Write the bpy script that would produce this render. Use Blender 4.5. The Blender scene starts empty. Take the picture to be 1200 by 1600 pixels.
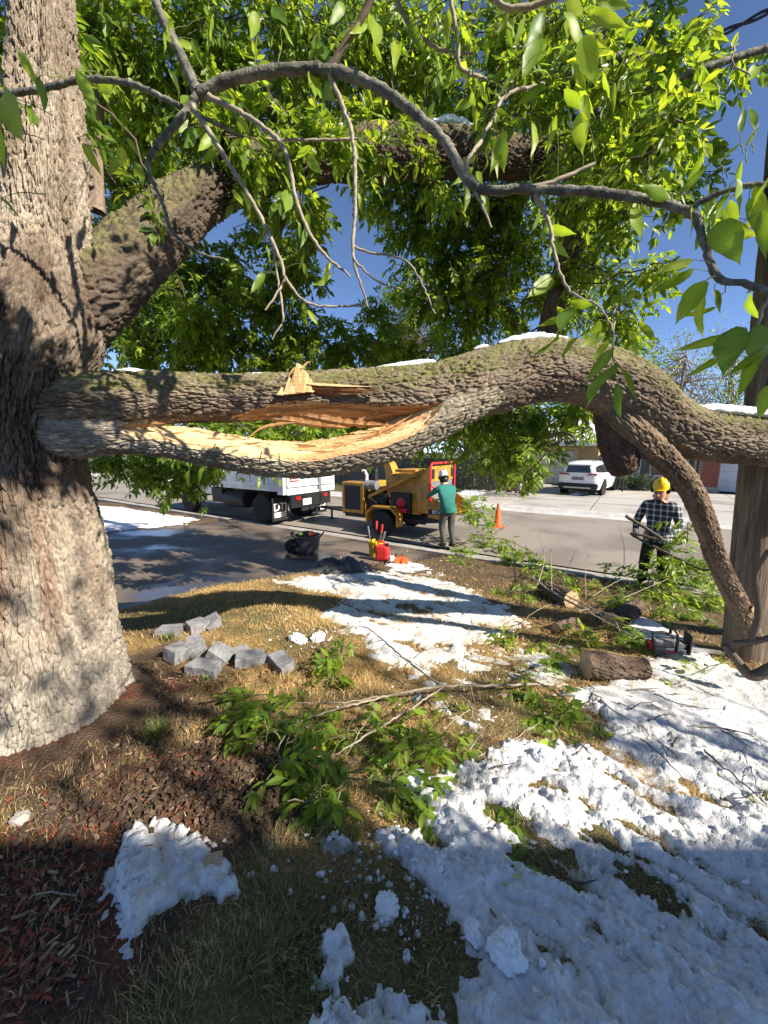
import bpy, bmesh, math, random
import numpy as np
from mathutils import Vector, Matrix, Quaternion

R = math.radians
rng = np.random.default_rng(11)
random.seed(11)
scene = bpy.context.scene
COL = scene.collection

# ------------------------------------------------------------------ camera, sky, sun, exposure
CAMZ, PITCH, FOC = 1.65, R(9.2), 600.0          # FOC: focal length in pixels of the 1200x1600 photograph
cam = bpy.data.cameras.new('camera')
cam.sensor_fit = 'VERTICAL'; cam.sensor_height = 24.0; cam.lens = 24.0 * FOC / 1600
cam.clip_start = 0.02; cam.clip_end = 3000
camo = bpy.data.objects.new('camera', cam); COL.objects.link(camo)
camo.location = (0, 0, CAMZ); camo.rotation_euler = (R(90) - PITCH, 0, 0)
scene.camera = camo

SUN_EL = R(35.0)
SUN_AZ = np.array([0.8387, -0.5446])             # horizontal direction towards the sun
world = bpy.data.worlds.new('World'); scene.world = world; world.use_nodes = True
wn = world.node_tree.nodes; wl = world.node_tree.links
bg = wn['Background']; sky = wn.new('ShaderNodeTexSky'); sky.sky_type = 'NISHITA'; sky.sun_disc = False
sky.sun_elevation = SUN_EL; sky.sun_rotation = math.atan2(SUN_AZ[0], SUN_AZ[1])
sky.altitude = 2200; sky.air_density = 0.55; sky.dust_density = 0.1; sky.ozone_density = 2.6
wl.new(sky.outputs[0], bg.inputs[0]); bg.inputs[1].default_value = 0.125
sl = bpy.data.lights.new('sun', 'SUN'); sl.energy = 5.0; sl.angle = R(0.55); sl.color = (1.0, 0.91, 0.77)
so = bpy.data.objects.new('sun', sl); COL.objects.link(so)
so.rotation_euler = Vector((-SUN_AZ[0]*math.cos(SUN_EL), -SUN_AZ[1]*math.cos(SUN_EL), -math.sin(SUN_EL))).to_track_quat('-Z', 'Y').to_euler()
scene.view_settings.view_transform = 'Standard'; scene.view_settings.look = 'None'
scene.view_settings.gamma = 1.0; scene.view_settings.use_curve_mapping = False
scene.view_settings.exposure = 1.1
scene.render.engine = 'CYCLES'
scene.cycles.max_bounces = 6; scene.cycles.transparent_max_bounces = 8

# ------------------------------------------------------------------ frames of reference
CP, SP = math.cos(PITCH), math.sin(PITCH)
S = np.array([-0.8387, 0.5446]); N = np.array([0.5446, 0.8387])   # along the street, across the street
Q0, Q1 = 7.9, 15.5                                                # near and far kerb lines
ZROAD = -0.70
def ray(u, v):
    a, b = (u - 600) / FOC, (800 - v) / FOC
    return np.array([a, CP + b * SP, -SP + b * CP])
def at(u, v, d):                                 # a pixel of the photograph at d metres of depth
    return np.array([0, 0, CAMZ]) + ray(u, v) * d
def aty(u, v, y):
    r = ray(u, v); return np.array([0, 0, CAMZ]) + r * (y / r[1])
def pq(p, q, z=0.0):
    return np.array([S[0]*p + N[0]*q, S[1]*p + N[1]*q, z])
def sstep(a, b, x):
    t = np.clip((x - a) / (b - a), 0, 1); return t * t * (3 - 2 * t)
TRUNK = (-2.0, 2.2)
def lawn_z(x, y):
    q = N[0]*x + N[1]*y
    z = -0.62 * np.clip((q - 0.3) / 7.3, 0, 1)
    z = z + 0.10 * np.exp(-((x-TRUNK[0])**2 + (y-TRUNK[1])**2) / 0.7)
    return z
def surf_z(x, y):
    q = N[0]*x + N[1]*y
    return np.where(q < Q0, lawn_z(x, y), np.where(q < Q1, ZROAD, -0.58))
_T = np.geomspace(0.3, 120, 260)
def gnd_many(u, v):                              # where the sight lines of many pixels meet the ground
    u = np.asarray(u, float); v = np.asarray(v, float)
    a, b = (u - 600) / FOC, (800 - v) / FOC; D = np.stack([a, CP + b * SP, -SP + b * CP], 1)
    out = np.zeros((len(u), 3))
    for c0 in range(0, len(u), 2000):
        d = D[c0:c0+2000]; t = _T[None]
        below = (CAMZ + d[:, 2:3]*t) < surf_z(d[:, 0:1]*t, d[:, 1:2]*t)
        k = np.argmax(below, 1); k = np.where(below.any(1), k, len(_T)-1)
        hi = _T[k]; lo = _T[np.maximum(k-1, 0)]
        for _ in range(22):
            m = (lo + hi)/2; bl = (CAMZ + d[:, 2]*m) < surf_z(d[:, 0]*m, d[:, 1]*m); hi = np.where(bl, m, hi); lo = np.where(bl, lo, m)
        x, y = d[:, 0]*hi, d[:, 1]*hi; out[c0:c0+2000] = np.stack([x, y, surf_z(x, y)], 1)
    return out
def gnd(u, v, up=0.0):
    p = gnd_many([u], [v])[0]; p[2] += up; return p

# ------------------------------------------------------------------ noise
def hsh(ix, iy, iz, seed):
    h = (ix.astype(np.int64) * 374761393 + iy.astype(np.int64) * 668265263 + iz.astype(np.int64) * 2147483647 + seed * 1274126177) & 0xFFFFFFFF
    h = ((h ^ (h >> 13)) * 1274126177) & 0xFFFFFFFF
    h = ((h ^ (h >> 16)) * 2246822519) & 0xFFFFFFFF
    return ((h ^ (h >> 15)) & 0xFFFFFF) / float(0xFFFFFF)
def vnoise(p, seed=0):
    i = np.floor(p).astype(np.int64); f = p - i; f = f * f * (3 - 2 * f)
    r = 0
    for dx in (0, 1):
        wx = f[:, 0] if dx else 1 - f[:, 0]
        for dy in (0, 1):
            wy = f[:, 1] if dy else 1 - f[:, 1]
            for dz in (0, 1):
                wz = f[:, 2] if dz else 1 - f[:, 2]
                r = r + wx * wy * wz * hsh(i[:, 0]+dx, i[:, 1]+dy, i[:, 2]+dz, seed)
    return r * 2 - 1
def fbm(p, octv=4, seed=0, gain=0.5):
    a, s, r = 1.0, 0.0, 0
    for k in range(octv):
        r = r + a * vnoise(p * (2.03 ** k) + 7.3 * k, seed + k); s += a; a *= gain
    return r / s
def worley(p, seed=0):
    i = np.floor(p).astype(np.int64); f1 = np.full(len(p), 9.0); f2 = np.full(len(p), 9.0)
    for dx in (-1, 0, 1):
        for dy in (-1, 0, 1):
            for dz in (-1, 0, 1):
                a, b, c = i[:, 0]+dx, i[:, 1]+dy, i[:, 2]+dz
                d = np.sqrt((a + hsh(a, b, c, seed) - p[:, 0])**2 + (b + hsh(a, b, c, seed+1) - p[:, 1])**2 + (c + hsh(a, b, c, seed+2) - p[:, 2])**2)
                m = d < f1
                f2 = np.where(m, f1, np.minimum(f2, d)); f1 = np.where(m, d, f1)
    return f1, f2
def P3(x, y, z=None):
    return np.stack([x, y, np.zeros_like(x) if z is None else z], 1)

# ------------------------------------------------------------------ materials
MATS = {}
def mat(name, col, rough=0.7, var=0.15, scale=8.0, bump=0.0, bscale=40.0, metal=0.0, spec=0.4, attr=None, trans=0.0, col2=None, coat=0.0, stretch=(1, 1, 1), bdist=0.01, sss=0.0):
    if name in MATS: return MATS[name]
    m = bpy.data.materials.new(name); m.use_nodes = True
    nt = m.node_tree; n = nt.nodes; l = nt.links; b = n['Principled BSDF']; out = n['Material Output']
    tc = n.new('ShaderNodeTexCoord'); mp = n.new('ShaderNodeMapping'); mp.inputs['Scale'].default_value = stretch
    l.new(tc.outputs['Object'], mp.inputs[0])
    nz = n.new('ShaderNodeTexNoise'); nz.inputs['Scale'].default_value = scale; nz.inputs['Detail'].default_value = 6; nz.inputs['Roughness'].default_value = 0.62
    l.new(mp.outputs[0], nz.inputs[0])
    rp = n.new('ShaderNodeMapRange'); rp.inputs['From Min'].default_value = 0.3; rp.inputs['From Max'].default_value = 0.7
    rp.inputs['To Min'].default_value = 1 - var; rp.inputs['To Max'].default_value = 1 + var
    l.new(nz.outputs['Fac'], rp.inputs[0])
    if attr:
        src = n.new('ShaderNodeVertexColor'); src.layer_name = attr; base = src.outputs['Color']
    elif col2 is not None:
        mx = n.new('ShaderNodeMix'); mx.data_type = 'RGBA'
        n2 = n.new('ShaderNodeTexNoise'); n2.inputs['Scale'].default_value = scale * 0.37; n2.inputs['Detail'].default_value = 5
        l.new(mp.outputs[0], n2.inputs[0])
        r2 = n.new('ShaderNodeMapRange'); r2.inputs['From Min'].default_value = 0.42; r2.inputs['From Max'].default_value = 0.6
        l.new(n2.outputs['Fac'], r2.inputs[0]); l.new(r2.outputs[0], mx.inputs['Factor'])
        mx.inputs[6].default_value = (*col, 1); mx.inputs[7].default_value = (*col2, 1); base = mx.outputs[2]
    else:
        rg = n.new('ShaderNodeRGB'); rg.outputs[0].default_value = (*col, 1); base = rg.outputs[0]
    mul = n.new('ShaderNodeVectorMath'); mul.operation = 'SCALE'
    l.new(base, mul.inputs[0]); l.new(rp.outputs[0], mul.inputs['Scale'])
    l.new(mul.outputs[0], b.inputs['Base Color'])
    b.inputs['Roughness'].default_value = rough; b.inputs['Metallic'].default_value = metal
    b.inputs['Specular IOR Level'].default_value = spec
    if coat: b.inputs['Coat Weight'].default_value = coat; b.inputs['Coat Roughness'].default_value = 0.08
    if sss:
        b.inputs['Subsurface Weight'].default_value = sss; b.inputs['Subsurface Radius'].default_value = (0.03, 0.035, 0.04); b.inputs['Subsurface Scale'].default_value = 0.4
    if bump:
        bn = n.new('ShaderNodeTexNoise'); bn.inputs['Scale'].default_value = bscale; bn.inputs['Detail'].default_value = 6
        l.new(mp.outputs[0], bn.inputs[0])
        bu = n.new('ShaderNodeBump'); bu.inputs['Strength'].default_value = bump; bu.inputs['Distance'].default_value = bdist
        l.new(bn.outputs['Fac'], bu.inputs['Height']); l.new(bu.outputs[0], b.inputs['Normal'])
    if trans:
        tr = n.new('ShaderNodeBsdfTranslucent'); mxs = n.new('ShaderNodeMixShader'); mxs.inputs[0].default_value = trans
        hs = n.new('ShaderNodeHueSaturation'); hs.inputs['Hue'].default_value = 0.476; hs.inputs['Saturation'].default_value = 1.08; hs.inputs['Value'].default_value = 2.2
        l.new(mul.outputs[0], hs.inputs['Color']); l.new(hs.outputs[0], tr.inputs['Color'])
        l.new(b.outputs[0], mxs.inputs[1]); l.new(tr.outputs[0], mxs.inputs[2]); l.new(mxs.outputs[0], out.inputs['Surface'])
    MATS[name] = m
    return m
M_bark = mat('bark', (0, 0, 0), 0.9, 0.35, 45, 0.9, 110, attr='col', spec=0.2, bdist=0.008)
M_wood = mat('split_wood', (0, 0, 0), 0.75, 0.22, 30, 0.6, 60, attr='col', spec=0.25, stretch=(0.25, 1, 2.5), bdist=0.006)
M_cutw = mat('cut_wood', (0.50, 0.34, 0.19), 0.8, 0.25, 30, 0.3, 90)
M_leaf = mat('leaf', (0, 0, 0), 0.42, 0.15, 25, 0.15, 90, attr='col', trans=0.48, spec=0.45, bdist=0.002)
M_twig = mat('twig_bark', (0.30, 0.25, 0.19), 0.75, 0.35, 60, 0.4, 160, bdist=0.002)
M_bough = mat('bough_bark', (0.105, 0.10, 0.082), 0.8, 0.6, 45, 1.0, 110, bdist=0.006, col2=(0.19, 0.18, 0.145))
M_twigd = mat('dark_twig_bark', (0.10, 0.075, 0.055), 0.8, 0.3, 50, 0.4, 120, bdist=0.003)
M_snow = mat('snow', (0.86, 0.89, 0.93), 0.5, 0.13, 60, 1.0, 80, spec=0.5, attr='col', bdist=0.008)
M_snowp = mat('snow_lump', (0.86, 0.89, 0.93), 0.45, 0.05, 30, 0.7, 110, spec=0.5, bdist=0.008)
M_ground = mat('soil_and_turf', (0, 0, 0), 0.95, 0.45, 60, 1.0, 70, attr='col', spec=0.15, bdist=0.03)
M_blade = mat('grass_blade', (0, 0, 0), 0.7, 0.1, 20, attr='col', trans=0.2, spec=0.25)
M_chip = mat('mulch_chip', (0, 0, 0), 0.85, 0.3, 50, 0.4, 120, attr='col', spec=0.2)
M_conc = mat('concrete', (0.36, 0.34, 0.31), 0.85, 0.2, 6, 0.35, 120, col2=(0.30, 0.28, 0.25), bdist=0.004)
M_gutter = mat('pale_concrete', (0.50, 0.49, 0.47), 0.85, 0.15, 7, 0.3, 120, col2=(0.42, 0.41, 0.39), bdist=0.004)
M_block = mat('grey_block', (0.25, 0.25, 0.26), 0.9, 0.3, 30, 0.9, 90, col2=(0.17, 0.17, 0.18), bdist=0.006)
M_rub = mat('black_rubber', (0.014, 0.014, 0.015), 0.8, 0.25, 30, 0.3, 60)
M_blk = mat('black_paint', (0.012, 0.012, 0.013), 0.5, 0.2, 20)
M_dark = mat('dark_metal', (0.03, 0.03, 0.032), 0.55, 0.3, 20, 0.2, 50, metal=0.4)
M_steel = mat('bare_steel', (0.45, 0.45, 0.46), 0.35, 0.15, 20, metal=0.9)
M_yel = mat('yellow_paint', (0.50, 0.25, 0.022), 0.5, 0.3, 7, 0.15, 50, coat=0.1, col2=(0.34, 0.17, 0.03))
M_red = mat('red_paint', (0.52, 0.02, 0.025), 0.4, 0.1, 12)
M_redp = mat('red_plastic', (0.62, 0.035, 0.03), 0.45, 0.1, 14, 0.1, 60)
M_orange = mat('orange_plastic', (0.75, 0.10, 0.02), 0.5, 0.1, 14)
M_ylp = mat('yellow_plastic', (0.50, 0.36, 0.02), 0.5, 0.15, 14)
M_helm = mat('yellow_helmet', (0.80, 0.52, 0.01), 0.3, 0.06, 14, coat=0.4)
M_white = mat('white_paint', (0.70, 0.70, 0.69), 0.45, 0.16, 5, coat=0.2, col2=(0.58, 0.57, 0.55))
M_car = mat('white_car_paint', (0.80, 0.81, 0.82), 0.25, 0.03, 6, coat=0.8)
M_glass = mat('dark_glass', (0.02, 0.025, 0.03), 0.06, 0.1, 4, spec=0.8)
M_lamp = mat('red_lens', (0.30, 0.01, 0.012), 0.2, 0.1, 10)
M_grey = mat('grey_curtain_rubber', (0.17, 0.17, 0.18), 0.6, 0.3, 14, 0.3, 30)
M_print = mat('white_print', (0.75, 0.75, 0.74), 0.6, 0.05, 10)
M_beige = mat('beige_stucco', (0.55, 0.40, 0.22), 0.9, 0.12, 8, 0.3, 80)
M_tan = mat('tan_timber', (0.42, 0.27, 0.13), 0.8, 0.15, 8)
M_gdoor = mat('garage_door_paint', (0.62, 0.62, 0.61), 0.6, 0.05, 4)
M_gdoor2 = mat('pale_garage_door', (0.62, 0.66, 0.72), 0.6, 0.05, 4)
M_sid = mat('grey_green_siding', (0.20, 0.22, 0.18), 0.8, 0.1, 4)
M_trim = mat('white_trim', (0.74, 0.74, 0.72), 0.6, 0.05, 6)
M_brick = mat('red_brick', (0.26, 0.085, 0.06), 0.9, 0.3, 14, 0.3, 50)
M_roof = mat('roof_shingle', (0.16, 0.14, 0.13), 0.9, 0.25, 12, 0.4, 30)
M_fence = mat('weathered_fence', (0.17, 0.14, 0.11), 0.85, 0.25, 10, 0.3, 40, stretch=(1, 1, .1))
M_pole = mat('weathered_pole_wood', (0.175, 0.135, 0.098), 0.9, 0.5, 16, 1.0, 34, stretch=(3, 3, 0.16), col2=(0.10, 0.077, 0.056), bdist=0.012)
M_cloth_g = mat('green_cloth', (0.018, 0.15, 0.125), 0.85, 0.2, 8, 0.3, 18, bdist=0.02)
M_trou_g = mat('grey_trousers', (0.065, 0.065, 0.055), 0.9, 0.2, 8, 0.3, 18, bdist=0.02)
M_trou_b = mat('black_trousers', (0.015, 0.015, 0.017), 0.9, 0.2, 8, 0.3, 18, bdist=0.02)
M_skin = mat('skin', (0.50, 0.28, 0.20), 0.55, 0.08, 14)
M_hair = mat('fair_hair', (0.30, 0.18, 0.07), 0.7, 0.3, 60)
M_tarp = mat('black_tarp', (0.06, 0.062, 0.066), 0.38, 0.2, 10, 0.25, 30)
M_crown_far = M_leaf

# asphalt road and wet driveway: roughness varies with damp patches
def paving(name, col, wet, col2, wscale=0.8, lo=.48, hi=.60):
    m = bpy.data.materials.new(name); m.use_nodes = True; nt = m.node_tree; n = nt.nodes; l = nt.links; b = n['Principled BSDF']
    tc = n.new('ShaderNodeTexCoord')
    w = n.new('ShaderNodeTexNoise'); w.inputs['Scale'].default_value = wscale; w.inputs['Detail'].default_value = 8; l.new(tc.outputs['Object'], w.inputs[0])
    r = n.new('ShaderNodeMapRange'); r.inputs['From Min'].default_value = lo; r.inputs['From Max'].default_value = hi; l.new(w.outputs['Fac'], r.inputs[0])
    g = n.new('ShaderNodeTexNoise'); g.inputs['Scale'].default_value = 70; g.inputs['Detail'].default_value = 4; l.new(tc.outputs['Object'], g.inputs[0])
    rg = n.new('ShaderNodeMapRange'); rg.inputs['From Min'].default_value = 0.3; rg.inputs['From Max'].default_value = 0.7; rg.inputs['To Min'].default_value = 0.6; rg.inputs['To Max'].default_value = 1.4; l.new(g.outputs['Fac'], rg.inputs[0])
    mx = n.new('ShaderNodeMix'); mx.data_type = 'RGBA'; mx.inputs[6].default_value = (*col, 1); mx.inputs[7].default_value = (*col2, 1); l.new(r.outputs[0], mx.inputs['Factor'])
    sc = n.new('ShaderNodeVectorMath'); sc.operation = 'SCALE'; l.new(mx.outputs[2], sc.inputs[0]); l.new(rg.outputs[0], sc.inputs['Scale']); l.new(sc.outputs[0], b.inputs['Base Color'])
    rr = n.new('ShaderNodeMapRange'); rr.inputs['To Min'].default_value = 0.9; rr.inputs['To Max'].default_value = wet; l.new(r.outputs[0], rr.inputs[0]); l.new(rr.outputs[0], b.inputs['Roughness'])
    bs = n.new('ShaderNodeMapRange'); bs.inputs['To Min'].default_value = 0.7; bs.inputs['To Max'].default_value = 0.12; l.new(r.outputs[0], bs.inputs[0])
    bu = n.new('ShaderNodeBump'); bu.inputs['Distance'].default_value = 0.006; l.new(bs.outputs[0], bu.inputs['Strength']); l.new(g.outputs['Fac'], bu.inputs['Height']); l.new(bu.outputs[0], b.inputs['Normal'])
    return m
M_road = paving('asphalt', (0.25, 0.222, 0.188), 0.75, (0.185, 0.16, 0.134), 0.5)
M_drive = paving('wet_driveway', (0.15, 0.118, 0.088), 0.28, (0.05, 0.041, 0.033), 0.7, .42, .58)
M_fdrive = paving('far_driveway_concrete', (0.40, 0.375, 0.34), 0.5, (0.33, 0.31, 0.28), 0.4)
def plaid():
    m = bpy.data.materials.new('plaid_cloth'); m.use_nodes = True; nt = m.node_tree; n = nt.nodes; l = nt.links; b = n['Principled BSDF']
    tc = n.new('ShaderNodeTexCoord'); sx = n.new('ShaderNodeSeparateXYZ'); l.new(tc.outputs['Object'], sx.inputs[0])
    def stripe(sock, freq, ph, wid):
        a = n.new('ShaderNodeMath'); a.operation = 'MULTIPLY_ADD'; a.inputs[1].default_value = freq; a.inputs[2].default_value = ph; l.new(sock, a.inputs[0])
        f = n.new('ShaderNodeMath'); f.operation = 'FRACT'; l.new(a.outputs[0], f.inputs[0])
        c = n.new('ShaderNodeMath'); c.operation = 'LESS_THAN'; c.inputs[1].default_value = wid; l.new(f.outputs[0], c.inputs[0])
        return c.outputs[0]
    ad = n.new('ShaderNodeMath'); l.new(sx.outputs[0], ad.inputs[0]); l.new(sx.outputs[1], ad.inputs[1])
    v = stripe(ad.outputs[0], 11, .2, .3); h = stripe(sx.outputs[2], 11, 0, .3)
    s = n.new('ShaderNodeMath'); l.new(v, s.inputs[0]); l.new(h, s.inputs[1])
    r = n.new('ShaderNodeValToRGB'); e = r.color_ramp.elements; e[0].color = (.022, .026, .038, 1); e[1].color = (.62, .62, .62, 1)
    k = e.new(.5); k.color = (.22, .23, .25, 1)
    d = n.new('ShaderNodeMath'); d.operation = 'MULTIPLY'; d.inputs[1].default_value = .5; l.new(s.outputs[0], d.inputs[0]); l.new(d.outputs[0], r.inputs[0])
    l.new(r.outputs[0], b.inputs['Base Color']); b.inputs['Roughness'].default_value = .9
    return m
M_plaid = plaid()

# ------------------------------------------------------------------ object helpers
def tag(o, label=None, cat=None, group=None, kind=None):
    if label: o['label'] = label
    if cat: o['category'] = cat
    if group: o['group'] = group
    if kind: o['kind'] = kind
    return o
def link(o, parent=None):
    COL.objects.link(o)
    if parent is not None: o.parent = parent
    return o
def empty(name, loc, label, cat, rz=0.0, group=None):
    o = bpy.data.objects.new(name, None); o.location = loc; o.rotation_euler = (0, 0, rz); o.empty_display_size = 0.1
    COL.objects.link(o); return tag(o, label, cat, group)
def mesh_np(name, V, F, mats, mi=None, smooth=True, col=None):
    me = bpy.data.meshes.new(name)
    V = np.asarray(V, np.float32)
    if isinstance(F, np.ndarray):
        k = F.shape[1]; nf = len(F)
        me.vertices.add(len(V)); me.vertices.foreach_set('co', V.ravel())
        me.loops.add(nf * k); me.loops.foreach_set('vertex_index', F.astype(np.int32).ravel())
        me.polygons.add(nf); me.polygons.foreach_set('loop_start', np.arange(0, nf * k, k, dtype=np.int32))
        me.update(calc_edges=True)
    else:
        me.from_pydata(V.tolist(), [], F)
    for m in (mats if isinstance(mats, (list, tuple)) else [mats]): me.materials.append(m)
    nf = len(me.polygons)
    if mi is not None: me.polygons.foreach_set('material_index', np.asarray(mi, np.int32))
    me.polygons.foreach_set('use_smooth', np.full(nf, bool(smooth)))
    if col is not None:
        ca = me.color_attributes.new('col', 'FLOAT_COLOR', 'POINT')
        c4 = np.ones((len(V), 4), np.float32); c4[:, :3] = col
        ca.data.foreach_set('color', c4.ravel())
    me.update()
    return me
def obj(name, me, parent=None, loc=None):
    o = bpy.data.objects.new(name, me); link(o, parent)
    if loc is not None: o.location = loc
    return o

class MB:
    """collects simple solids into one mesh"""
    def __init__(s): s.v = []; s.f = []
    def add(s, V, F):
        b = len(s.v); s.v += [tuple(map(float, p)) for p in V]; s.f += [tuple(b + i for i in f) for f in F]; return s
    def box(s, x0, x1, y0, y1, z0, z1, M=None):
        V = [(x, y, z) for x in (x0, x1) for y in (y0, y1) for z in (z0, z1)]
        if M is not None: V = [tuple(M @ Vector(p)) for p in V]
        return s.add(V, [(0, 1, 3, 2), (4, 6, 7, 5), (0, 4, 5, 1), (2, 3, 7, 6), (0, 2, 6, 4), (1, 5, 7, 3)])
    def prism(s, pts, a, b, axis='y'):
        n = len(pts)
        mk = {'y': lambda p, t: (p[0], t, p[1]), 'x': lambda p, t: (t, p[0], p[1]), 'z': lambda p, t: (p[0], p[1], t)}[axis]
        V = [mk(p, a) for p in pts] + [mk(p, b) for p in pts]
        F = [tuple(range(n)), tuple(range(2*n-1, n-1, -1))] + [(i, i+n, (i+1) % n + n, (i+1) % n) for i in range(n)]
        return s.add(V, F)
    def tube(s, pts, r, n=8, cap=True):
        pts = [Vector(p) for p in pts]; rs = r if isinstance(r, (list, tuple, np.ndarray)) else [r] * len(pts)
        V = []; ref = Vector((0.31, 0.17, 0.93))
        for i, p in enumerate(pts):
            t = (pts[min(i+1, len(pts)-1)] - pts[max(i-1, 0)]).normalized()
            a = (ref - t * ref.dot(t))
            if a.length < .05: a = Vector((1, 0, 0)) - t * t.x
            a.normalize(); c = t.cross(a)
            V += [p + (a * math.cos(2*math.pi*k/n) + c * math.sin(2*math.pi*k/n)) * rs[i] for k in range(n)]
        m = len(pts)
        F = [(i*n+k, i*n+(k+1) % n, (i+1)*n+(k+1) % n, (i+1)*n+k) for i in range(m-1) for k in range(n)]
        if cap: F += [tuple(range(n-1, -1, -1)), tuple(range((m-1)*n, m*n))]
        return s.add(V, F)
    def lathe(s, prof, c=(0, 0, 0), axis='z', n=20, sx=1.0):
        V = []
        for (r, h) in prof:
            for k in range(n):
                a = 2*math.pi*k/n; p = (r*math.cos(a)*sx, r*math.sin(a), h)
                if axis == 'y': p = (p[0], p[2], p[1])
                if axis == 'x': p = (p[2], p[0], p[1])
                V.append((p[0]+c[0], p[1]+c[1], p[2]+c[2]))
        m = len(prof)
        F = [(i*n+k, i*n+(k+1) % n, (i+1)*n+(k+1) % n, (i+1)*n+k) for i in range(m-1) for k in range(n)]
        F += [tuple(range(n-1, -1, -1)), tuple(range((m-1)*n, m*n))]
        return s.add(V, F)
    def build(s, name, m, parent=None, smooth=False, bevel=0.0, loc=None, segs=2):
        me = mesh_np(name, s.v, s.f, m, smooth=smooth)
        bm = bmesh.new(); bm.from_mesh(me); bmesh.ops.recalc_face_normals(bm, faces=bm.faces); bm.to_mesh(me); bm.free()
        o = obj(name, me, parent, loc)
        if bevel:
            md = o.modifiers.new('bevel', 'BEVEL'); md.width = bevel; md.segments = segs; md.limit_method = 'ANGLE'; md.angle_limit = R(35)
        if smooth:
            me.set_sharp_from_angle(angle=R(40))
        return o
def text_part(name, body, size, m, parent, loc, rot, extrude=0.002):
    cu = bpy.data.curves.new('lettering', 'FONT'); cu.body = body; cu.size = size; cu.align_x = 'CENTER'; cu.align_y = 'CENTER'; cu.extrude = extrude; cu.offset = size * 0.012
    t = bpy.data.objects.new('lettering_tmp', cu); COL.objects.link(t)
    dg = bpy.context.evaluated_depsgraph_get(); me = bpy.data.meshes.new_from_object(t.evaluated_get(dg))
    bpy.data.objects.remove(t); bpy.data.curves.remove(cu)
    me.materials.clear(); me.materials.append(m)
    o = obj(name, me, parent, loc); o.rotation_euler = rot; return o
# ------------------------------------------------------------------ ground sheet
def poly_sd(x, y, poly):                         # signed distance in plan, positive inside
    poly = np.asarray(poly); d = np.full(x.shape, 1e9); ins = np.zeros(x.shape, bool)
    for i in range(len(poly)):
        a = poly[i]; b = poly[(i+1) % len(poly)]
        ex, ey = b[0]-a[0], b[1]-a[1]; wx, wy = x-a[0], y-a[1]
        t = np.clip((wx*ex + wy*ey) / (ex*ex + ey*ey + 1e-12), 0, 1)
        d = np.minimum(d, (wx - ex*t)**2 + (wy - ey*t)**2)
        c = ((a[1] > y) != (b[1] > y)) & (x < (b[0]-a[0]) * (y-a[1]) / (b[1]-a[1] + 1e-12) + a[0])
        ins ^= c
    d = np.sqrt(d); return np.where(ins, d, -d)
def gpoly(*uv): return [gnd(u, v)[:2] for u, v in uv]
DRIVE = [pq(10.9, 7.75)[:2], pq(10.7, 1.5)[:2], pq(10.7, -2.0)[:2], pq(6.0, -2.0)[:2]] + gpoly((150, 962), (250, 935), (335, 914), (420, 903), (490, 893), (560, 882), (640, 878)) + [pq(3.2, 7.75)[:2]]
def axis_pts(lo, hi, a, b, step):
    fine = np.arange(a, b, step); k = np.geomspace(step*2, max(abs(lo-a), 1), 38); k2 = np.geomspace(step*2, max(abs(hi-b), 1), 38)
    return np.concatenate([a - k[::-1], fine, b + k2])
gx = axis_pts(-260, 260, -5.0, 7.0, 0.042); gy = axis_pts(-120, 320, -0.2, 9.0, 0.042)
X, Y = np.meshgrid(gx, gy); x = X.ravel(); y = Y.ravel(); q = N[0]*x + N[1]*y; p_ = S[0]*x + S[1]*y
zz = lawn_z(x, y)
n1 = fbm(P3(x*1.3, y*1.3), 4, 3); n2 = fbm(P3(x*9, y*9), 3, 9); n3 = fbm(P3(x*3.1, y*3.1), 4, 21)
zz = zz + 0.018*n1 + 0.020*n2
zz = np.where(q > Q0 - 0.28, -0.82, zz); zz = np.where(q > Q1 + 0.35, -0.60, zz)
dsd = poly_sd(x, y, DRIVE); zz = np.where(dsd > -0.02, zz - 0.10*sstep(-0.02, 0.10, dsd), zz)
dry = np.array([0.40, 0.27, 0.115]); dirt = np.array([0.11, 0.075, 0.052]); green = np.array([0.16, 0.135, 0.06]); mulch = np.array([0.15, 0.055, 0.032]); brown = np.array([0.16, 0.11, 0.065])
dt = np.sqrt((x-TRUNK[0])**2 + (y-TRUNK[1])**2)
def lerp(a, b, t): return a + (b - a) * t[:, None]
c = np.tile(brown, (len(x), 1))
c = lerp(c, dry, sstep(-0.15, 0.35, n3 + 0.25))
c = lerp(c, green, sstep(0.0, 0.5, n1 + 0.5*n2 + sstep(2.0, 1.0, y)*0.55))
dsoil = gnd(330, 1230); dd = np.sqrt((x-dsoil[0])**2 + ((y-dsoil[1])*1.2)**2)
c = lerp(c, dirt, np.maximum(sstep(1.05, 0.62, dt + 0.22*n3), sstep(0.65, 0.42, dd + 0.18*n3)))
g_m = gnd(70, 1390); mz = sstep(.62, .38, np.sqrt((x-g_m[0])**2*.9 + (y-g_m[1])**2) + .25*n3); c = lerp(c, lerp(np.tile(dirt*1.1, (len(x), 1)), mulch, sstep(-.2, .3, n2)), mz)
c = lerp(c, mulch, sstep(0.05, 0.35, n1 + 0.5*n2) * sstep(1.35, 0.8, dt) * 0.8)
c = lerp(c, lerp(np.tile(brown*.8, (len(x), 1)), dirt*1.1, sstep(-.2, .3, n1)), sstep(4.3, 5.6, q + 0.8*n3)*0.9)
c = lerp(c, np.array([0.10, 0.12, 0.05]), sstep(17, 20, q))
c = c * (1 + 0.25*n2)[:, None]
nx, ny = len(gx), len(gy); ii = np.arange(nx*ny).reshape(ny, nx)
GF = np.stack([ii[:-1, :-1].ravel(), ii[:-1, 1:].ravel(), ii[1:, 1:].ravel(), ii[1:, :-1].ravel()], 1)
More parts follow.
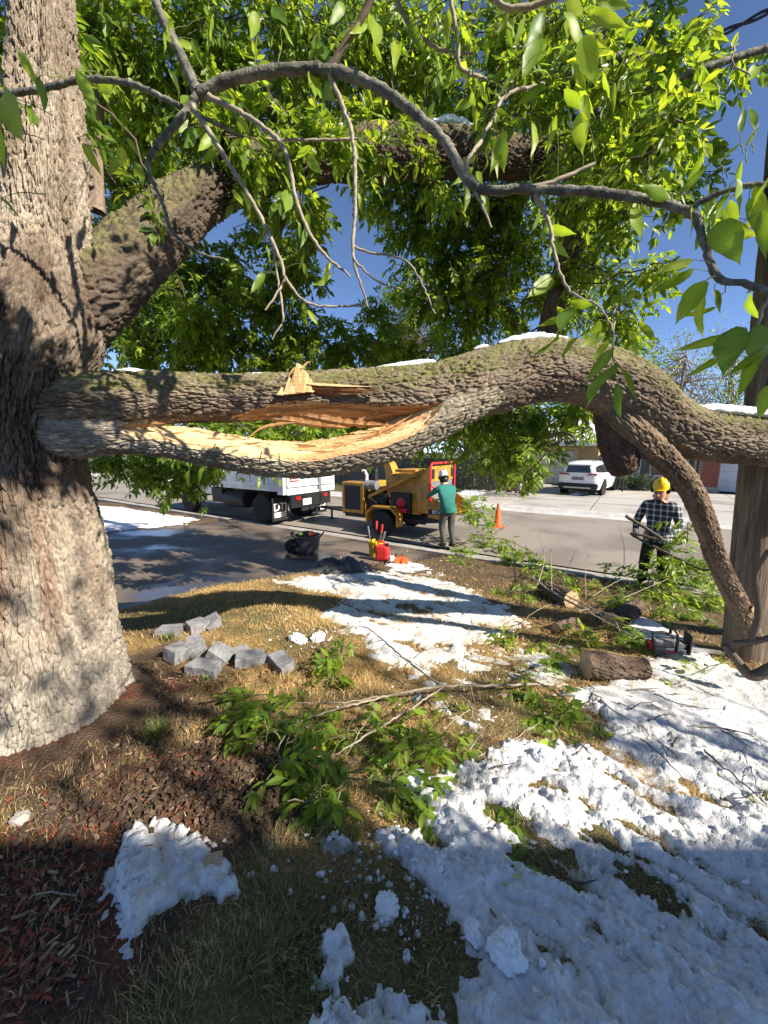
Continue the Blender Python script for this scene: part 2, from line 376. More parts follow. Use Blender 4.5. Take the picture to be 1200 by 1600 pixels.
tag(obj('ground', mesh_np('ground', P3(x, y, zz), GF, M_ground, col=np.clip(c, 0.01, 1))), kind='structure')

def ribbon(name, prof, m, p0=-70, p1=110, step=2.0, wob=0.0):
    ps = np.arange(p0, p1 + step, step); V = []; k = len(prof)
    for i, p in enumerate(ps):
        for (qq, z) in prof: V.append(pq(p, qq, z))
    F = [(i*k+j, i*k+j+1, (i+1)*k+j+1, (i+1)*k+j) for i in range(len(ps)-1) for j in range(k-1)]
    me = mesh_np(name, np.array(V), F, m, smooth=False)
    bm = bmesh.new(); bm.from_mesh(me); bmesh.ops.recalc_face_normals(bm, faces=bm.faces)
    if sum(f.normal.z for f in bm.faces) < 0: bmesh.ops.reverse_faces(bm, faces=bm.faces)
    bm.to_mesh(me); bm.free()
    return tag(obj(name, me), kind='structure')
# asphalt with a little unevenness
ps = np.arange(-40, 70, 0.35); qs = np.arange(Q0 + 0.42, Q1 - 0.55, 0.3); qs = np.append(qs, Q1 - 0.52)
PP, QQ = np.meshgrid(ps, qs); xx = S[0]*PP + N[0]*QQ; yy = S[1]*PP + N[1]*QQ
zz = ZROAD + 0.004 + 0.012*fbm(P3(xx.ravel()*.6, yy.ravel()*.6), 3, 5) + 0.05*np.sin(np.clip((QQ.ravel()-Q0)/(Q1-Q0), 0, 1)*math.pi)
ii = np.arange(PP.size).reshape(PP.shape)
RF = np.stack([ii[:-1, :-1].ravel(), ii[1:, :-1].ravel(), ii[1:, 1:].ravel(), ii[:-1, 1:].ravel()], 1)
tag(obj('road', mesh_np('road', P3(xx.ravel(), yy.ravel(), zz), RF, M_road)), kind='structure')
ribbon('kerb', [(Q0-0.30, -0.82), (Q0-0.295, -0.600), (Q0-0.14, -0.597), (Q0-0.09, -0.615), (Q0, -0.700), (Q0+0.46, -0.722), (Q0+0.47, -0.8)], M_conc, -40, 3.2)
ribbon('kerb', [(Q0-0.30, -0.82), (Q0-0.295, -0.600), (Q0-0.14, -0.597), (Q0-0.09, -0.615), (Q0, -0.700), (Q0+0.46, -0.722), (Q0+0.47, -0.8)], M_conc, 11.0, 71)
ribbon('driveway_apron', [(Q0-0.30, -0.80), (Q0-0.295, -0.650), (Q0, -0.690), (Q0+0.46, -0.722), (Q0+0.47, -0.8)], M_conc, 3.2, 11.0, 1.3)
ribbon('gutter', [(Q1-0.56, -0.80), (Q1-0.55, -0.690), (Q1-0.02, -0.672), (Q1+0.16, -0.585), (Q1+0.42, -0.575), (Q1+0.43, -0.8)], M_gutter)
# near driveway: sheet following the ground inside its outline
bm = bmesh.new()
vs = [bm.verts.new((a[0], a[1], 0)) for a in DRIVE]; bm.faces.new(vs); bmesh.ops.triangulate(bm, faces=bm.faces)
for _ in range(5): bmesh.ops.subdivide_edges(bm, edges=[e for e in bm.edges if e.calc_length() > 0.35], cuts=1, use_grid_fill=False); bmesh.ops.triangulate(bm, faces=[f for f in bm.faces if len(f.verts) > 3])
for v in bm.verts: v.co.z = float(lawn_z(v.co.x, v.co.y)) - 0.022
bmesh.ops.recalc_face_normals(bm, faces=bm.faces)
if sum(f.normal.z for f in bm.faces) < 0: bmesh.ops.reverse_faces(bm, faces=bm.faces)
me = bpy.data.meshes.new('driveway'); bm.to_mesh(me); bm.free(); me.materials.append(M_drive)
for p in me.polygons: p.use_smooth = True
tag(obj('driveway', me), kind='structure')
# far driveways: cast slabs with joints between them
def slab_drive(p0, p1, q1, nu, nv, skew=0.0):
    root = bpy.data.objects.new('far_driveway', None); COL.objects.link(root); tag(root, kind='structure')
    for i in range(nu):
        for j in range(nv):
            a, b = p0 + (p1-p0)*i/nu + 0.012, p0 + (p1-p0)*(i+1)/nu - 0.012
            qa, qb = Q1+0.44 + (q1-Q1-0.44)*j/nv + 0.012, Q1+0.44 + (q1-Q1-0.44)*(j+1)/nv - 0.012
            z = -0.574 + 0.012*j
            c = [pq(a + skew*(qa-Q1), qa), pq(b + skew*(qa-Q1), qa), pq(b + skew*(qb-Q1), qb), pq(a + skew*(qb-Q1), qb)]
            MB().prism([(k[0], k[1]) for k in c], -0.70, z, 'z').build('slab', M_fdrive, root, bevel=0.01)
    return root
slab_drive(1.3, 7.6, 26.5, 2, 4)
slab_drive(-9.0, 1.28, 25.6, 4, 4)

# ------------------------------------------------------------------ snow lying on the ground (height field that dips under the soil at its edges)
SNOW = [
 (gpoly((400, 908), (520, 896), (590, 890), (680, 902), (740, 920), (800, 950), (830, 980), (770, 1005), (705, 1062), (640, 1062), (590, 1030), (560, 1000), (500, 965), (525, 930)), 0.024, 0.3),
 (gpoly((850, 1085), (930, 1066), (1010, 1026), (1100, 1034), (1200, 1060), (1330, 1090), (1400, 1700), (470, 1700), (500, 1575), (570, 1555), (650, 1570), (715, 1510), (655, 1440), (640, 1390), (600, 1335), (600, 1300), (650, 1295), (640, 1230), (700, 1190), (760, 1165), (850, 1160), (940, 1150), (930, 1110)), 0.034, 0.16),
 (gpoly((180, 1312), (240, 1272), (300, 1290), (330, 1322), (388, 1380), (360, 1415), (290, 1408), (235, 1436), (205, 1490), (190, 1430), (178, 1360)), 0.05, 0.06),
 (gpoly((130, 778), (226, 799), (318, 812), (260, 826), (165, 836), (60, 815)), 0.05, 0.5),
 (gpoly((935, 960), (1010, 965), (1080, 1000), (1150, 1060), (1060, 1045), (1000, 1010)), 0.03, 0.12),
 (gpoly((480, 1610), (515, 1560), (600, 1550), (680, 1572), (770, 1560), (770, 1720), (460, 1720)), 0.05, 0.10),
 (gpoly((500, 1315), (530, 1298), (552, 1318), (520, 1335)), 0.02, 0.04),
 (gpoly((582, 1400), (620, 1390), (636, 1432), (600, 1455), (575, 1440)), 0.03, 0.04),
 (gpoly((500, 1468), (538, 1448), (552, 1500), (530, 1560), (500, 1530)), 0.045, 0.04),
 (gpoly((640, 1062), (720, 1010), (800, 1000), (900, 1010), (900, 1060), (850, 1085), (760, 1165), (700, 1150), (660, 1110)), 0.008, 0.3),
 (gpoly((600, 872), (660, 882), (760, 925), (700, 905), (610, 892)), 0.012, 0.1),
 (gpoly((440, 1000), (505, 990), (530, 1010), (470, 1018)), -0.005, 0.08),
]
HOLES = [(640, 1010, .12), (590, 960, .10), (710, 940, .10), (690, 1010, .12), (860, 1236, .09), (1030, 1398, .10), (790, 1275, .08), (735, 1180, .10), (985, 1365, .05), (690, 1330, .06), (640, 950, .22), (680, 1480, .06), (830, 1350, .04)]
HOLE_G = gnd_many([h[0] for h in HOLES], [h[1] for h in HOLES])
def snow_height(x, y):
    n_big = fbm(P3(x*2.6, y*2.6), 3, 40); n_mid = fbm(P3(x*9, y*9), 4, 44, .6); n_fine = fbm(P3(x*34, y*34), 3, 48, .6); n_gr = np.abs(vnoise(P3(x*75, y*75), 49))
    a = (x*0.62 + y*0.78); b = (x*0.78 - y*0.62)
    l1, _ = worley(P3(x*11 + .5*n_mid, y*11), 57); l2, _ = worley(P3(x*31, y*31), 58)
    lumps = 0.014*(1 - np.clip(l1*1.25, 0, 1)) * sstep(-.5, .3, n_big) + 0.020*(1 - np.clip(l2*1.3, 0, 1))
    te = fbm(P3(x*4.2, y*4.2 + .8*x), 4, 81, .55); crust = 0.020*sstep(0.0, 0.05, te) + 0.016*sstep(-.25, -.21, te)
    streak = fbm(P3(a*13 + 1.2*n_big, b*2.0), 4, 52, .6)
    h = np.full(x.shape, -0.2); nr = sstep(2.6, 1.6, y)
    for poly, thick, soft in SNOW:
        sd = poly_sd(x, y, poly) + 0.10*soft/0.2*n_mid*0.8 + 0.05*n_fine*min(1, soft/.1)
        h = np.maximum(h, np.where(sd < 0, -0.012 + sd*0.5, -0.012 + (0.012 + thick)*sstep(0, soft*0.6, sd)))
    h = np.where(poly_sd(x, y, DRIVE) > -0.02, -0.2, h)
    for g, (u, v, r) in zip(HOLE_G, HOLES):
        d = np.sqrt((x-g[0])**2 + (y-g[1])**2)
        d = np.sqrt((.62*(x-g[0]) + .78*(y-g[1]))**2*2.6 + (.78*(x-g[0]) - .62*(y-g[1]))**2*.7); h = h - 0.09*sstep(r*1.2, r*0.2, d + 1.3*r*n_mid + .7*r*n_fine)
    return h + np.where(h > -0.1, 0.020*n_mid + 0.016*n_big + (0.008 + 0.010*nr)*n_fine + (0.026 + 0.040*nr)*streak + 0.006*n_gr*nr + lumps*(.35 + .35*nr) + crust*(.3 + .5*nr) - 0.014 - .010*nr, 0)
def snow_sheet(x0, x1, y0, y1, step):
    gx = np.arange(x0, x1, step); gy = np.arange(y0, y1, step); X, Y = np.meshgrid(gx, gy); x = X.ravel(); y = Y.ravel()
    h = snow_height(x, y); z = lawn_z(x, y) + h
    ii = np.arange(len(x)).reshape(X.shape)
    F = np.stack([ii[:-1, :-1].ravel(), ii[:-1, 1:].ravel(), ii[1:, 1:].ravel(), ii[1:, :-1].ravel()], 1)
    keep = h[F].max(1) > -0.025; F = F[keep]
    used = np.unique(F); mp = np.full(len(x), -1); mp[used] = np.arange(len(used))
    # slightly dirty, sawdust-tinted snow where it was trampled
    dn = sstep(0.1, 0.6, fbm(P3(x*2.1, y*2.1), 4, 61)); g0 = gnd(830, 985); saw = np.exp(-((x-g0[0])**2 + (y-g0[1])**2)/1.3) * sstep(-.1, .5, fbm(P3(x*5, y*5), 3, 66))
    c = np.tile(np.array([0.71, 0.71, 0.705]), (len(x), 1)); c = lerp(c, np.array([0.48, 0.47, 0.44]), dn*0.75)*(1 + .10*fbm(P3(x*22, y*22), 3, 63))[:, None]; c = lerp(c, np.array([0.72, 0.58, 0.36]), np.clip(saw, 0, 1)*0.8)
    c = lerp(c, np.array([0.60, 0.55, 0.45]), sstep(0.012, -0.012, h)*0.5)
    return P3(x, y, z)[used], mp[F], c[used]
V, F, c = snow_sheet(-1.6, 3.4, 0.35, 2.6, 0.0115)
tag(obj('snow_cover', mesh_np('snow_cover', V, F, M_snow, col=c)), 'old granular snow lying in patches over the foreground lawn', 'snow', kind='stuff')
V, F, c = snow_sheet(-3.2, 4.6, 2.58, 8.4, 0.022)
tag(obj('snow_cover', mesh_np('snow_cover', V, F, M_snow, col=c)), 'old granular snow lying on the lawn towards the kerb', 'snow', kind='stuff')
V, F, c = snow_sheet(-13, -3.2, 5.0, 14.5, 0.06)
tag(obj('snow_cover', mesh_np('snow_cover', V, F, M_snow, col=c)), 'smooth snow patch between the wet driveway and the street', 'snow', kind='stuff')

def lump_mesh(name, sx, sy, sz, seed, m, sub=4, amp=0.22, fr=2.2, sharp=False):
    bm = bmesh.new(); bmesh.ops.create_icosphere(bm, subdivisions=sub, radius=1.0)
    V = np.array([v.co[:] for v in bm.verts]); d = 1 + amp*fbm(V*fr, 4, seed, .6)
    V = V * d[:, None] * np.array([sx, sy, sz])
    if sharp: V = np.sign(V) * np.abs(V)**0.8 * np.array([sx, sy, sz])**0.2
    for v, co in zip(bm.verts, V): v.co = co
    me = bpy.data.meshes.new(name); bm.to_mesh(me); bm.free(); me.materials.append(m)
    for p in me.polygons: p.use_smooth = True
    return me
def crumbs(name, label, spots, n, rmin, rmax, m, seed, spread):
    r2 = np.random.default_rng(seed); bm = bmesh.new(); bmesh.ops.create_icosphere(bm, subdivisions=2, radius=1.0)
    bv = np.array([v.co[:] for v in bm.verts]); bf = np.array([[v.index for v in f.verts] for f in bm.faces]); bm.free()
    sp = np.array(spots)[r2.integers(len(spots), size=n)]; g = gnd_many(sp[:, 0] + r2.normal(size=n)*sp[:, 2], sp[:, 1] + r2.normal(size=n)*sp[:, 3])
    hs = snow_height(g[:, 0], g[:, 1]); r = rmin + (rmax-rmin)*r2.random(n)**3.5
    g[:, 2] += np.maximum(hs, 0) + r*.35; VV = []
    for i in range(n):
        q_ = bv * (0.75 + 0.35*r2.random((len(bv), 1)) + .4*np.sin(bv*r2.uniform(1.5, 3.5, 3) + r2.uniform(0, 6, 3)).sum(1)[:, None]*.5) * r2.uniform(.7, 1.3, 3) * np.array([1.1, 1.0, .7])
        VV.append(q_*r[i] + g[i])
    FF = [bf + len(bv)*i for i in range(n)]
    V = np.concatenate(VV)
    return tag(obj(name, mesh_np(name, V, np.concatenate(FF), m, col=np.tile(np.array([0.85, 0.88, 0.92]), (len(V), 1)))), label, 'snow', kind='stuff')
crumbs('snow_crumbs', 'loose crumbs of granular snow scattered over soil and turf', [(680, 1240, 70, 50), (560, 1330, 70, 50), (700, 1120, 80, 40), (620, 930, 90, 30), (640, 1380, 60, 60), (900, 1250, 150, 80), (480, 1000, 40, 12), (650, 880, 60, 10), (560, 1500, 60, 60), (760, 1020, 80, 30), (800, 1150, 70, 40), (1000, 1400, 120, 100), (560, 960, 40, 20)], 1500, 0.003, 0.014, M_snow, 5, 1)
for i, (u, v, sx, sy, sz, lab) in enumerate([(792, 1508, .055, .060, .035, 'large squarish snow chunk on the snow near the bottom edge'),
        (604, 1420, .045, .04, .022, 'snow lump lying alone on bare turf left of the snow edge'),
        (465, 1003, .09, .06, .05, 'white snow lump just right of the scattered grey blocks'),
        (497, 1001, .075, .06, .05, 'smaller snow lump beside the leaves of the cut branch'),
        (845, 1195, .05, .04, .03, 'small rounded snow lump beside the shaded cut branch'),
        (652, 1232, .06, .05, .04, 'snow lump under the right tip of the big cut branch'),
        (740, 1470, .04, .035, .022, 'low snow lump left of the large squarish chunk')]):
    g = gnd(u, v); o = obj('snow_lump', lump_mesh('snow_lump', sx, sy, sz, 70+i, M_snowp, 5, 0.55, 2.1), None, g + np.array([0, 0, sz*0.6 + max(0, float(snow_height(g[:1], g[1:2])[0]))]))
    o.rotation_euler = (0.1*i, 0.05, i*1.3); tag(o, lab, 'snow lump')

# ------------------------------------------------------------------ grass blades, mulch, litter
def blades(name, label, n, region, colf, hmin, hmax, width, seed, lean=0.9, avoid=0.0):
    r2 = np.random.default_rng(seed); x = r2.uniform(region[0], region[1], n); y = r2.uniform(region[2], region[3], n)
    q = N[0]*x + N[1]*y; keep = (q < Q0-0.4) & (poly_sd(x, y, DRIVE) < -0.03) & (snow_height(x, y) < avoid)
    dt = np.sqrt((x-TRUNK[0])**2 + (y-TRUNK[1])**2); keep &= dt > 0.50
    nz = fbm(P3(x*3.1, y*3.1), 4, 21); cl = fbm(P3(x*6, y*6), 3, 77)
    soil = np.maximum(sstep(1.05, 0.62, dt + 0.22*nz), sstep(0.65, 0.42, np.sqrt((x-dsoil[0])**2 + ((y-dsoil[1])*1.2)**2) + 0.18*nz))
    soil = np.maximum(soil, .9*sstep(.62, .38, np.sqrt((x-g_m[0])**2*.9 + (y-g_m[1])**2) + .25*nz)); keep &= r2.random(n) > soil*(0.97 - 0.22*sstep(.72, .58, dt))
    keep &= r2.random(n) < 0.45 + 0.9*np.clip(cl + 0.3, 0, 1)
    x, y, nz, cl = x[keep], y[keep], nz[keep], cl[keep]; n = len(x)
    z = lawn_z(x, y) + 0.004; a = r2.uniform(0, 2*math.pi, n) ; h = r2.uniform(hmin, hmax, n)*(0.7+0.5*np.clip(cl+.5, 0, 1)); le = r2.uniform(0.15, lean, n)*h*1.6
    flow = 2.4*fbm(P3(x*1.5, y*1.5), 2, 90); a = np.where(r2.random(n) < .6, flow*2 + r2.normal(0, .6, n), a)
    dx, dy = np.cos(a), np.sin(a); w = width*r2.uniform(0.7, 1.3, n)
    b0 = P3(x - dy*w, y + dx*w, z); b1 = P3(x + dy*w, y - dx*w, z)
    m0 = P3(x + dx*le*.4 - dy*w*.7, y + dy*le*.4 + dx*w*.7, z + h*.7); m1 = P3(x + dx*le*.4 + dy*w*.7, y + dy*le*.4 - dx*w*.7, z + h*.7)
    t = P3(x + dx*le, y + dy*le, z + h*r2.uniform(.55, 1.0, n))
    V = np.stack([b0, b1, m0, m1, t], 1).reshape(-1, 3); k = np.arange(n)*5
    F = np.concatenate([np.stack([k, k+1, k+3], 1), np.stack([k, k+3, k+2], 1), np.stack([k+2, k+3, k+4], 1)])
    c = colf(x, y, nz, r2); C = np.repeat(c, 5, 0)
    return tag(obj(name, mesh_np(name, V, F, M_blade, col=C)), label, 'grass', kind='stuff')
def pal(cols, wts):
    cols = np.array(cols)
    def f(x, y, nz, r2):
        i = r2.choice(len(cols), len(x), p=wts); return cols[i]*r2.uniform(0.7, 1.25, (len(x), 1))
    return f
def near_cols(x, y, nz, r2):
    g = sstep(2.1, 1.2, y)*0.55 + 0.2*nz; pick = r2.random(len(x))
    c = np.where((pick < g)[:, None], np.array([0.15, 0.16, 0.05]), np.where((pick < g+.35)[:, None], np.array([0.33, 0.24, 0.12]), np.array([0.52, 0.39, 0.19])))
    return c*r2.uniform(.8, 1.5, (len(x), 1))
blades('turf_grass', 'matted half-dry grass blades of the shaded foreground lawn', 120000, (-2.0, 1.6, 0.4, 2.4), near_cols, 0.010, 0.036, 0.0013, 3, 1.3, 0.014)
blades('straw_grass', 'straw-yellow dead grass around the grey blocks', 72000, (-3.6, 3.6, 2.2, 6.2), pal([(0.50, 0.36, 0.15), (0.36, 0.25, 0.11), (0.15, 0.17, 0.05), (0.60, 0.46, 0.22)], [.45, .3, .07, .18]), 0.015, 0.05, 0.0024, 4, 1.6, 0.012)
blades('straw_grass', 'sparse dead grass near the kerb and utility pole', 15000, (-1.0, 6.0, 4.6, 9.0), pal([(0.34, 0.24, 0.12), (0.20, 0.14, 0.08), (0.10, 0.13, 0.04)], [.35, .45, .2]), 0.015, 0.05, 0.004, 6, 1.6, 0.004)
def tuft(u, v, n, h, lab, c):
    g = gnd(u, v); r2 = np.random.default_rng(u); V, F = [], []
    for i in range(n):
        a = r2.uniform(0, 6.28); r = abs(r2.normal(0, .035)); b = np.array([math.cos(a)*r, math.sin(a)*r, 0]); a2 = a + r2.normal(0, .8); L = h*r2.uniform(.5, 1); d = np.array([math.cos(a2), math.sin(a2), 0]); s = np.array([-d[1], d[0], 0])*.002
        k = len(V); V += [b-s, b+s, b+d*L*.25+[0, 0, L*.6]-s*.8, b+d*L*.25+[0, 0, L*.6]+s*.8, b+d*L*.7+[0, 0, L*.85]]; F += [(k, k+1, k+3), (k, k+3, k+2), (k+2, k+3, k+4)]
    C = np.repeat(np.array(c)*r2.uniform(.6, 1.4, (n, 1)), 5, 0)
    tag(obj('grass_tuft', mesh_np('grass_tuft', np.array(V), np.array(F), M_blade, col=C), None, g), lab, 'grass tuft')
rt_ = np.random.default_rng(44)
def twig_litter():                               # thin broken twigs left by the cutting
    sp = np.array([(880, 930, 80, 22), (960, 960, 80, 25), (820, 990, 70, 25), (1040, 1000, 70, 25), (760, 910, 50, 15), (700, 1120, 90, 50), (920, 1090, 80, 35), (480, 1090, 70, 40), (1000, 1150, 90, 50)])[rt_.integers(9, size=170)]
    g = gnd_many(sp[:, 0] + rt_.normal(size=170)*sp[:, 2], sp[:, 1] + rt_.normal(size=170)*sp[:, 3]); g[:, 2] += np.maximum(snow_height(g[:, 0], g[:, 1]), 0) + .012
    return [(np.cumsum(np.vstack([p, np.tile(L/4*np.array([math.cos(a), math.sin(a), rt_.normal()*.12]), (4, 1)) + rt_.normal(size=(4, 3))*L*.05*np.array([1, 1, .3])]), axis=0), np.linspace(.004, .0015, 5)*(.7 + rt_.random())) for p, a, L in zip(g, rt_.uniform(0, 6.28, 170), rt_.uniform(.08, .42, 170))]
tuft(246, 1150, 220, .11, 'green grass tuft growing in bare soil beside the trunk', (0.17, 0.20, 0.06))
tuft(262, 1000, 180, .07, 'short green grass tuft beside the leftmost grey block', (0.10, 0.18, 0.05))
tuft(325, 1062, 160, .06, 'grass tuft in front of the lowest grey block', (0.20, 0.24, 0.08))
def chips(name, label, n, spots, colset, lmin, lmax, seed, up=0.006, fat=0.2):
    r2 = np.random.default_rng(seed); V, F, C = [], [], []
    sp = np.array(spots)[r2.integers(len(spots), size=n)]; gg = gnd_many(sp[:, 0] + r2.normal(size=n)*sp[:, 2], sp[:, 1] + r2.normal(size=n)*sp[:, 3])
    sh_ = snow_height(gg[:, 0], gg[:, 1]); gg[:, 2] += np.maximum(sh_, 0); gg = gg[(sh_ < 0.0) | (r2.random(n) < (.5 if 'wood' in name else .04))]
    for g in gg:
        if (g[0]-TRUNK[0])**2 + (g[1]-TRUNK[1])**2 < 0.27: continue
        L = lmin + (lmax-lmin)*r2.random()**2; w = L*r2.uniform(.6, 1.5)*fat; t = w*(.35 if fat < .5 else .6)
        M = Matrix.Translation(Vector(g) + Vector((0, 0, up + t))) @ Matrix.Rotation(r2.uniform(0, 6.28), 4, 'Z') @ Matrix.Rotation(r2.normal()*.3, 4, 'Y') @ Matrix.Rotation(r2.normal()*.4, 4, 'X')
        k = len(V); V += [tuple(M @ Vector((a*L/2*(.7 if b*c_ < 0 else 1), b*w/2, c_*t/2))) for a in (-1, 1) for b in (-1, 1) for c_ in (-1, 1)]
        F += [tuple(k+j for j in f) for f in [(0, 1, 3, 2), (4, 6, 7, 5), (0, 4, 5, 1), (2, 3, 7, 6), (0, 2, 6, 4), (1, 5, 7, 3)]]
        C += [np.array(colset[r2.integers(len(colset))])*r2.uniform(.6, 1.3)]*8
    tag(obj(name, mesh_np(name, V, F, M_chip, smooth=False, col=np.array(C))), label, 'mulch', kind='stuff')
chips('mulch_chips', 'red-brown bark mulch chips on the soil around the trunk', 2300, [(60, 1300, 70, 60), (40, 1420, 70, 70), (90, 1360, 80, 60), (30, 1480, 50, 60), (250, 1180, 60, 30), (110, 1400, 70, 50), (270, 1060, 25, 18), (30, 1530, 50, 40), (330, 1200, 50, 30), (400, 1050, 50, 18)], [(0.30, 0.075, 0.04), (0.20, 0.06, 0.035), (0.22, 0.10, 0.06), (0.38, 0.26, 0.16), (0.15, 0.075, 0.05)], .008, .05, 8)
chips('soil_clods', 'crumbly dark soil clods on the bare patch beside the trunk', 2600, [(280, 1190, 70, 45), (330, 1240, 70, 35), (230, 1130, 40, 30), (180, 1240, 80, 30), (380, 1180, 50, 50), (100, 1280, 60, 25)], [(.10, .068, .046), (.13, .09, .06), (.075, .052, .038)], .006, .028, 18, .002, .7)
chips('wood_chips', 'pale sawdust and wood chips under the cut logs', 1100, [(860, 985, 70, 25), (780, 970, 60, 20), (930, 1010, 60, 25), (1000, 940, 60, 15), (1000, 1060, 80, 20), (700, 960, 60, 20)], [(0.55, 0.40, 0.22), (0.45, 0.30, 0.16), (0.62, 0.50, 0.32)], .008, .04, 9, 0.02)
chips('ground_litter', 'brown twigs and dead leaf bits over the soil and lawn', 1500, [(300, 1500, 200, 70), (350, 1230, 120, 50), (180, 1250, 90, 50), (500, 1150, 120, 60), (480, 1420, 60, 60), (950, 930, 100, 25), (800, 1030, 120, 30), (450, 1050, 60, 40), (250, 1160, 60, 30)], [(0.12, 0.075, 0.04), (0.20, 0.14, 0.08), (0.08, 0.06, 0.035), (0.10, 0.10, 0.03)], .005, .035, 10, 0.008)

# ------------------------------------------------------------------ bark tubes
def catmull(pts, per):
    pts = np.asarray(pts, float); P = np.vstack([2*pts[0]-pts[1], pts, 2*pts[-1]-pts[-2]]); out = []
    for i in range(1, len(P)-2):
        t = np.linspace(0, 1, per, endpoint=False)[:, None]
        a, b, c_, d = P[i-1], P[i], P[i+1], P[i+2]
        out.append(0.5*((2*b) + (-a+c_)*t + (2*a-5*b+4*c_-d)*t*t + (-a+3*b-3*c_+d)*t**3))
    return np.vstack(out + [pts[-1:]])
def resample(path, step):
    d = np.concatenate([[0], np.cumsum(np.linalg.norm(np.diff(path[:, :3], axis=0), axis=1))]); n = max(3, int(d[-1]/step))
    t = np.linspace(0, d[-1], n); return np.stack([np.interp(t, d, path[:, k]) for k in range(path.shape[1])], 1), t
def bark_tube(pts, step=0.009, nang=220,  amp=0.018, cell=(0.035, 0.10), seed=0, ref=(0, 0, 1), cut=None, lump=0.06, flare=None, endcap=True, twist=0.0, face=None, net=0.35):
    """pts: rows (x, y, z, r). Returns verts, quads, per-vertex dict."""
    path, t = resample(catmull(pts, 24), step); C = path[:, :3]; r = path[:, 3]
    T = np.gradient(C, axis=0); T /= np.linalg.norm(T, axis=1)[:, None]
    ref = np.asarray(ref, float); N1 = ref - (T @ ref)[:, None]*T; N1 /= np.linalg.norm(N1, axis=1)[:, None]; N2 = np.cross(T, N1)
    th = np.linspace(0, 2*math.pi, nang, endpoint=False); m = len(C)
    if face is not None: th = th - 0.55*np.sin(th - face)
    TH = np.tile(th, m); TT = np.repeat(t, nang); RR = np.repeat(r, nang); u = np.repeat(np.arange(m)/(m-1), nang)
    rm = max(float(np.median(r)), 0.02)
    tw = TH + twist*TT
    cyl = np.stack([np.cos(tw)*rm/cell[0], np.sin(tw)*rm/cell[0], TT/cell[1]], 1)
    warp = np.stack([fbm(cyl*0.5 + 11, 2, seed+5), fbm(cyl*0.5 + 31, 2, seed+6), fbm(cyl*0.5 + 57, 2, seed+7)], 1)
    f1, f2 = worley(cyl + 0.9*warp, seed); ridge = sstep(0.0, 0.24, f2 - f1)
    g1, g2 = worley(cyl*np.array([1.9, 1.9, 2.4]) + 1.2*warp + 5.5, seed+50); ridge = 0.72*ridge + 0.28*sstep(0.0, 0.3, g2 - g1)*ridge + 0.10*(1 - np.clip(g1*1.4, 0, 1))
    fine = fbm(cyl*3.0, 3, seed+9); lum = fbm(np.stack([np.cos(TH)*1.3, np.sin(TH)*1.3, TT*2.2], 1), 3, seed+13)
    rgd = 1 - np.abs(vnoise(cyl*np.array([.8, .8, .42]) + .8*warp, seed+21)); rgd = 0.65*rgd**2.2 + 0.35*(1 - np.abs(vnoise(cyl*np.array([1.7, 1.7, .8]) + 1.0*warp, seed+22)))**2; ridge = ridge*(1 - net) + net*(0.78*rgd*1.25 + 0.22*ridge)
    rad = RR*(1 + lump*lum) + amp*(ridge - 0.6) * (0.75 + 0.5*vnoise(cyl*.4, seed+3)) + amp*0.30*fine
    if flare is not None: rad = rad + flare(TH, TT, u)
    a, b = rad*np.cos(TH), rad*np.sin(TH); wood = np.zeros(len(a)); k = None
    if cut is not None:
        k, ca, cb = cut(u, TH, RR); fib = fbm(np.stack([a*70, b*70, TT*2.6], 1), 4, seed+17, .65); rag = fbm(np.stack([TT*7, TH*2, TT*0], 1), 3, seed+18)
        d = a*ca + b*cb - (k + 0.016*fib + 0.014*rag); inside = d > 0
        a = np.where(inside, a - d*ca, a); b = np.where(inside, b - d*cb, b); wood = inside.astype(float)
    V = np.repeat(C, nang, 0) + a[:, None]*np.repeat(N1, nang, 0) + b[:, None]*np.repeat(N2, nang, 0)
    ii = np.arange(m*nang).reshape(m, nang); nx_ = np.roll(ii, -1, 1)
    F = np.stack([ii[:-1].ravel(), nx_[:-1].ravel(), nx_[1:].ravel(), ii[1:].ravel()], 1)
    nv = np.repeat(N1, nang, 0)*np.cos(TH)[:, None] + np.repeat(N2, nang, 0)*np.sin(TH)[:, None]
    return V, F, dict(u=u, th=TH, t=TT, ridge=ridge, fine=fine, lum=lum, wood=wood, nz=nv[:, 2], nv=nv, m=m, n=nang, C=C, r=r)
def close_ends(V, F, d, col, ends='both'):
    n, m = d['n'], d['m']; V = np.vstack([V, d['C'][:1], d['C'][-1:]]); k = len(V) - 2
    ex = []
    r0 = np.arange(n); r1 = np.arange((m-1)*n, m*n)
    if ends in ('both', 'start'): ex.append(np.stack([np.roll(r0, -1), r0, np.full(n, k), np.full(n, k)], 1))
    if ends in ('both', 'end'): ex.append(np.stack([r1, np.roll(r1, -1), np.full(n, k+1), np.full(n, k+1)], 1))
    return V, col, ex, k
def bark_col(d, base, base2, moss=None, mossk=None, seed=0):
    P = np.stack([np.cos(d['th'])*2, np.sin(d['th'])*2, d['t']*3.0], 1)
    n = fbm(P, 4, seed+30); c = lerp(np.tile(np.array(base), (len(n), 1)), np.array(base2), sstep(-0.3, 0.4, n))
    if moss is not None:
        mk = np.clip(mossk(d), 0, 1) * sstep(-0.25, 0.35, fbm(P*5, 4, seed+35, .6) + 0.12); c = lerp(c, np.array(moss), mk)
    return c * (0.92 + 0.25*d['fine'])[:, None]
def rows(*pts):                                  # (u, v, depth, radius in pixels)
    return np.array([[*at(u, v, d), rp*d/FOC] for (u, v, d, rp) in pts])
def rows_y(*pts):
    out = []
    for (u, v, yy, rp) in pts:
        p = aty(u, v, yy); d = p[1]*CP - (p[2]-CAMZ)*SP; out.append([*p, rp*d/FOC])
    return np.array(out)
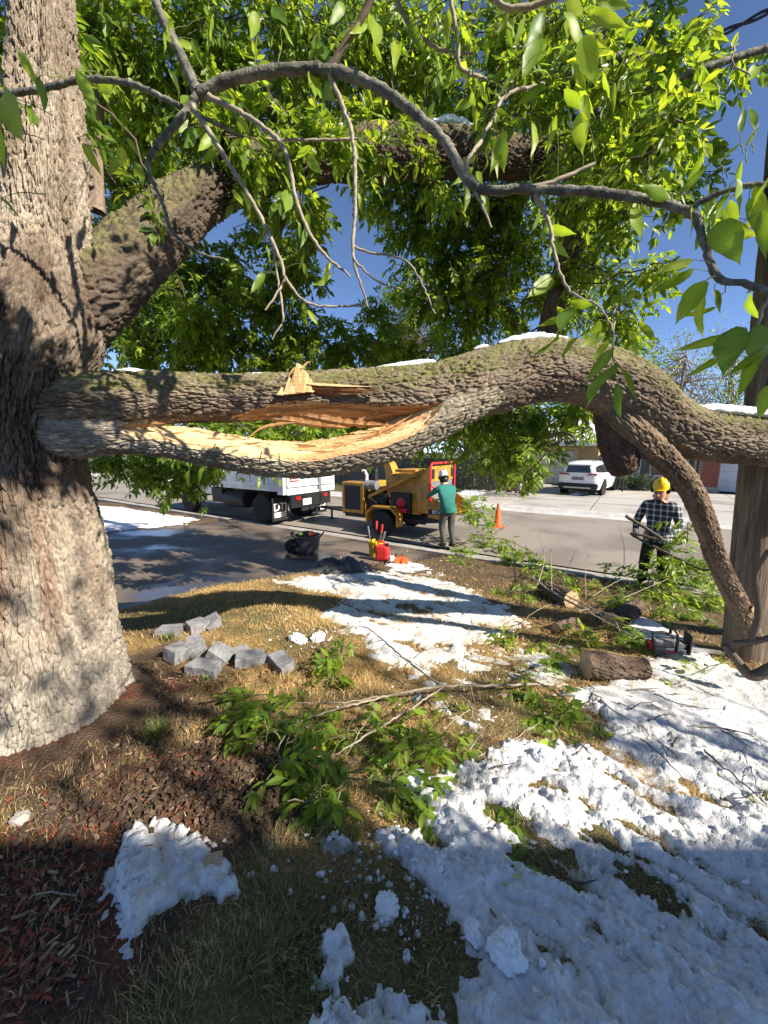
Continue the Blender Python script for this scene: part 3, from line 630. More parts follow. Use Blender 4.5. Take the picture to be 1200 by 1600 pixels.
def add_bark(name, V, F, d, col, parent, woodcol=None, ends=None, capmat=None):
    """bark faces as one part, freshly split faces as its child"""
    w = d['wood'][F].mean(1) > 0.5 if d['wood'].any() else np.zeros(len(F), bool)
    def sub(sel, nm, m, c, par):
        Fs = F[sel]; used = np.unique(Fs); mp = np.full(len(V), -1); mp[used] = np.arange(len(used))
        return obj(nm, mesh_np(nm, V[used], mp[Fs], m, col=c[used]), par)
    o = sub(~w, name, M_bark, col, parent)
    if w.any(): sub(w, 'split_wood', M_wood, woodcol, o)
    n, m = d['n'], d['m']
    for which in (ends or []):
        ring = V[:n] if which == 'start' else V[(m-1)*n:]
        cen = ring.mean(0); VV = [cen]; FF = []
        for k, f in enumerate((.33, .66, 1.0)):
            VV += list(cen + (ring-cen)*f + (fbm(ring*30+k, 2, 5)[:, None]*0.006))
        VV = np.array(VV)
        FF = [(0, 1+i, 1+(i+1) % n) for i in range(n)] + [(1+k*n+i, 1+(k+1)*n+i, 1+(k+1)*n+(i+1) % n, 1+k*n+(i+1) % n) for k in range(2) for i in range(n)]
        obj('cut_face', mesh_np('cut_face', VV, FF, capmat or M_cutw, col=np.tile([.5, .34, .19], (len(VV), 1))), o)
    return o
PALE, PALE2 = (0.38, 0.32, 0.25), (0.25, 0.20, 0.15)
DARKB, DARKB2 = (0.105, 0.073, 0.052), (0.105, 0.068, 0.048)
MOSS = (0.17, 0.165, 0.065)

tree = empty('broken_tree', (TRUNK[0], TRUNK[1], float(lawn_z(*TRUNK))), 'old tree at the left with a split, sagging main limb', 'tree')
tree_parts = []
def tpart(o):                                     # geometry is written in world coordinates
    o.matrix_parent_inverse = Matrix.Translation(-tree.location) ; return o
# trunk
tr = rows_y((42, 1262, 2.2, 150), (45, 1180, 2.2, 138), (52, 1080, 2.2, 126), (56, 980, 2.2, 114), (50, 880, 2.2, 104), (36, 780, 2.2, 96), (24, 680, 2.2, 94), (28, 590, 2.2, 100), (46, 510, 2.23, 104), (60, 440, 2.27, 84), (70, 380, 2.3, 68), (71, 300, 2.3, 64), (71, 200, 2.3, 60), (70, 100, 2.3, 52), (70, 0, 2.3, 46), (74, -200, 2.32, 38))
def trunk_flare(TH, TT, u):
    lob = 0.5 + 0.5*np.cos(TH*5 + 1.0 + 0.8*np.sin(TH*2)); t = np.maximum(TT - 0.42, 0); return (0.03 + 0.24*lob**1.5)*np.exp(-t/0.13) + 0.06*np.exp(-t/0.45)*lob - 0.035
V, F, d = bark_tube(tr, 0.0068, 450, 0.046, (0.027, 0.11), 1, (0, -1, 0), None, 0.05, trunk_flare, face=0.75, net=0.62)
c = bark_col(d, PALE, PALE2, seed=1)
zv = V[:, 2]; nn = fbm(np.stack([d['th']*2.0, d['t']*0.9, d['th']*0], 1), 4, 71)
wet = sstep(0.95, 1.45, zv + 0.55*nn) * sstep(2.78, 2.5, zv + 0.12*nn)           # damp bark around the limb collar, with leaf shade darkened into the colour
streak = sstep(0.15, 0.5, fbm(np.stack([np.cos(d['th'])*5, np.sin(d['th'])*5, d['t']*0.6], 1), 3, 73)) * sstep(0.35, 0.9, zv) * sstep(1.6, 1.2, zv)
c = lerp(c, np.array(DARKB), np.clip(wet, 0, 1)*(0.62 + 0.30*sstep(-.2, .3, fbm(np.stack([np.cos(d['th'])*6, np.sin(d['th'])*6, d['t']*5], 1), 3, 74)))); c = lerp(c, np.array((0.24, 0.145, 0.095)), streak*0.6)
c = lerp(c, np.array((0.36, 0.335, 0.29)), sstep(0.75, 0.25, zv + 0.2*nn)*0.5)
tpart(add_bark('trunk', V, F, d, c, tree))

# the broken limb: upper half runs on to the right as an arch, the lower half is torn loose beneath it
mossf = lambda d: sstep(-0.1, 0.6, d['nz'])
ul = rows((40, 636, 2.17, 50), (110, 634, 2.13, 47), (180, 627, 2.15, 43), (280, 622, 2.24, 38), (380, 622, 2.33, 36), (480, 621, 2.42, 38), (580, 621, 2.5, 42), (680, 617, 2.56, 47), (760, 598, 2.6, 50), (840, 580, 2.66, 47), (910, 583, 2.72, 46), (970, 608, 2.78, 48), (1020, 650, 2.84, 46), (1080, 677, 2.9, 39), (1150, 687, 2.96, 36), (1230, 696, 3.02, 35), (1330, 720, 3.1, 33), (1480, 800, 3.25, 25), (1600, 880, 3.4, 16))
def ucut(u, th, r):
    e = sstep(0.12, 0.17, u) * sstep(0.345, 0.31, u); return np.where(e > 0.01, r*(1.3 - 0.62*e), 9.0), -0.93, 0.37
V, F, d = bark_tube(ul, 0.0075, 230, 0.026, (0.028, 0.075), 2, (0, 0, 1), ucut, 0.07, face=1.3)
c = bark_col(d, (0.24, 0.19, 0.14), (0.15, 0.115, 0.085), MOSS, lambda d: mossf(d)*sstep(0.75, 0.55, d['u'])*0.85 + 0.25*mossf(d), 2)
wc = lerp(np.tile(np.array([0.58, 0.41, 0.23]), (len(V), 1)), np.array([0.44, 0.22, 0.10]), sstep(-0.3, 0.4, fbm(np.stack([d['th']*6, d['t']*4, d['th']*0], 1), 4, 88)))
limb = tpart(add_bark('broken_limb', V, F, d, c, tree, wc))
ll = rows((60, 668, 2.13, 38), (120, 682, 2.11, 34), (180, 682, 2.12, 27), (260, 687, 2.17, 27), (340, 700, 2.23, 29), (420, 713, 2.30, 30), (490, 715, 2.37, 30), (550, 704, 2.42, 31), (610, 688, 2.46, 31), (670, 660, 2.49, 32), (730, 628, 2.52, 32), (790, 600, 2.56, 28))
def lcut(u, th, r):
    e = sstep(0.12, 0.22, u) * sstep(0.88, 0.76, u); return np.where(e > 0.01, r*(1.25 - 0.82*e), 9.0), 0.84, 0.54
V, F, d = bark_tube(ll, 0.0075, 200, 0.022, (0.026, 0.075), 3, (0, 0, 1), lcut, 0.06, face=1.5)
c = bark_col(d, (0.36, 0.31, 0.25), (0.22, 0.18, 0.14), (0.15, 0.15, 0.08), lambda d: 0.4*sstep(.5, .9, d['u']), 3)
edge = fbm(np.stack([d['th']*7, d['t']*2.5, d['th']*0], 1), 4, 89)
wc = lerp(np.tile(np.array([0.70, 0.50, 0.27]), (len(V), 1)), np.array([0.54, 0.29, 0.13]), sstep(-0.05, 0.5, edge + 0.5*sstep(.35, .6, d['u'])*sstep(.8, .6, d['u'])))
tpart(add_bark('torn_limb_half', V, F, d, c, tree, wc))
# splinters between the halves, each of its own
def splinter(pts, w0, seed, nm='splinter', colr=((0.58, 0.36, 0.17), (0.40, 0.17, 0.06))):
    P, t = resample(catmull(np.array([[*at(u, v, dd), 0] for u, v, dd in pts]), 10), 0.02); C = P[:, :3]; r2 = np.random.default_rng(seed); n = len(C)
    w = w0*np.sin(np.linspace(0.25, 3.0, n))*(1 + .3*r2.normal(size=n)*.5); V = []; up = np.array([.1, -.5, .85])
    for i in range(n):
        a = up*w[i] + r2.normal(0, w0*.08, 3); b = np.array([0.2, .8, .4])*w[i]*.35
        V += [C[i]+a, C[i]+b, C[i]-a, C[i]-b]
    F = [(4*i+k, 4*i+(k+1) % 4, 4*i+4+(k+1) % 4, 4*i+4+k) for i in range(n-1) for k in range(4)] + [(0, 1, 2, 3), (4*n-1, 4*n-2, 4*n-3, 4*n-4)]
    cc = np.repeat(np.array(colr[0])[None]*(1-r2.random((n, 1))*.3), 4, 0); cc[::2] = np.array(colr[1])
    tpart(obj(nm, mesh_np(nm, np.array(V), F, M_wood, smooth=False, col=cc), tree))
for i, (pts, w) in enumerate([([(400, 652, 2.33), (450, 656, 2.34), (500, 664, 2.36), (545, 668, 2.40)], .025), ([(470, 648, 2.35), (540, 660, 2.38), (610, 665, 2.42)], .03), ([(390, 682, 2.28), (410, 668, 2.3), (440, 662, 2.33), (480, 660, 2.36)], .010), ([(560, 655, 2.42), (600, 648, 2.45), (650, 640, 2.49)], .02),
        ([(600, 672, 2.44), (585, 690, 2.42), (575, 702, 2.40)], .007), ([(606, 660, 2.42), (592, 675, 2.4), (598, 688, 2.4)], .006), ([(612, 652, 2.45), (600, 640, 2.42), (585, 648, 2.4)], .006), ([(330, 648, 2.27), (380, 648, 2.28), (440, 646, 2.31)], .018), ([(640, 650, 2.47), (610, 668, 2.42), (560, 690, 2.40)], .012), ([(640, 642, 2.49), (670, 634, 2.5), (700, 628, 2.5)], .012), ([(180, 672, 2.06), (215, 662, 2.06), (260, 662, 2.1)], .02)]):
    splinter(pts, w, 100+i)
rs = np.random.default_rng(15)
for k in range(34):                                # ragged fibres along the torn edges
    u0 = rs.uniform(200, 660); vt = np.interp(u0, [200, 300, 380, 450, 540, 600, 690], [668, 678, 692, 700, 694, 674, 645]) + rs.normal()*5; dd = np.interp(u0, [200, 690], [2.10, 2.46]); L = rs.uniform(12, 42); up_ = rs.normal(0, 5)
    splinter([(u0, vt, dd), (u0+L*.5, vt+up_*.3+np.interp(u0, [200, 440, 690], [2, 2, -9]), dd+.01), (u0+L, vt+up_+np.interp(u0, [200, 440, 690], [4, 4, -18]), dd+.02)], rs.uniform(.003, .007), 160+k)
# the torn knot on top of the limb, with raised flap
def wedge(pts2, depth0, thick, nm, cc):
    V = []; 
    for (u, v, dz) in pts2: V.append(at(u, v, depth0 + dz))
    V = np.array(V); V2 = V + np.array([0.01, thick, 0.0]); n = len(V)
    F = [tuple(range(n)), tuple(range(2*n-1, n-1, -1))] + [(i, i+n, (i+1) % n + n, (i+1) % n) for i in range(n)]
    C = np.tile(np.array(cc), (2*n, 1))*np.random.default_rng(n).uniform(.75, 1.15, (2*n, 1))
    o = tpart(obj(nm, mesh_np(nm, np.vstack([V, V2]), F, M_wood, smooth=False, col=C), tree)); return o
rk = np.random.default_rng(6)
for k in range(16):                                # upright shards of the torn knot
    f = k/15; u0 = 436 + 44*f; vt = 600 - 26*math.exp(-((f-.62)/.28)**2) + rk.normal()*6; vb = 617 - 5*f; w = 3.2 + rk.random()*2.2
    wedge([(u0-w, vb, -.045), (u0-w*.9+3, (vb+vt)/2, -.02), (u0-1+5, vt, .0), (u0+2+5, vt+2, .005), (u0+w+3, (vb+vt)/2+1, -.025), (u0+w, vb, -.05)], 2.255 + rk.normal()*.006, .025, 'torn_shard', (0.62-.14*(k % 3)*.5, 0.42-.12*(k % 3)*.5, 0.22-.08*(k % 3)*.5))
for k in range(12):                                # long slivers running to the right of it
    v0 = 597 + k*1.35; L = 60 + rk.random()*50; u0 = 478 + rk.normal()*6; dz = -.045 + .004*k
    wedge([(u0, v0-1.6, dz), (u0+L*.5, v0+2.5, dz+.005), (u0+L, v0+6+rk.normal()*2, dz+.02), (u0+L*.5, v0+5.5, dz), (u0, v0+2.2, dz-.004)], 2.275, .02, 'torn_sliver', (0.60, 0.40, 0.20) if k in (0, 1, 5, 10) else (0.40, 0.17, 0.065))
splinter([(470, 580, 2.25), (478, 568, 2.25), (486, 565, 2.26)], .012, 140); splinter([(450, 590, 2.24), (456, 580, 2.24), (464, 572, 2.25)], .010, 141)

# second great limb, rising to the right, and its pieces
u2 = rows((50, 570, 2.2, 60), (100, 508, 2.22, 60), (165, 445, 2.3, 52), (230, 380, 2.45, 44), (300, 318, 2.7, 37), (400, 266, 3.0, 32), (510, 243, 3.3, 33), (600, 238, 3.5, 34), (680, 238, 3.6, 33), (760, 243, 3.7, 28), (820, 246, 3.78, 25), (905, 250, 3.85, 23))
V, F, d = bark_tube(u2, 0.009, 200, 0.040, (0.036, 0.075), 4, (0, 0, 1), None, 0.12)
c = bark_col(d, (0.125, 0.094, 0.07), (0.075, 0.058, 0.044), MOSS, lambda d: mossf(d)*0.8, 4)
tpart(add_bark('upper_limb', V, F, d, c, tree, None, ['end']))
def small_limb(nm, pts, seed, b1=(0.13, 0.095, 0.07), b2=(0.085, 0.06, 0.045), ref=(0, -1, 0), nang=56, step=0.014, amp=0.010, ends=None, cell=(0.022, 0.05), lump=.08):
    V, F, d = bark_tube(pts, step, nang, amp, cell, seed, ref, None, lump)
    return tpart(add_bark(nm, V, F, d, bark_col(d, b1, b2, seed=seed), tree, None, ends))
small_limb('hanging_limb', rows((905, 250, 3.86, 24), (900, 300, 3.9, 20), (892, 350, 3.95, 18), (884, 410, 4.0, 16), (868, 470, 4.05, 15), (858, 515, 4.1, 17), (842, 560, 4.1, 14)), 12, amp=.012)
small_limb('limb_stub', rows((962, 590, 2.82, 28), (961, 630, 2.84, 31), (966, 675, 2.86, 28), (972, 712, 2.86, 25), (974, 728, 2.86, 22), (975, 738, 2.86, 18), (976, 743, 2.86, 9)), 13, (0.15, 0.095, 0.068), (0.10, 0.066, 0.05), amp=.030, nang=130, step=.008, cell=(.02, .035), ends=['end'], lump=.2)
small_limb('leaning_branch', rows((945, 622, 2.82, 20), (978, 660, 2.74, 21), (1026, 705, 2.78, 19), (1070, 752, 2.87, 16.5), (1093, 795, 2.96, 15.5), (1106, 835, 3.05, 13.5), (1122, 880, 3.15, 13), (1143, 922, 3.24, 13), (1163, 965, 3.33, 12.5), (1180, 1000, 3.4, 10)), 14, (0.23, 0.165, 0.115), (0.12, 0.085, 0.062), amp=.024, nang=120, step=.008, cell=(.02, .08), lump=.16)
0 and small_limb('limb_sprout', rows((940, 640, 3.1, 12), (900, 690, 3.5, 9), (860, 600, 4.0, 8), (820, 520, 4.3, 8), (780, 420, 4.6, 7)), 15, nang=20, step=.03)
small_limb('leader', rows((150, 330, 3.4, 12), (147, 200, 3.3, 11), (158, 100, 3.3, 10), (165, -60, 3.3, 9)), 16, (0.30, 0.22, 0.17), (0.22, 0.16, 0.12), nang=30, step=.03, amp=.004)
for k, (u, v, dd) in enumerate([(1150, 925, 3.22), (1170, 948, 3.27)]):
    P = at(u, v, dd); V, F, d = bark_tube(np.array([[*(P + np.array([.06, .06, -.03])), .03], [*P, .03], [*(P + np.array([-.0, -.05, .0])), .028]]), .012, 24, .004, (.02, .05), 17+k, (0, 0, 1))
    tpart(add_bark('pruned_stub', V, F, d, bark_col(d, (.16, .1, .07), (.1, .07, .05), seed=9), tree, None, ['end'], M_cutw))
# ------------------------------------------------------------------ leaves
LEAF_COLS = np.array([(0.11, 0.19, 0.022), (0.145, 0.235, 0.026), (0.185, 0.275, 0.03), (0.085, 0.16, 0.025), (0.225, 0.31, 0.04)])
def norm(a): return a / (np.linalg.norm(a, axis=-1, keepdims=True) + 1e-9)
def compound(P, D, L, r2, leaflet=0.10, pairs=2, droop=0.35):
    """P, D: base and direction of each compound leaf. Returns leaflet bases, directions, normals, lengths and the rachis segments."""
    n = len(P); D = norm(D); up = np.tile([0, 0, 1.0], (n, 1)); side = norm(np.cross(D, up) + 1e-3*r2.normal(size=(n, 3))); nor = norm(np.cross(side, D) + 0.45*r2.normal(size=(n, 3))); side = norm(np.cross(D, nor))
    B, DD, NN, LL = [], [], [], []
    ts = np.linspace(0.45, 0.9, pairs)
    for t in ts:
        base = P + D*(L*t)[:, None] + np.array([0, 0, -1])*(droop*L*t*t)[:, None]
        for sgn in (-1, 1):
            d = norm(D*0.62 + side*sgn*(0.75 + 0.15*r2.normal(size=(n, 1))) + np.array([0, 0, -droop])*1.0 + 0.14*r2.normal(size=(n, 3)))
            B.append(base); DD.append(d); NN.append(norm(nor + 0.35*r2.normal(size=(n, 3)))); LL.append(leaflet*r2.uniform(0.75, 1.15, n))
    tip = P + D*L[:, None] + np.array([0, 0, -1])*(droop*L)[:, None]
    B.append(tip); DD.append(norm(D + np.array([0, 0, -droop*1.4]) + 0.1*r2.normal(size=(n, 3)))); NN.append(norm(nor + .3*r2.normal(size=(n, 3)))); LL.append(leaflet*r2.uniform(0.9, 1.3, n))
    return np.concatenate(B), np.concatenate(DD), np.concatenate(NN), np.concatenate(LL), (P, tip)
def leaf_geo(B, D, Nn, L, r2, wid=0.40, fold=0.25, cols=LEAF_COLS, bright=1.0):
    """a folded, pointed, slightly curled blade for every row"""
    n = len(B); D = norm(D); Sd = norm(np.cross(D, Nn)); Nn = np.cross(Sd, D); L = L[:, None]; W = L*wid*r2.uniform(.85, 1.15, (n, 1))*0.5
    cu = r2.uniform(-0.05, 0.22, (n, 1))*L
    v0 = B; v1 = B + D*L*.38 + Sd*W + Nn*W*fold; v2 = B + D*L*.38 - Sd*W + Nn*W*fold; v3 = B + D*L*.42 - Nn*0.01*L
    v4 = B + D*L*.75 + Sd*W*.62 + Nn*W*fold*.6 - Nn*cu*.5; v5 = B + D*L*.75 - Sd*W*.62 + Nn*W*fold*.6 - Nn*cu*.5; v6 = B + D*L - Nn*cu
    V = np.stack([v0, v1, v2, v3, v4, v5, v6], 1).reshape(-1, 3); k = np.arange(n)*7
    F = np.concatenate([np.stack(a, 1) for a in [(k, k+3, k+1), (k, k+2, k+3), (k+1, k+3, k+4), (k+3, k+6, k+4), (k+2, k+5, k+3), (k+3, k+5, k+6)]])
    C = np.repeat(cols[r2.integers(len(cols), size=n)]*r2.uniform(.75, 1.3, (n, 1))*bright, 7, 0)
    return V, F, C
# single-leaf meshes, shared by all leaves that are parts of their own
def leaf_mesh(i, big=True):
    r2 = np.random.default_rng(500+i); ns = 9; V, F = [], []; w = 0.18*r2.uniform(.85, 1.15); cu = r2.uniform(-.05, .25); fo = r2.uniform(.1, .35)
    for k in range(ns+1):
        t = k/ns; ww = w*(math.sin(math.pi*min(t*1.08, 1)**0.75)**0.9 if 0 < t < 1 else 0) + (0.004 if t < 1 else 0)
        ww *= 1 + (.06 if k % 2 else -.03); z = -cu*t*t*.6 + .03*math.sin(t*7+i)
        V += [(-ww, t, z + fo*ww + .012*math.sin(t*14)), (0, t, z), (ww, t, z + fo*ww - .012*math.sin(t*14+1))]
    for k in range(ns):
        b = 3*k; F += [(b, b+1, b+4, b+3), (b+1, b+2, b+5, b+4)]
    c = LEAF_COLS[i % 5]*r2.uniform(.9, 1.25)
    V = np.array(V); C = np.tile(c, (len(V), 1)); C[1::3] *= 1.25
    return mesh_np('leaf', V, F, M_leaf, col=C)
LEAVES = [leaf_mesh(i) for i in range(8)]
def leaf_obj(parent, B, D, Nn, L, inv=None, scale_w=1.0):
    D = Vector(D).normalized(); X_ = D.cross(Vector(Nn)).normalized(); Z_ = X_.cross(D)
    M = Matrix(((X_.x*L*scale_w, D.x*L, Z_.x*L, B[0]), (X_.y*L*scale_w, D.y*L, Z_.y*L, B[1]), (X_.z*L*scale_w, D.z*L, Z_.z*L, B[2]), (0, 0, 0, 1)))
    o = bpy.data.objects.new('leaf', random.choice(LEAVES)); COL.objects.link(o); o.parent = parent
    if inv is not None: o.matrix_parent_inverse = inv
    o.matrix_basis = M; return o
def tubes(segs, n=5):                             # many thin tapered tubes at once; segs: list of (points, radii)
    V, F, b = [], [], 0
    for P, r in segs:
        P = np.asarray(P, float); m = len(P); r = np.asarray(r, float)*np.ones(m)
        T = norm(np.gradient(P, axis=0)); a = np.cross(T, [0.37, 0.21, 0.9]); a = norm(a); c_ = np.cross(T, a)
        th = np.linspace(0, 2*math.pi, n, endpoint=False)
        V.append((P[:, None] + r[:, None, None]*(a[:, None]*np.cos(th)[None, :, None] + c_[:, None]*np.sin(th)[None, :, None])).reshape(-1, 3))
        ii = np.arange(m*n).reshape(m, n) + b; nx_ = np.roll(ii, -1, 1)
        F.append(np.stack([ii[:-1].ravel(), nx_[:-1].ravel(), nx_[1:].ravel(), ii[1:].ravel()], 1)); b += m*n
    return np.concatenate(V), np.concatenate(F)
def bez(a, b, sag, n=7, r2=None, wob=0.0):
    t = np.linspace(0, 1, n)[:, None]; P = a + (b-a)*t + np.array([0, 0, 1])*sag*4*t*(1-t)
    if r2 is not None: P = P + wob*np.linalg.norm(b-a)*r2.normal(size=(n, 3))*(t*(1-t)*2)
    return P

tl = twig_litter()
for nm_, m_, k_ in (('twig_litter', M_twigd, 0), ('twig_litter', M_twig, 1)):
    Vv, Ff = tubes(tl[k_::2], 5); tag(obj(nm_, mesh_np(nm_, Vv, Ff, m_)), ('dark' if k_ == 0 else 'pale') + ' broken twigs strewn among the cuttings and snow', 'twigs', kind='stuff')

# ------------------------------------------------------------------ crown of the broken tree
# foliage masses: pixel, depth, half size (m), number of compound leaves
BLOBS = [
 (170, 40, 3.0, .60, 170), (300, 50, 3.2, .70, 240), (430, 40, 3.3, .70, 240), (560, 60, 3.5, .75, 250), (680, 60, 3.6, .75, 230), (790, 60, 3.6, .7, 190), (880, 70, 3.7, .6, 120),
 (250, 150, 3.6, .7, 200), (380, 180, 3.7, .7, 200), (500, 170, 4.2, .8, 220), (640, 160, 4.2, .8, 230), (760, 170, 4.2, .75, 200), (860, 180, 4.2, .6, 120),
 (380, 270, 4.2, .6, 140), (470, 330, 3.3, .35, 70), (600, 270, 4.4, .6, 170), (660, 330, 4.4, .7, 220), (740, 330, 4.5, .7, 210), (820, 330, 4.6, .6, 140), (930, 350, 4.6, .5, 110),
 (240, 440, 4.6, .9, 330), (340, 420, 4.7, .9, 330), (420, 470, 5.0, .8, 260), (230, 540, 4.8, .9, 330), (330, 540, 5.0, .9, 330), (430, 560, 5.2, .8, 240), (180, 500, 5.5, 1., 260), (440, 400, 4.4, .5, 110),
 (540, 540, 5.4, .7, 190), (620, 540, 5.6, .8, 220), (700, 480, 5.0, .8, 280), (700, 410, 4.8, .75, 250), (780, 470, 5.0, .8, 250), (780, 400, 4.8, .7, 200), (860, 440, 5.0, .6, 130), (940, 430, 4.7, .5, 110), (970, 490, 4.6, .45, 90), (900, 500, 5.2, .5, 100), (730, 550, 5.4, .8, 200), (640, 450, 6.0, .5, 60),
 (950, 200, 4.0, .45, 90), (985, 290, 3.9, .4, 70), (1000, 180, 3.3, .35, 75), (1040, 170, 3.2, .28, 60), (990, 240, 3.2, .3, 55), (1060, 110, 3.5, .35, 40), (950, 100, 3.6, .45, 70),
 (170, 715, 5.2, .42, 120), (230, 735, 5.6, .45, 150), (290, 745, 6.0, .45, 150), (335, 722, 6.2, .35, 70), (200, 655, 5.0, .5, 120), (320, 670, 5.5, .5, 130), (420, 660, 5.8, .5, 120), (540, 650, 5.8, .5, 110),
 (680, 665, 5.2, .4, 90), (740, 655, 5.0, .5, 130), (800, 640, 4.8, .55, 150), (785, 700, 5.0, .42, 100), (855, 645, 4.8, .5, 110), (840, 700, 4.4, .28, 50), (905, 630, 4.6, .35, 60), (620, 680, 5.8, .3, 40), (830, 735, 4.2, .22, 30),
 (420, 250, 2.7, .24, 24), (520, 235, 2.9, .28, 32), (590, 230, 3.0, .3, 40), (660, 260, 3.1, .28, 30), (450, 190, 2.7, .3, 36), (350, 672, 4.2, .35, 90), (430, 676, 4.3, .35, 90), (510, 672, 4.4, .35, 90), (590, 660, 4.5, .35, 80), (950, 40, 2.7, .3, 45), (1000, 110, 2.5, .28, 45), (1020, 240, 2.7, .28, 42), (1065, 190, 2.4, .2, 28), (900, 290, 3.1, .35, 50), (1080, 60, 2.6, .22, 22), (1000, 30, 3.4, .4, 60), (1100, 130, 3.2, .3, 40), (1050, 280, 3.5, .35, 60), (930, 420, 3.8, .4, 60), (480, 520, 5.0, .6, 120), (570, 500, 5.5, .5, 60), (300, 480, 4.2, .6, 150), (880, 30, 3.2, .4, 60), (985, 340, 3.3, .3, 45), (880, 120, 2.9, .3, 40), (800, 150, 2.9, .3, 40), (930, 200, 3.0, .3, 45), (1010, 420, 3.4, .25, 24), (255, 300, 2.35, .16, 12), (350, 210, 2.5, .22, 22), (290, 200, 2.6, .25, 26), (300, 668, 3.6, .22, 40), (380, 674, 3.6, .22, 45), (470, 676, 3.8, .24, 45), (560, 668, 3.9, .24, 40), (200, 250, 4.4, .6, 170), (180, 330, 4.6, .6, 170), (180, 160, 4.2, .6, 130), (240, 230, 4.4, .5, 100), (-60, 120, 2.6, .5, 120), (40, 40, 2.2, .35, 55), (20, 150, 1.9, .25, 34), (-40, 300, 3.2, .6, 120),
]
# unseen crown foliage over and behind the viewer, added to dapple the trunk collar and upper limb
OVER = [((0.05, 0.60, 3.55), .42, 130), ((0.45, 0.40, 3.85), .42, 100), ((-0.5, 0.9, 3.3), .30, 50), ((0.75, 1.35, 4.2), .42, 110), ((0.25, 1.65, 3.95), .38, 100), ((-1.2, 0.9, 4.1), .4, 30)]
r2 = np.random.default_rng(77)
limbpts = np.vstack([rows(*[(u, v, d, 1) for (u, v, d) in [(905, 250, 3.85), (820, 250, 3.8), (740, 248, 3.7), (650, 240, 3.6), (560, 240, 3.5), (470, 258, 3.3), (380, 292, 3.0), (884, 410, 4.0), (860, 510, 4.1), (840, 580, 2.7), (760, 598, 2.6), (960, 608, 2.8), (1080, 677, 2.9), (73, 100, 2.2), (150, 100, 3.3), (150, 250, 3.35), (900, 690, 3.5), (780, 420, 4.6)]])[:, :3], [[-1.65, 2.4, 4.6]]])
twigs, Bs, Ds, Ns, Ls, rach = [], [], [], [], [], []
def blob_leaves(c, R_, n, leaf=0.090, twig_r=0.006):
    n = int(n*1.35)
    ntw = max(3, n//9); a = limbpts[np.argmin(np.linalg.norm(limbpts - c, axis=1) + 0.3*r2.random(len(limbpts)))]
    if np.linalg.norm(c-a) < 1.6: twigs.append((bez(a, c, 0.16*np.linalg.norm(c-a), 8, r2, .09), np.linspace(.011, .006, 8)))
    d = norm(r2.normal(size=(ntw, 3))); ends = c + d*R_*np.array([1.15, 1.0, 0.85])*(r2.random((ntw, 1))**0.5)*1.15
    ends[:, 2] -= 0.12*R_
    P, D = [], []
    for e in ends:
        s = c + (e-c)*r2.uniform(0, .25) + r2.normal(0, .06*R_, 3); path = bez(s, e, 0.10*R_, 6, r2, .06)
        twigs.append((path, np.linspace(twig_r, .0022, 6)))
        k = max(2, int(round(n/ntw)))
        for j in range(k):
            t = r2.uniform(.2, 1.0); f = t*5; i0 = min(int(f), 4); P.append(path[i0] + (path[i0+1]-path[i0])*(f-i0)); D.append(norm(e-s)*0.7 + r2.normal(0, .6, 3) + np.array([0, 0, -.35]))
    P, D = np.array(P), np.array(D); L = r2.uniform(.10, .18, len(P))
    b, dd, nn, ll, rc = compound(P, D, L, r2, leaf, 2 if r2.random() < .6 else 3)
    Bs.append(b); Ds.append(dd); Ns.append(nn); Ls.append(ll); rach.append(rc)
for (u, v, d, R_, n) in BLOBS: blob_leaves(at(u, v, d), R_, n)
for (c_, R_, n) in OVER: blob_leaves(np.array(c_), R_, n)
B, D, Nn, L = map(np.concatenate, (Bs, Ds, Ns, Ls))
# the largest leaves in view become parts of their own (see below); the rest are one mass
V, F, C = leaf_geo(B, D, Nn, L, r2)
fo = tpart(obj('foliage', mesh_np('foliage', V, F, M_leaf, smooth=False, col=C), tree)); fo['kind'] = 'stuff'
for P, tip in rach:
    for a, b in zip(P, tip): twigs.append((np.array([a, (a+b)/2 + [0, 0, .01], b]), np.array([.0022, .0018, .0012])))
V, F = tubes([t for t in twigs if len(t[0]) > 3], 5); tpart(obj('twigs', mesh_np('twigs', V, F, M_twigd), tree))['kind'] = 'stuff'
V, F = tubes([t for t in twigs if len(t[0]) <= 3], 3); tpart(obj('leaf_stalks', mesh_np('leaf_stalks', V, F, M_blade, col=np.tile([.14, .17, .05], (len(V), 1))), tree))['kind'] = 'stuff'

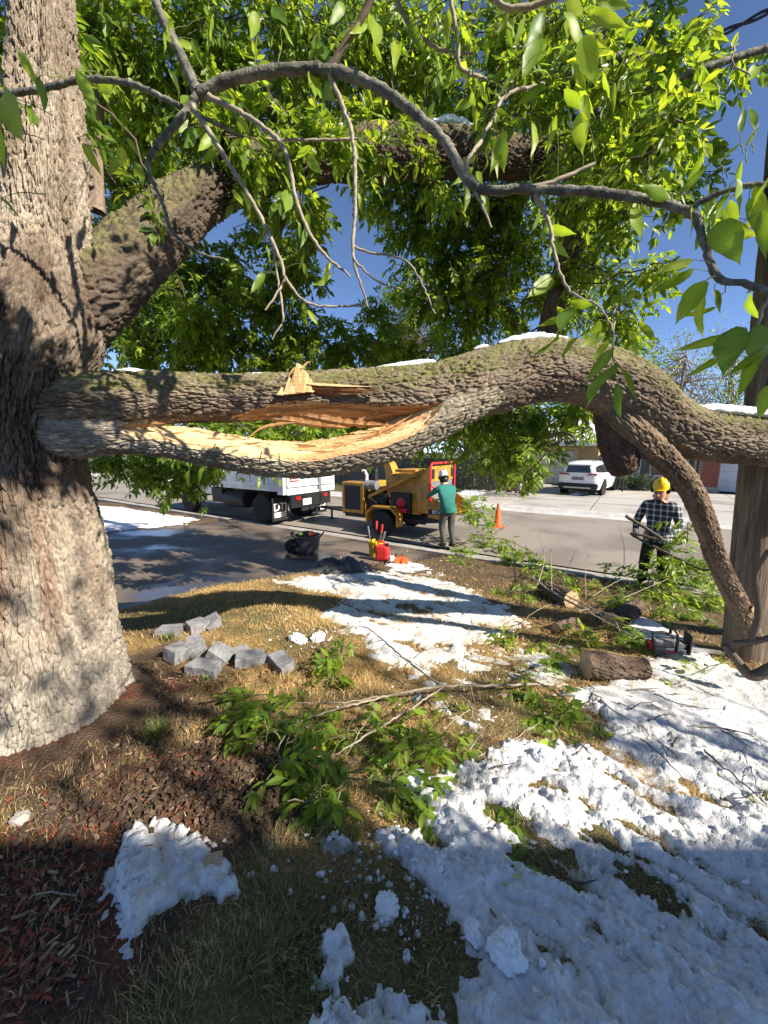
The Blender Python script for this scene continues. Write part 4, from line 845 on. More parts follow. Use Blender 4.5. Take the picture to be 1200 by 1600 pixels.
# foreground boughs: smooth grey bark, close to the lens
FG = [
 ([(310, 148, 1.35, 12), (350, 128, 1.33, 12), (420, 112, 1.3, 11.5), (500, 108, 1.27, 11.5), (560, 122, 1.24, 11), (620, 155, 1.2, 10.5), (690, 215, 1.15, 10), (742, 291, 1.1, 10), (830, 296, 1.06, 9.5), (950, 302, 1.0, 9.5), (1075, 330, .95, 9), (1098, 375, .93, 8), (1124, 435, .9, 7.5), (1165, 443, .88, 7), (1230, 470, .85, 6.5)], M_twig),
 ([(310, 148, 1.35, 11), (285, 90, 1.38, 10), (250, 20, 1.4, 9.5), (225, -50, 1.42, 9)], M_twig),
 ([(310, 148, 1.35, 9), (275, 195, 1.34, 8), (240, 235, 1.33, 7), (232, 265, 1.33, 4.5), (255, 320, 1.32, 4), (268, 360, 1.3, 3.5), (310, 395, 1.3, 3.2), (352, 405, 1.3, 2.2)], M_twig),
 ([(-40, 152, 1.5, 6), (60, 140, 1.48, 6.5), (130, 124, 1.45, 6.5), (200, 130, 1.42, 6), (260, 155, 1.4, 5.5), (330, 190, 1.4, 4), (380, 215, 1.42, 3)], M_twig),
 ([(512, 112, 1.27, 9), (535, 75, 1.25, 8.5), (565, 30, 1.23, 8), (590, -30, 1.2, 7.5)], M_twigd),
 ([(515, 118, 1.27, 6), (535, 165, 1.26, 5), (552, 220, 1.26, 4.6), (555, 320, 1.28, 4), (552, 400, 1.3, 3.5), (575, 480, 1.32, 2)], M_twig),
 ([(325, 150, 1.33, 6), (400, 190, 1.32, 5), (445, 235, 1.31, 4.5), (465, 320, 1.31, 4), (500, 390, 1.32, 3.5), (548, 432, 1.34, 2.4)], M_twig),
 ([(300, 165, 1.33, 6), (345, 235, 1.33, 5), (400, 325, 1.34, 4.2), (440, 410, 1.35, 3.8), (446, 435, 1.35, 3.3), (485, 475, 1.36, 2.8), (570, 478, 1.38, 2)], M_twig),
 ([(446, 435, 1.35, 3), (425, 470, 1.34, 2.4), (415, 485, 1.34, 1.6)], M_twig),
 ([(425, 380, 1.36, 2.6), (440, 470, 1.36, 2.4), (442, 500, 1.36, 2.2), (425, 530, 1.36, 1.5)], M_twig),
 ([(552, 385, 1.3, 3), (580, 395, 1.3, 2.6), (640, 412, 1.3, 2.2), (680, 490, 1.3, 1.5)], M_twig),
 ([(552, 405, 1.3, 2.5), (590, 440, 1.3, 2.2), (628, 452, 1.3, 1.6)], M_twig),
 ([(418, 218, 1.5, 3), (480, 219, 1.5, 3), (560, 217, 1.5, 2.6)], M_twig),
 ([(1075, 330, .95, 6.5), (1100, 312, .93, 6), (1150, 294, .9, 5.5), (1240, 284, .86, 5)], M_twigd),
 ([(742, 291, 1.1, 6), (728, 260, 1.12, 5), (755, 215, 1.15, 4.5), (790, 150, 1.18, 4), (850, 130, 1.2, 3)], M_twig),
 ([(810, 296, 1.07, 5), (870, 282, 1.06, 4.5), (930, 255, 1.05, 3.5)], M_twig),
 ([(835, 300, 1.06, 4.5), (858, 350, 1.06, 4), (868, 400, 1.05, 3.5), (890, 455, 1.03, 3), (935, 478, 1.0, 2.4), (960, 520, .98, 2)], M_twig),
 ([(742, 295, 1.1, 4), (755, 325, 1.1, 3), (768, 357, 1.1, 1.8)], M_twig),
 ([(700, -20, 1.3, 5), (715, 60, 1.32, 4.5), (720, 105, 1.34, 4), (760, 125, 1.36, 3)], M_twig),
 ([(620, 0, 1.6, 4.5), (640, 40, 1.6, 4), (690, 78, 1.6, 3.5), (740, 84, 1.6, 2.5)], M_twig),
 ([(760, -10, 1.2, 6), (800, 14, 1.2, 6), (860, 0, 1.18, 5.5), (900, -20, 1.1, 5)], M_twig),
 ([(895, 185, 2.6, 6), (960, 165, 2.6, 6.5), (1040, 130, 2.55, 7), (1120, 100, 2.5, 7), (1220, 68, 2.45, 7.5)], M_twig),
 ([(905, 100, 3.0, 7), (980, 85, 3.0, 7), (1050, 86, 2.9, 6.5), (1100, 40, 2.8, 5)], M_twig),
 ([(960, 480, 1.0, 2), (958, 530, .98, 2), (957, 560, .97, 1.8)], M_twig),
 ([(1200, 468, .86, 5), (1185, 500, .86, 3.5), (1180, 560, .86, 2.5)], M_twig),
 ([(1150, 60, 1.3, 1.6), (1145, 100, 1.3, 1.6), (1175, 118, 1.3, 1.5)], M_twig),
]
for bi, (pts, m) in enumerate(FG):
    if bi in (0, 1, 2, 3, 13, 21, 22): m = M_bough
    pts = [(a, b, c_, e*.70) for a, b, c_, e in pts]
    P, _ = resample(catmull(rows(*pts), 10), 0.012); Vv, Ff = tubes([(P[:, :3] + 0.0012*np.random.default_rng(3).normal(size=(len(P), 3)), P[:, 3]*(1 + .07*np.sin(np.arange(len(P))*.9) + .12*np.clip(fbm(P3(np.arange(len(P))*.35 + bi*9, P[:, 3]*0), 2, 4), 0, 1)))], 10)
    tpart(obj('bough', mesh_np('bough', Vv, Ff, m), tree))
inv = Matrix.Translation(-tree.location)
# individual leaves hanging in front: pixel of stalk end, depth, length in pixels, image-plane angle (degrees, 90 = straight down), width scale
NEAR = [(880, 20, 1.0, 85, 60, 1.2), (910, 60, 1.0, 80, 75, 1.25), (920, 20, 1.0, 70, 20, 1.), (850, 20, 1.05, 70, 120, 1.1), (895, 95, 1.0, 65, 70, 1.), (900, 130, 1.0, 60, 60, 1.), (912, 150, .98, 62, 85, .8), (870, 180, 1.0, 62, 105, 1.), (905, 178, .98, 66, 85, 1.4), (835, 190, 1.0, 60, 95, .9), (790, 205, 1.05, 75, 110, 1.1), (782, 215, 1.05, 55, 85, 1.3), (850, 130, 1.0, 60, 140, 1.), (880, 140, 1.0, 60, 40, 1.), (930, 0, 1.0, 60, 10, 1.1),
 (820, 100, 1.1, 55, 130, 1.), (840, 60, 1.1, 60, 110, 1.2), (945, 110, 1.2, 50, 85, .8), (960, 130, 1.2, 45, 95, .7),
 (958, 545, .97, 70, 130, 1.0), (960, 570, .97, 78, 125, 1.15), (965, 600, .96, 60, 85, .95), (970, 575, .96, 60, 60, .55), (945, 520, .98, 50, 150, 1.3), (935, 500, .98, 45, 100, 1.4), (880, 495, 1.0, 45, 160, 1.1), (890, 480, 1.0, 45, 110, 1.4), (980, 530, .97, 40, 30, .9), (985, 520, .97, 42, 75, .9), (1000, 500, .96, 45, 55, .9), (870, 520, 1.0, 60, 125, .8), (925, 478, 1.0, 40, 190, 1.1), (1000, 480, .96, 40, -20, 1.),
 (1085, 405, .9, 72, 160, 1.0), (1085, 420, .88, 84, 150, 1.0), (1100, 440, .86, 80, 125, 1.1), (1095, 450, .86, 82, 88, 1.05), (1120, 345, .9, 72, 60, 1.5), (1110, 340, .92, 60, 100, 1.4), (1130, 350, .9, 60, 20, 1.2), (1060, 300, .95, 70, -40, 1.), (1075, 285, .95, 60, -60, .9), (1050, 310, .95, 60, 200, .9), (1160, 250, .9, 60, 100, .6), (1150, 280, .88, 55, 80, 1.2), (1180, 290, .86, 75, 80, 1.1), (1170, 310, .86, 80, 65, 1.1), (1200, 270, .86, 70, 110, 1.3), (1190, 330, .84, 75, 85, 1.0), (1140, 300, .9, 50, 130, 1.),
 (1150, 510, .84, 82, 105, 1.7), (1185, 505, .84, 80, 95, 1.5), (1200, 540, .83, 75, 140, .9), (1140, 525, .86, 95, 165, .7), (1130, 560, .86, 70, 155, .7), (1185, 560, .82, 70, 120, 1.2), (1120, 480, .88, 70, 165, .6), (1205, 600, .82, 60, 110, 1.2),
 (1155, 210, 1.0, 45, -80, .6), (1165, 230, 1.0, 45, -60, .6), (1180, 200, .95, 40, -100, .8), (1120, 250, 1.0, 50, -30, 1.),
 (190, 230, 1.1, 34, 90, 1.4), (185, 245, 1.1, 32, 120, 1.5), (210, 252, 1.1, 42, 65, 1.3), (195, 215, 1.1, 38, 50, .7), (120, 110, 1.3, 80, 65, .9), (30, 80, 1.3, 75, 60, .9), (60, 120, 1.3, 60, 80, .9), (10, 150, 1.2, 70, 75, 1.0), (0, 310, 1.2, 50, 40, .7), (130, 210, 1.3, 45, 40, .9), (130, 225, 1.3, 60, 60, .7), (-5, 200, 1.2, 70, 80, 1.2),
 (400, 20, 1.3, 45, 100, 1.2), (425, 10, 1.3, 42, 50, 1.3), (440, 40, 1.3, 40, 60, 1.1), (490, 60, 1.3, 60, 60, 1.), (500, 50, 1.3, 50, 110, 1.), (480, 245, 1.3, 35, 50, 1.4), (440, 270, 1.3, 35, 60, 1.2), (450, 300, 1.3, 32, 95, 1.8), (490, 230, 1.3, 38, 150, 1.), (560, 300, 1.3, 40, 80, .9),
 (360, 110, 1.4, 45, 120, .9), (300, 60, 1.4, 50, 70, .9), (270, 110, 1.4, 55, 80, .8), (620, 60, 1.4, 55, 95, 1.), (640, 30, 1.4, 55, 70, 1.), (600, 20, 1.4, 55, 110, 1.), (700, 20, 1.3, 50, 90, 1.), (720, 30, 1.3, 50, 70, 1.), (330, 20, 1.4, 50, 90, .9), (545, 20, 1.4, 50, 80, .9), (570, 130, 1.4, 45, 70, .9), (680, 120, 1.4, 45, 80, .9), (760, 60, 1.3, 45, 90, 1.), (740, 160, 1.3, 45, 85, 1.),
 (295, 735, 1.9, 30, 95, .9), (318, 728, 1.9, 26, 110, 1.), (405, 745, 2.0, 22, 95, 1.1), (437, 748, 2.0, 14, 85, .8)]
stalks = []; count = 0; FGP = np.vstack([resample(catmull(rows(*pts), 8), .03)[0][:, :3] for pts, m in FG])
r3 = np.random.default_rng(21)
def near_leaf(u, v, d, lp, ang, ws=1.0):
    global count
    a = R(ang); tgt = at(u + lp*math.cos(a), v + lp*math.sin(a), d + r3.normal()*.03*d); b = at(u, v, d); L = np.linalg.norm(tgt-b)
    view = norm(np.array([0, 0, CAMZ]) - b); nn = norm(view + 0.55*r3.normal(size=3))
    leaf_obj(tree, b, (tgt-b)/L, nn, L, inv, ws*.72); count += 1
    k = np.argmin(np.linalg.norm(FGP - b, axis=1)); e = FGP[k]
    if np.linalg.norm(e-b) > .16*d: e = b + (e-b)/np.linalg.norm(e-b)*.10*d
    stalks.append((bez(b, e, .05*np.linalg.norm(e-b), 6, r3, .06), np.linspace(.0009, .0014, 6)*d))
for a in NEAR: near_leaf(*a)
# further leaves along the near boughs
for bi, (pts, m) in enumerate(FG):
    if bi in (0, 1, 3, 4, 6, 7, 13, 14, 16, 18, 19, 20, 21, 22):
        for k in range({21: 22, 22: 14}.get(bi, 11)):
            if count >= 296: break
            i = r3.integers(len(pts)-1); f = r3.random(); p0, p1 = pts[i], pts[i+1]; u = p0[0]+(p1[0]-p0[0])*f; v = p0[1]+(p1[1]-p0[1])*f; dd = p0[2]+(p1[2]-p0[2])*f
            if bi == 0 and 560 < u < 1040 and v < 310: continue
            near_leaf(u + r3.normal()*14, v + abs(r3.normal())*22, dd + abs(r3.normal())*.12, 62/dd*r3.uniform(.7, 1.1)*(1.25 if dd > 2 else .8), r3.normal(88, 32), r3.uniform(.8, 1.2))
Vv, Ff = tubes(stalks, 4); tpart(obj('leaf_stalks', mesh_np('leaf_stalks', Vv, Ff, M_blade, col=np.tile([.16, .20, .06], (len(Vv), 1))), tree))['kind'] = 'stuff'

# ------------------------------------------------------------------ snow resting on the limbs
def snow_on(pts, rx, lab, seed, sub=1.0):
    P, t = resample(catmull(np.array([[*at(u, v, d), 0] for u, v, d in pts]), 10), 0.012); C = P[:, :3]; m, n = len(C), 22
    T = norm(np.gradient(C, axis=0)); up = np.array([0, 0, 1.]); sd = norm(np.cross(T, up)); th = np.linspace(0, 2*math.pi, n, endpoint=False)
    e = np.sin(np.linspace(0.12, math.pi-.12, m))**.5
    V = C[:, None] + (rx*e)[:, None, None]*(sd[:, None]*np.cos(th)[None, :, None] + up[None, None]*np.where(np.sin(th) > 0, .62*np.sin(th), .35*np.sin(th))[None, :, None])
    V = V.reshape(-1, 3); cc = np.repeat(C, n, 0); V = cc + (V-cc)*(1 + .35*fbm(V*16, 3, seed) + .18*fbm(V*45, 2, seed+3))[:, None]
    ii = np.arange(m*n).reshape(m, n); nx_ = np.roll(ii, -1, 1)
    F = np.stack([ii[:-1].ravel(), nx_[:-1].ravel(), nx_[1:].ravel(), ii[1:].ravel()], 1)
    tag(obj('snow_ridge', mesh_np('snow_ridge', V, F, M_snowp)), lab, 'snow')
snow_on([(170, 583, 2.18), (205, 582, 2.2), (240, 584, 2.22)], .034, 'thin snow strip on the mossy limb beside the trunk', 1)
snow_on([(380, 588, 2.36), (405, 586, 2.38), (432, 586, 2.4)], .028, 'short snow strip on the limb left of the torn knot', 2)
snow_on([(578, 579, 2.52), (620, 574, 2.55), (660, 568, 2.57), (680, 566, 2.58)], .05, 'snow strip on the limb right of the torn knot', 3)
snow_on([(740, 546, 2.60), (752, 543, 2.61), (762, 541, 2.62)], .034, 'small snow dab at the left foot of the arching limb', 4)
snow_on([(778, 537, 2.62), (820, 531, 2.64), (860, 532, 2.66), (905, 539, 2.70)], .066, 'broken snow ridge on the crest of the arching limb', 5)
snow_on([(1080, 638, 2.86), (1110, 641, 2.88), (1150, 645, 2.9), (1196, 651, 2.93), (1240, 658, 2.96)], .085, 'long snow ridge on the limb in front of the utility pole', 6)
snow_on([(640, 205, 3.6), (680, 200, 3.64), (720, 200, 3.68), (755, 214, 3.7)], .10, 'thick snow heap on the upper limb', 7)
snow_on([(470, 205, 3.2), (510, 202, 3.3), (550, 202, 3.4)], .06, 'thin snow line on the upper limb amid leaves', 8)
snow_on([(320, 258, 2.75), (340, 247, 2.8), (365, 238, 2.9)], .05, 'snow line where the upper limb rises from leaves', 9)
snow_on([(28, 452, 1.93), (38, 453, 1.93), (48, 450, 1.94)], .04, 'small snow pocket in the trunk fork', 10)
# ------------------------------------------------------------------ vehicles
def wheel(parent, x, y, z, r, w, side, rim_m=None):
    """side: +1 shows its face towards +y"""
    t = MB().lathe([(r*.56, -w/2), (r*.80, -w/2), (r*.95, -w*.46), (r, -w*.3), (r, w*.3), (r*.95, w*.46), (r*.80, w/2), (r*.56, w/2)], (0, 0, 0), 'y', 28).build('wheel', M_rub, parent, True, loc=(x, y, z))
    MB().lathe([(r*.58, -w*.40), (r*.57, w*.42*side), (r*.50, w*.46*side), (r*.44, w*.30*side), (r*.16, w*.24*side), (r*.15, w*.36*side), (r*.02, w*.38*side)] if side > 0 else [(r*.02, -w*.38), (r*.15, -w*.36), (r*.16, -w*.24), (r*.44, -w*.30), (r*.50, -w*.46), (r*.57, -w*.42), (r*.58, w*.40)], (0, 0, 0), 'y', 24).build('rim', rim_m or M_steel, t, True)
    return t
def place(root, xy, z, fwd):
    root.location = (xy[0], xy[1], z); root.rotation_euler = (0, 0, math.atan2(fwd[1], fwd[0]))
# --- wood chipper
ZR = ZROAD + 0.025
g = gnd(600, 838); cw = g[:2] + N*0.80
ch = empty('wood_chipper', (0, 0, 0), 'yellow towed wood chipper parked at the near kerb', 'chipper'); place(ch, cw, ZR, S)
MB().box(-1.25, 1.75, -.42, .42, .42, .56).box(-1.1, 1.6, -.5, -.42, .36, .5).box(-1.1, 1.6, .42, .5, .36, .5).build('frame', M_blk, ch, bevel=.01)
MB().tube([(1.7, .3, .48), (2.6, .06, .46), (3.0, 0, .46)], .05, 8).tube([(1.7, -.3, .48), (2.6, -.06, .46), (3.0, 0, .46)], .05, 8).tube([(2.55, 0, .46), (2.55, 0, .12)], .035, 8).box(2.45, 2.65, -.1, .1, .10, .12).build('tongue', M_blk, ch, True)
for s in (1, -1):
    wheel(ch, 0, .80*s, .35, .35, .22, s)
    arch = [(-.52, .30), (-.52, .62), (-.30, .82), (.30, .82), (.52, .62), (.52, .34), (.47, .34), (.47, .60), (.28, .765), (-.28, .765), (-.47, .60), (-.47, .30)]
    MB().prism(arch, s*.66, s*.95).build('fender', M_yel, ch, bevel=.008)
eb = MB().box(.82, 1.62, -.62, .62, .50, 1.40).build('engine_box', M_yel, ch, bevel=.03)
MB().box(.93, 1.50, .60, .632, .60, 1.30).build('grille', M_blk, eb)
for k in range(11): MB().box(.93, 1.50, .632, .640, .62+k*.062, .635+k*.062).build('grille_bar', M_dark, eb)
MB().box(.80, .90, .632, .646, .50, 1.40).build('edge_trim', M_yel, eb, bevel=.01)
MB().box(.12, .80, -.5, .5, .56, 1.12).box(.2, .7, -.45, .45, 1.12, 1.25).build('engine', M_dark, ch, bevel=.03)
MB().tube([(.2, .52, .7), (.55, .56, .9), (.75, .52, 1.0)], .04, 8).tube([(.1, .5, 1.0), (-.2, .56, .95), (-.4, .5, .8)], .03, 8).build('hoses', M_rub, ch, True)
MB().lathe([(.05, -.22), (.13, -.2), (.14, -.05), (.12, -.03), (.14, 0), (.14, .2), (.05, .22)], (.62, .50, 1.33), 'x', 20).build('air_filter', M_grey, ch, True)
MB().tube([(1.0, .2, 1.40), (1.0, .2, 1.62), (1.06, .2, 1.70), (1.16, .2, 1.72)], .05, 10).build('exhaust_pipe', M_gdoor, ch, True)
MB().box(.95, 1.25, -.35, .05, 1.40, 1.72).build('battery_box', M_dark, ch, bevel=.02)
V = []; 
for (x, z, w, dpt) in [(.22, 1.15, .22, .22), (.24, 1.45, .20, .20), (.28, 1.70, .18, .18), (.36, 1.92, .17, .14), (.50, 2.08, .17, .08), (.60, 2.12, .17, .05)]:
    V += [(x-dpt, -w, z), (x-dpt*.2, -w, z), (x-dpt*.2, w, z), (x-dpt, w, z)] if False else [(x-dpt/2-.08, -w, z+.02), (x+dpt/2-.02, -w, z-.06), (x+dpt/2-.02, w, z-.06), (x-dpt/2-.08, w, z+.02)]
F = [(4*i+k, 4*i+(k+1) % 4, 4*i+4+(k+1) % 4, 4*i+4+k) for i in range(5) for k in range(4)] + [(0, 1, 2, 3), (23, 22, 21, 20)]
MB().add(V, F).build('discharge_chute', M_yel, ch, bevel=.01)
MB().lathe([(.25, 1.08), (.25, 1.16), (.21, 1.17)], (.22, 0, 0), 'z', 20).build('chute_ring', M_grey, ch, True)
MB().prism([(-.05, .60), (.12, 1.15), (.05, 1.50), (-.30, 1.72), (-.95, 1.72), (-.95, .60)], -.48, .48).build('feed_housing', M_yel, ch, bevel=.02)
MB().box(-.75, -.10, -.40, .40, 1.725, 1.80).build('housing_lid', M_yel, ch, bevel=.015)
# side brace running up to the hopper mouth, darker cavity below it with the winch
MB().prism([(.62, .98), (.62, 1.06), (-1.10, 1.86), (-1.10, 1.74)], .58, .66).build('side_brace', M_yel, ch, bevel=.006)
MB().box(-.70, -.08, .48, .60, .62, 1.18).build('pump_bay', M_blk, ch, bevel=.01)
MB().lathe([(.04, -.1), (.13, -.09), (.13, .02), (.05, .03), (.05, .06)], (-.42, .60, .92), 'y', 18).build('winch_drum', M_red, ch, True)
MB().box(-.62, -.25, .60, .68, .66, .78).build('winch_base', M_red, ch, bevel=.01)
hop = empty_h = MB()
x0, x1 = -.80, -1.30
A = [(x0, .50, .72), (x0, .50, 1.66), (x1, .70, 1.90), (x1, .70, .70)]; Bq = [(x, -y, z) for x, y, z in A]
def plate(pts, t, nm, m, par):
    a, b, c = (Vector(p) for p in pts[:3]); n = (b-a).cross(c-a).normalized()*t
    k = len(pts); VV = [Vector(p)+n/2 for p in pts] + [Vector(p)-n/2 for p in pts]
    FF = [tuple(range(k)), tuple(range(2*k-1, k-1, -1))] + [(i, i+k, (i+1) % k+k, (i+1) % k) for i in range(k)]
    return MB().add(VV, FF).build(nm, m, par, bevel=.004)
plate(A, .02, 'hopper_side', M_yel, ch); plate(Bq, .02, 'hopper_side', M_yel, ch)
plate([A[1], A[2], Bq[2], Bq[1]], .02, 'hopper_roof', M_yel, ch); plate([A[0], A[3], Bq[3], Bq[0]], .02, 'hopper_floor', M_yel, ch)
hp = MB().box(-1.345, -1.315, -.70, .70, 1.52, 1.90).build('hopper_header', M_yel, ch, bevel=.008)
for yy in (.60, -.60): MB().box(-1.375, -1.346, yy-.07, yy+.07, 1.60, 1.84).build('tail_lamp', M_dark, hp, bevel=.02)
MB().lathe([(.06, 0), (.06, .012), (.02, .014)], (-1.346, 0, 1.72), 'x', 5).build('lifting_lug', M_blk, hp)
for k in range(9):
    y0 = -.66 + k*.148; zb = .95 + .06*math.sin(k*2.1); 
    MB().box(-1.335, -1.322, y0, y0+.138, zb, 1.53).build('curtain_strip', M_grey, ch)
# fold-down infeed table with its triangular cheeks
plate([(-1.30, .70, .70), (-1.30, -.70, .70), (-1.88, -.70, .66), (-1.88, .70, .66)], .025, 'infeed_table', M_yel, ch)
for s in (1, -1):
    pl = MB().prism([(-1.30, .62), (-1.30, 1.20), (-1.50, 1.10), (-1.90, .84), (-1.90, .70), (-1.62, .58)], s*.705, s*.73).build('table_cheek', M_yel, ch, bevel=.004)
    MB().box(-1.895, -1.305, s*.731 if s > 0 else s*.737, s*.737 if s > 0 else s*.731, .70, .83).build('label_band', M_blk, pl)
    if s > 0: text_part('lettering', 'BC1000', .115, M_print, pl, (-1.60, .739, .765), (R(90), 0, R(180)))
MB().prism([(-1.10, .40), (-1.10, .62), (-1.62, .58), (-1.5, .45)], -.5, .5).build('belly_pan', M_blk, ch)
br = MB().tube([(-1.36, .76, 1.05), (-1.36, .76, 1.92), (-1.36, .70, 1.99), (-1.36, -.70, 1.99), (-1.36, -.76, 1.92), (-1.36, -.76, 1.2)], .032, 10).build('control_bar', M_red, ch, True)
MB().tube([(-1.36, .76, 1.42), (-1.42, .68, 1.38), (-1.45, .60, 1.28)], .025, 8).build('control_handle', M_red, ch, True)
MB().box(-1.33, -1.32, .60, .745, .95, 1.5).build('edge_post', M_blk, ch)
# --- dump truck
g = gnd(412, 818); tw_ = g[:2] + N*1.0
tk = empty('dump_truck', (0, 0, 0), 'white dump truck parked ahead of the yellow chipper', 'truck'); place(tk, tw_, ZR, S)
MB().box(-1.2, 5.3, -.45, -.33, .62, .88).box(-1.2, 5.3, .33, .45, .62, .88).box(-1.2, -1.1, -.9, .9, .55, .95).build('chassis', M_blk, tk)
for s in (1, -1):
    wheel(tk, 0, .92*s, .47, .47, .30, s); wheel(tk, 0, .60*s, .47, .47, .26, s); wheel(tk, 4.15, .92*s, .47, .47, .28, s)
    fl = MB().box(-.72, -.70, s*.92-.32, s*.92+.32, .14, .86).build('mud_flap', M_rub, tk)
    text_part('lettering', 'DTJ', .34, M_print, fl, (-.724, s*.92, .56), (R(90), 0, R(-90)))
    for k, (wd, zz) in enumerate([(.5, .385), (.52, .325), (.48, .265)]): MB().box(-.7255, -.7215, s*.92-wd/2, s*.92+wd/2, zz-.018, zz+.018).build('print_line', M_print, fl)
    MB().box(-1.23, -1.2, s*.62-.1, s*.62+.1, .78, .90).build('tail_lamp', M_lamp, tk, bevel=.01)
MB().box(-1.215, -1.205, .05, .42, .60, .80).build('number_plate', M_print, tk)
MB().box(-1.16, -1.08, -.30, .42, .40, .86).box(-1.22, -1.1, -.1, .1, .42, .52).tube([(-1.1, -.2, .45), (-1.5, 0, .46)], .05).build('hitch', M_dark, tk, bevel=.01)
bed = MB().box(-1.18, 2.55, -1.12, 1.12, 1.06, 1.16).box(-1.10, 2.55, 1.06, 1.12, 1.16, 2.02).box(-1.10, 2.55, -1.12, -1.06, 1.16, 2.02).box(2.47, 2.55, -1.06, 1.06, 1.16, 2.3).build('bed', M_white, tk, bevel=.012)
for k in range(6):
    for s in (1, -1): MB().box(-.9 + k*.65, -.82 + k*.65, s*1.12 if s > 0 else s*1.16, s*1.16 if s > 0 else s*1.12, 1.30, 2.0).build('side_rib', M_white, bed, bevel=.006)
for s in (1, -1): MB().box(-1.12, 2.55, s*1.12 if s > 0 else s*1.17, s*1.17 if s > 0 else s*1.12, 1.20, 1.27).build('side_rail', M_white, bed, bevel=.006)
for s in (1, -1): MB().prism([(-1.16, .98), (-.9, .98), (-.9, 1.06), (-.98, 2.06), (-1.16, 2.06)], s*1.06, s*1.175).build('corner_post', M_white, bed, bevel=.01)
tg = MB().box(-1.20, -1.14, -1.05, 1.05, 1.20, 1.98).build('tailgate', M_white, tk, bevel=.01)
MB().box(-1.23, -1.20, -1.04, 1.04, 1.20, 1.28).box(-1.23, -1.20, -1.04, 1.04, 1.58, 1.63).build('tailgate_rail', M_white, tg, bevel=.008)
MB().box(-1.206, -1.2005, .55, .95, 1.36, 1.40).box(-1.206, -1.2005, .62, .86, 1.44, 1.50).build('decal', M_lamp, tg)
MB().box(-1.206, -1.2005, -.9, .5, 1.47, 1.50).build('decal', M_ylp, tg)
MB().box(-1.26, -1.20, -.42, -.28, .98, 1.98).build('latch_bar', M_grey, tg, bevel=.01)
MB().box(-1.24, -1.12, -1.08, 1.08, .97, 1.05).build('rear_sill', M_white, tk, bevel=.008)
MB().lathe([(.02, -.55), (.27, -.55), (.29, -.5), (.29, .5), (.27, .55), (.02, .55)], (1.5, .78, .66), 'x', 20).build('fuel_tank', M_dark, tk, True)
MB().box(2.1, 2.7, .5, 1.0, .5, 1.0).build('tool_box', M_dark, tk, bevel=.02)
cab = MB().prism([(2.72, .75), (4.0, .75), (4.0, 1.45), (3.72, 2.30), (2.86, 2.36), (2.72, 2.2)], -1.0, 1.0).build('cab', M_white, tk, bevel=.06)
MB().prism([(2.95, 1.50), (3.88, 1.50), (3.64, 2.20), (2.95, 2.22)], 1.001, 1.006).build('side_window', M_glass, cab); MB().prism([(2.95, 1.50), (3.88, 1.50), (3.64, 2.20), (2.95, 2.22)], -1.006, -1.001).build('side_window', M_glass, cab)
plate([(4.005, .88, 1.5), (4.005, -.88, 1.5), (3.765, -.80, 2.22), (3.765, .80, 2.22)], .008, 'windscreen', M_glass, cab)
hood = MB().prism([(4.0, .72), (4.0, 1.45), (4.9, 1.35), (5.15, 1.20), (5.18, .62), (4.72, .62), (4.68, .85), (4.45, 1.03), (3.98, 1.03)], -.98, .98).build('hood', M_white, tk, bevel=.05)
MB().box(5.181, 5.195, -.5, .5, .75, 1.12).build('radiator_grille', M_blk, hood)
for s in (1, -1): MB().lathe([(.12, 0), (.12, .02), (.02, .03)], (5.17, s*.72, .92), 'x', 16).build('headlight', M_gdoor, hood, True)
MB().box(5.15, 5.36, -1.02, 1.02, .42, .64).build('bumper', M_dark, tk, bevel=.03)
for s in (1, -1): MB().box(3.72, 3.80, s*1.18-.09, s*1.18+.09, 1.45, 1.85).tube([(3.76, s*1.0, 1.65), (3.76, s*1.15, 1.65)], .02).build('mirror', M_blk, tk, bevel=.02)
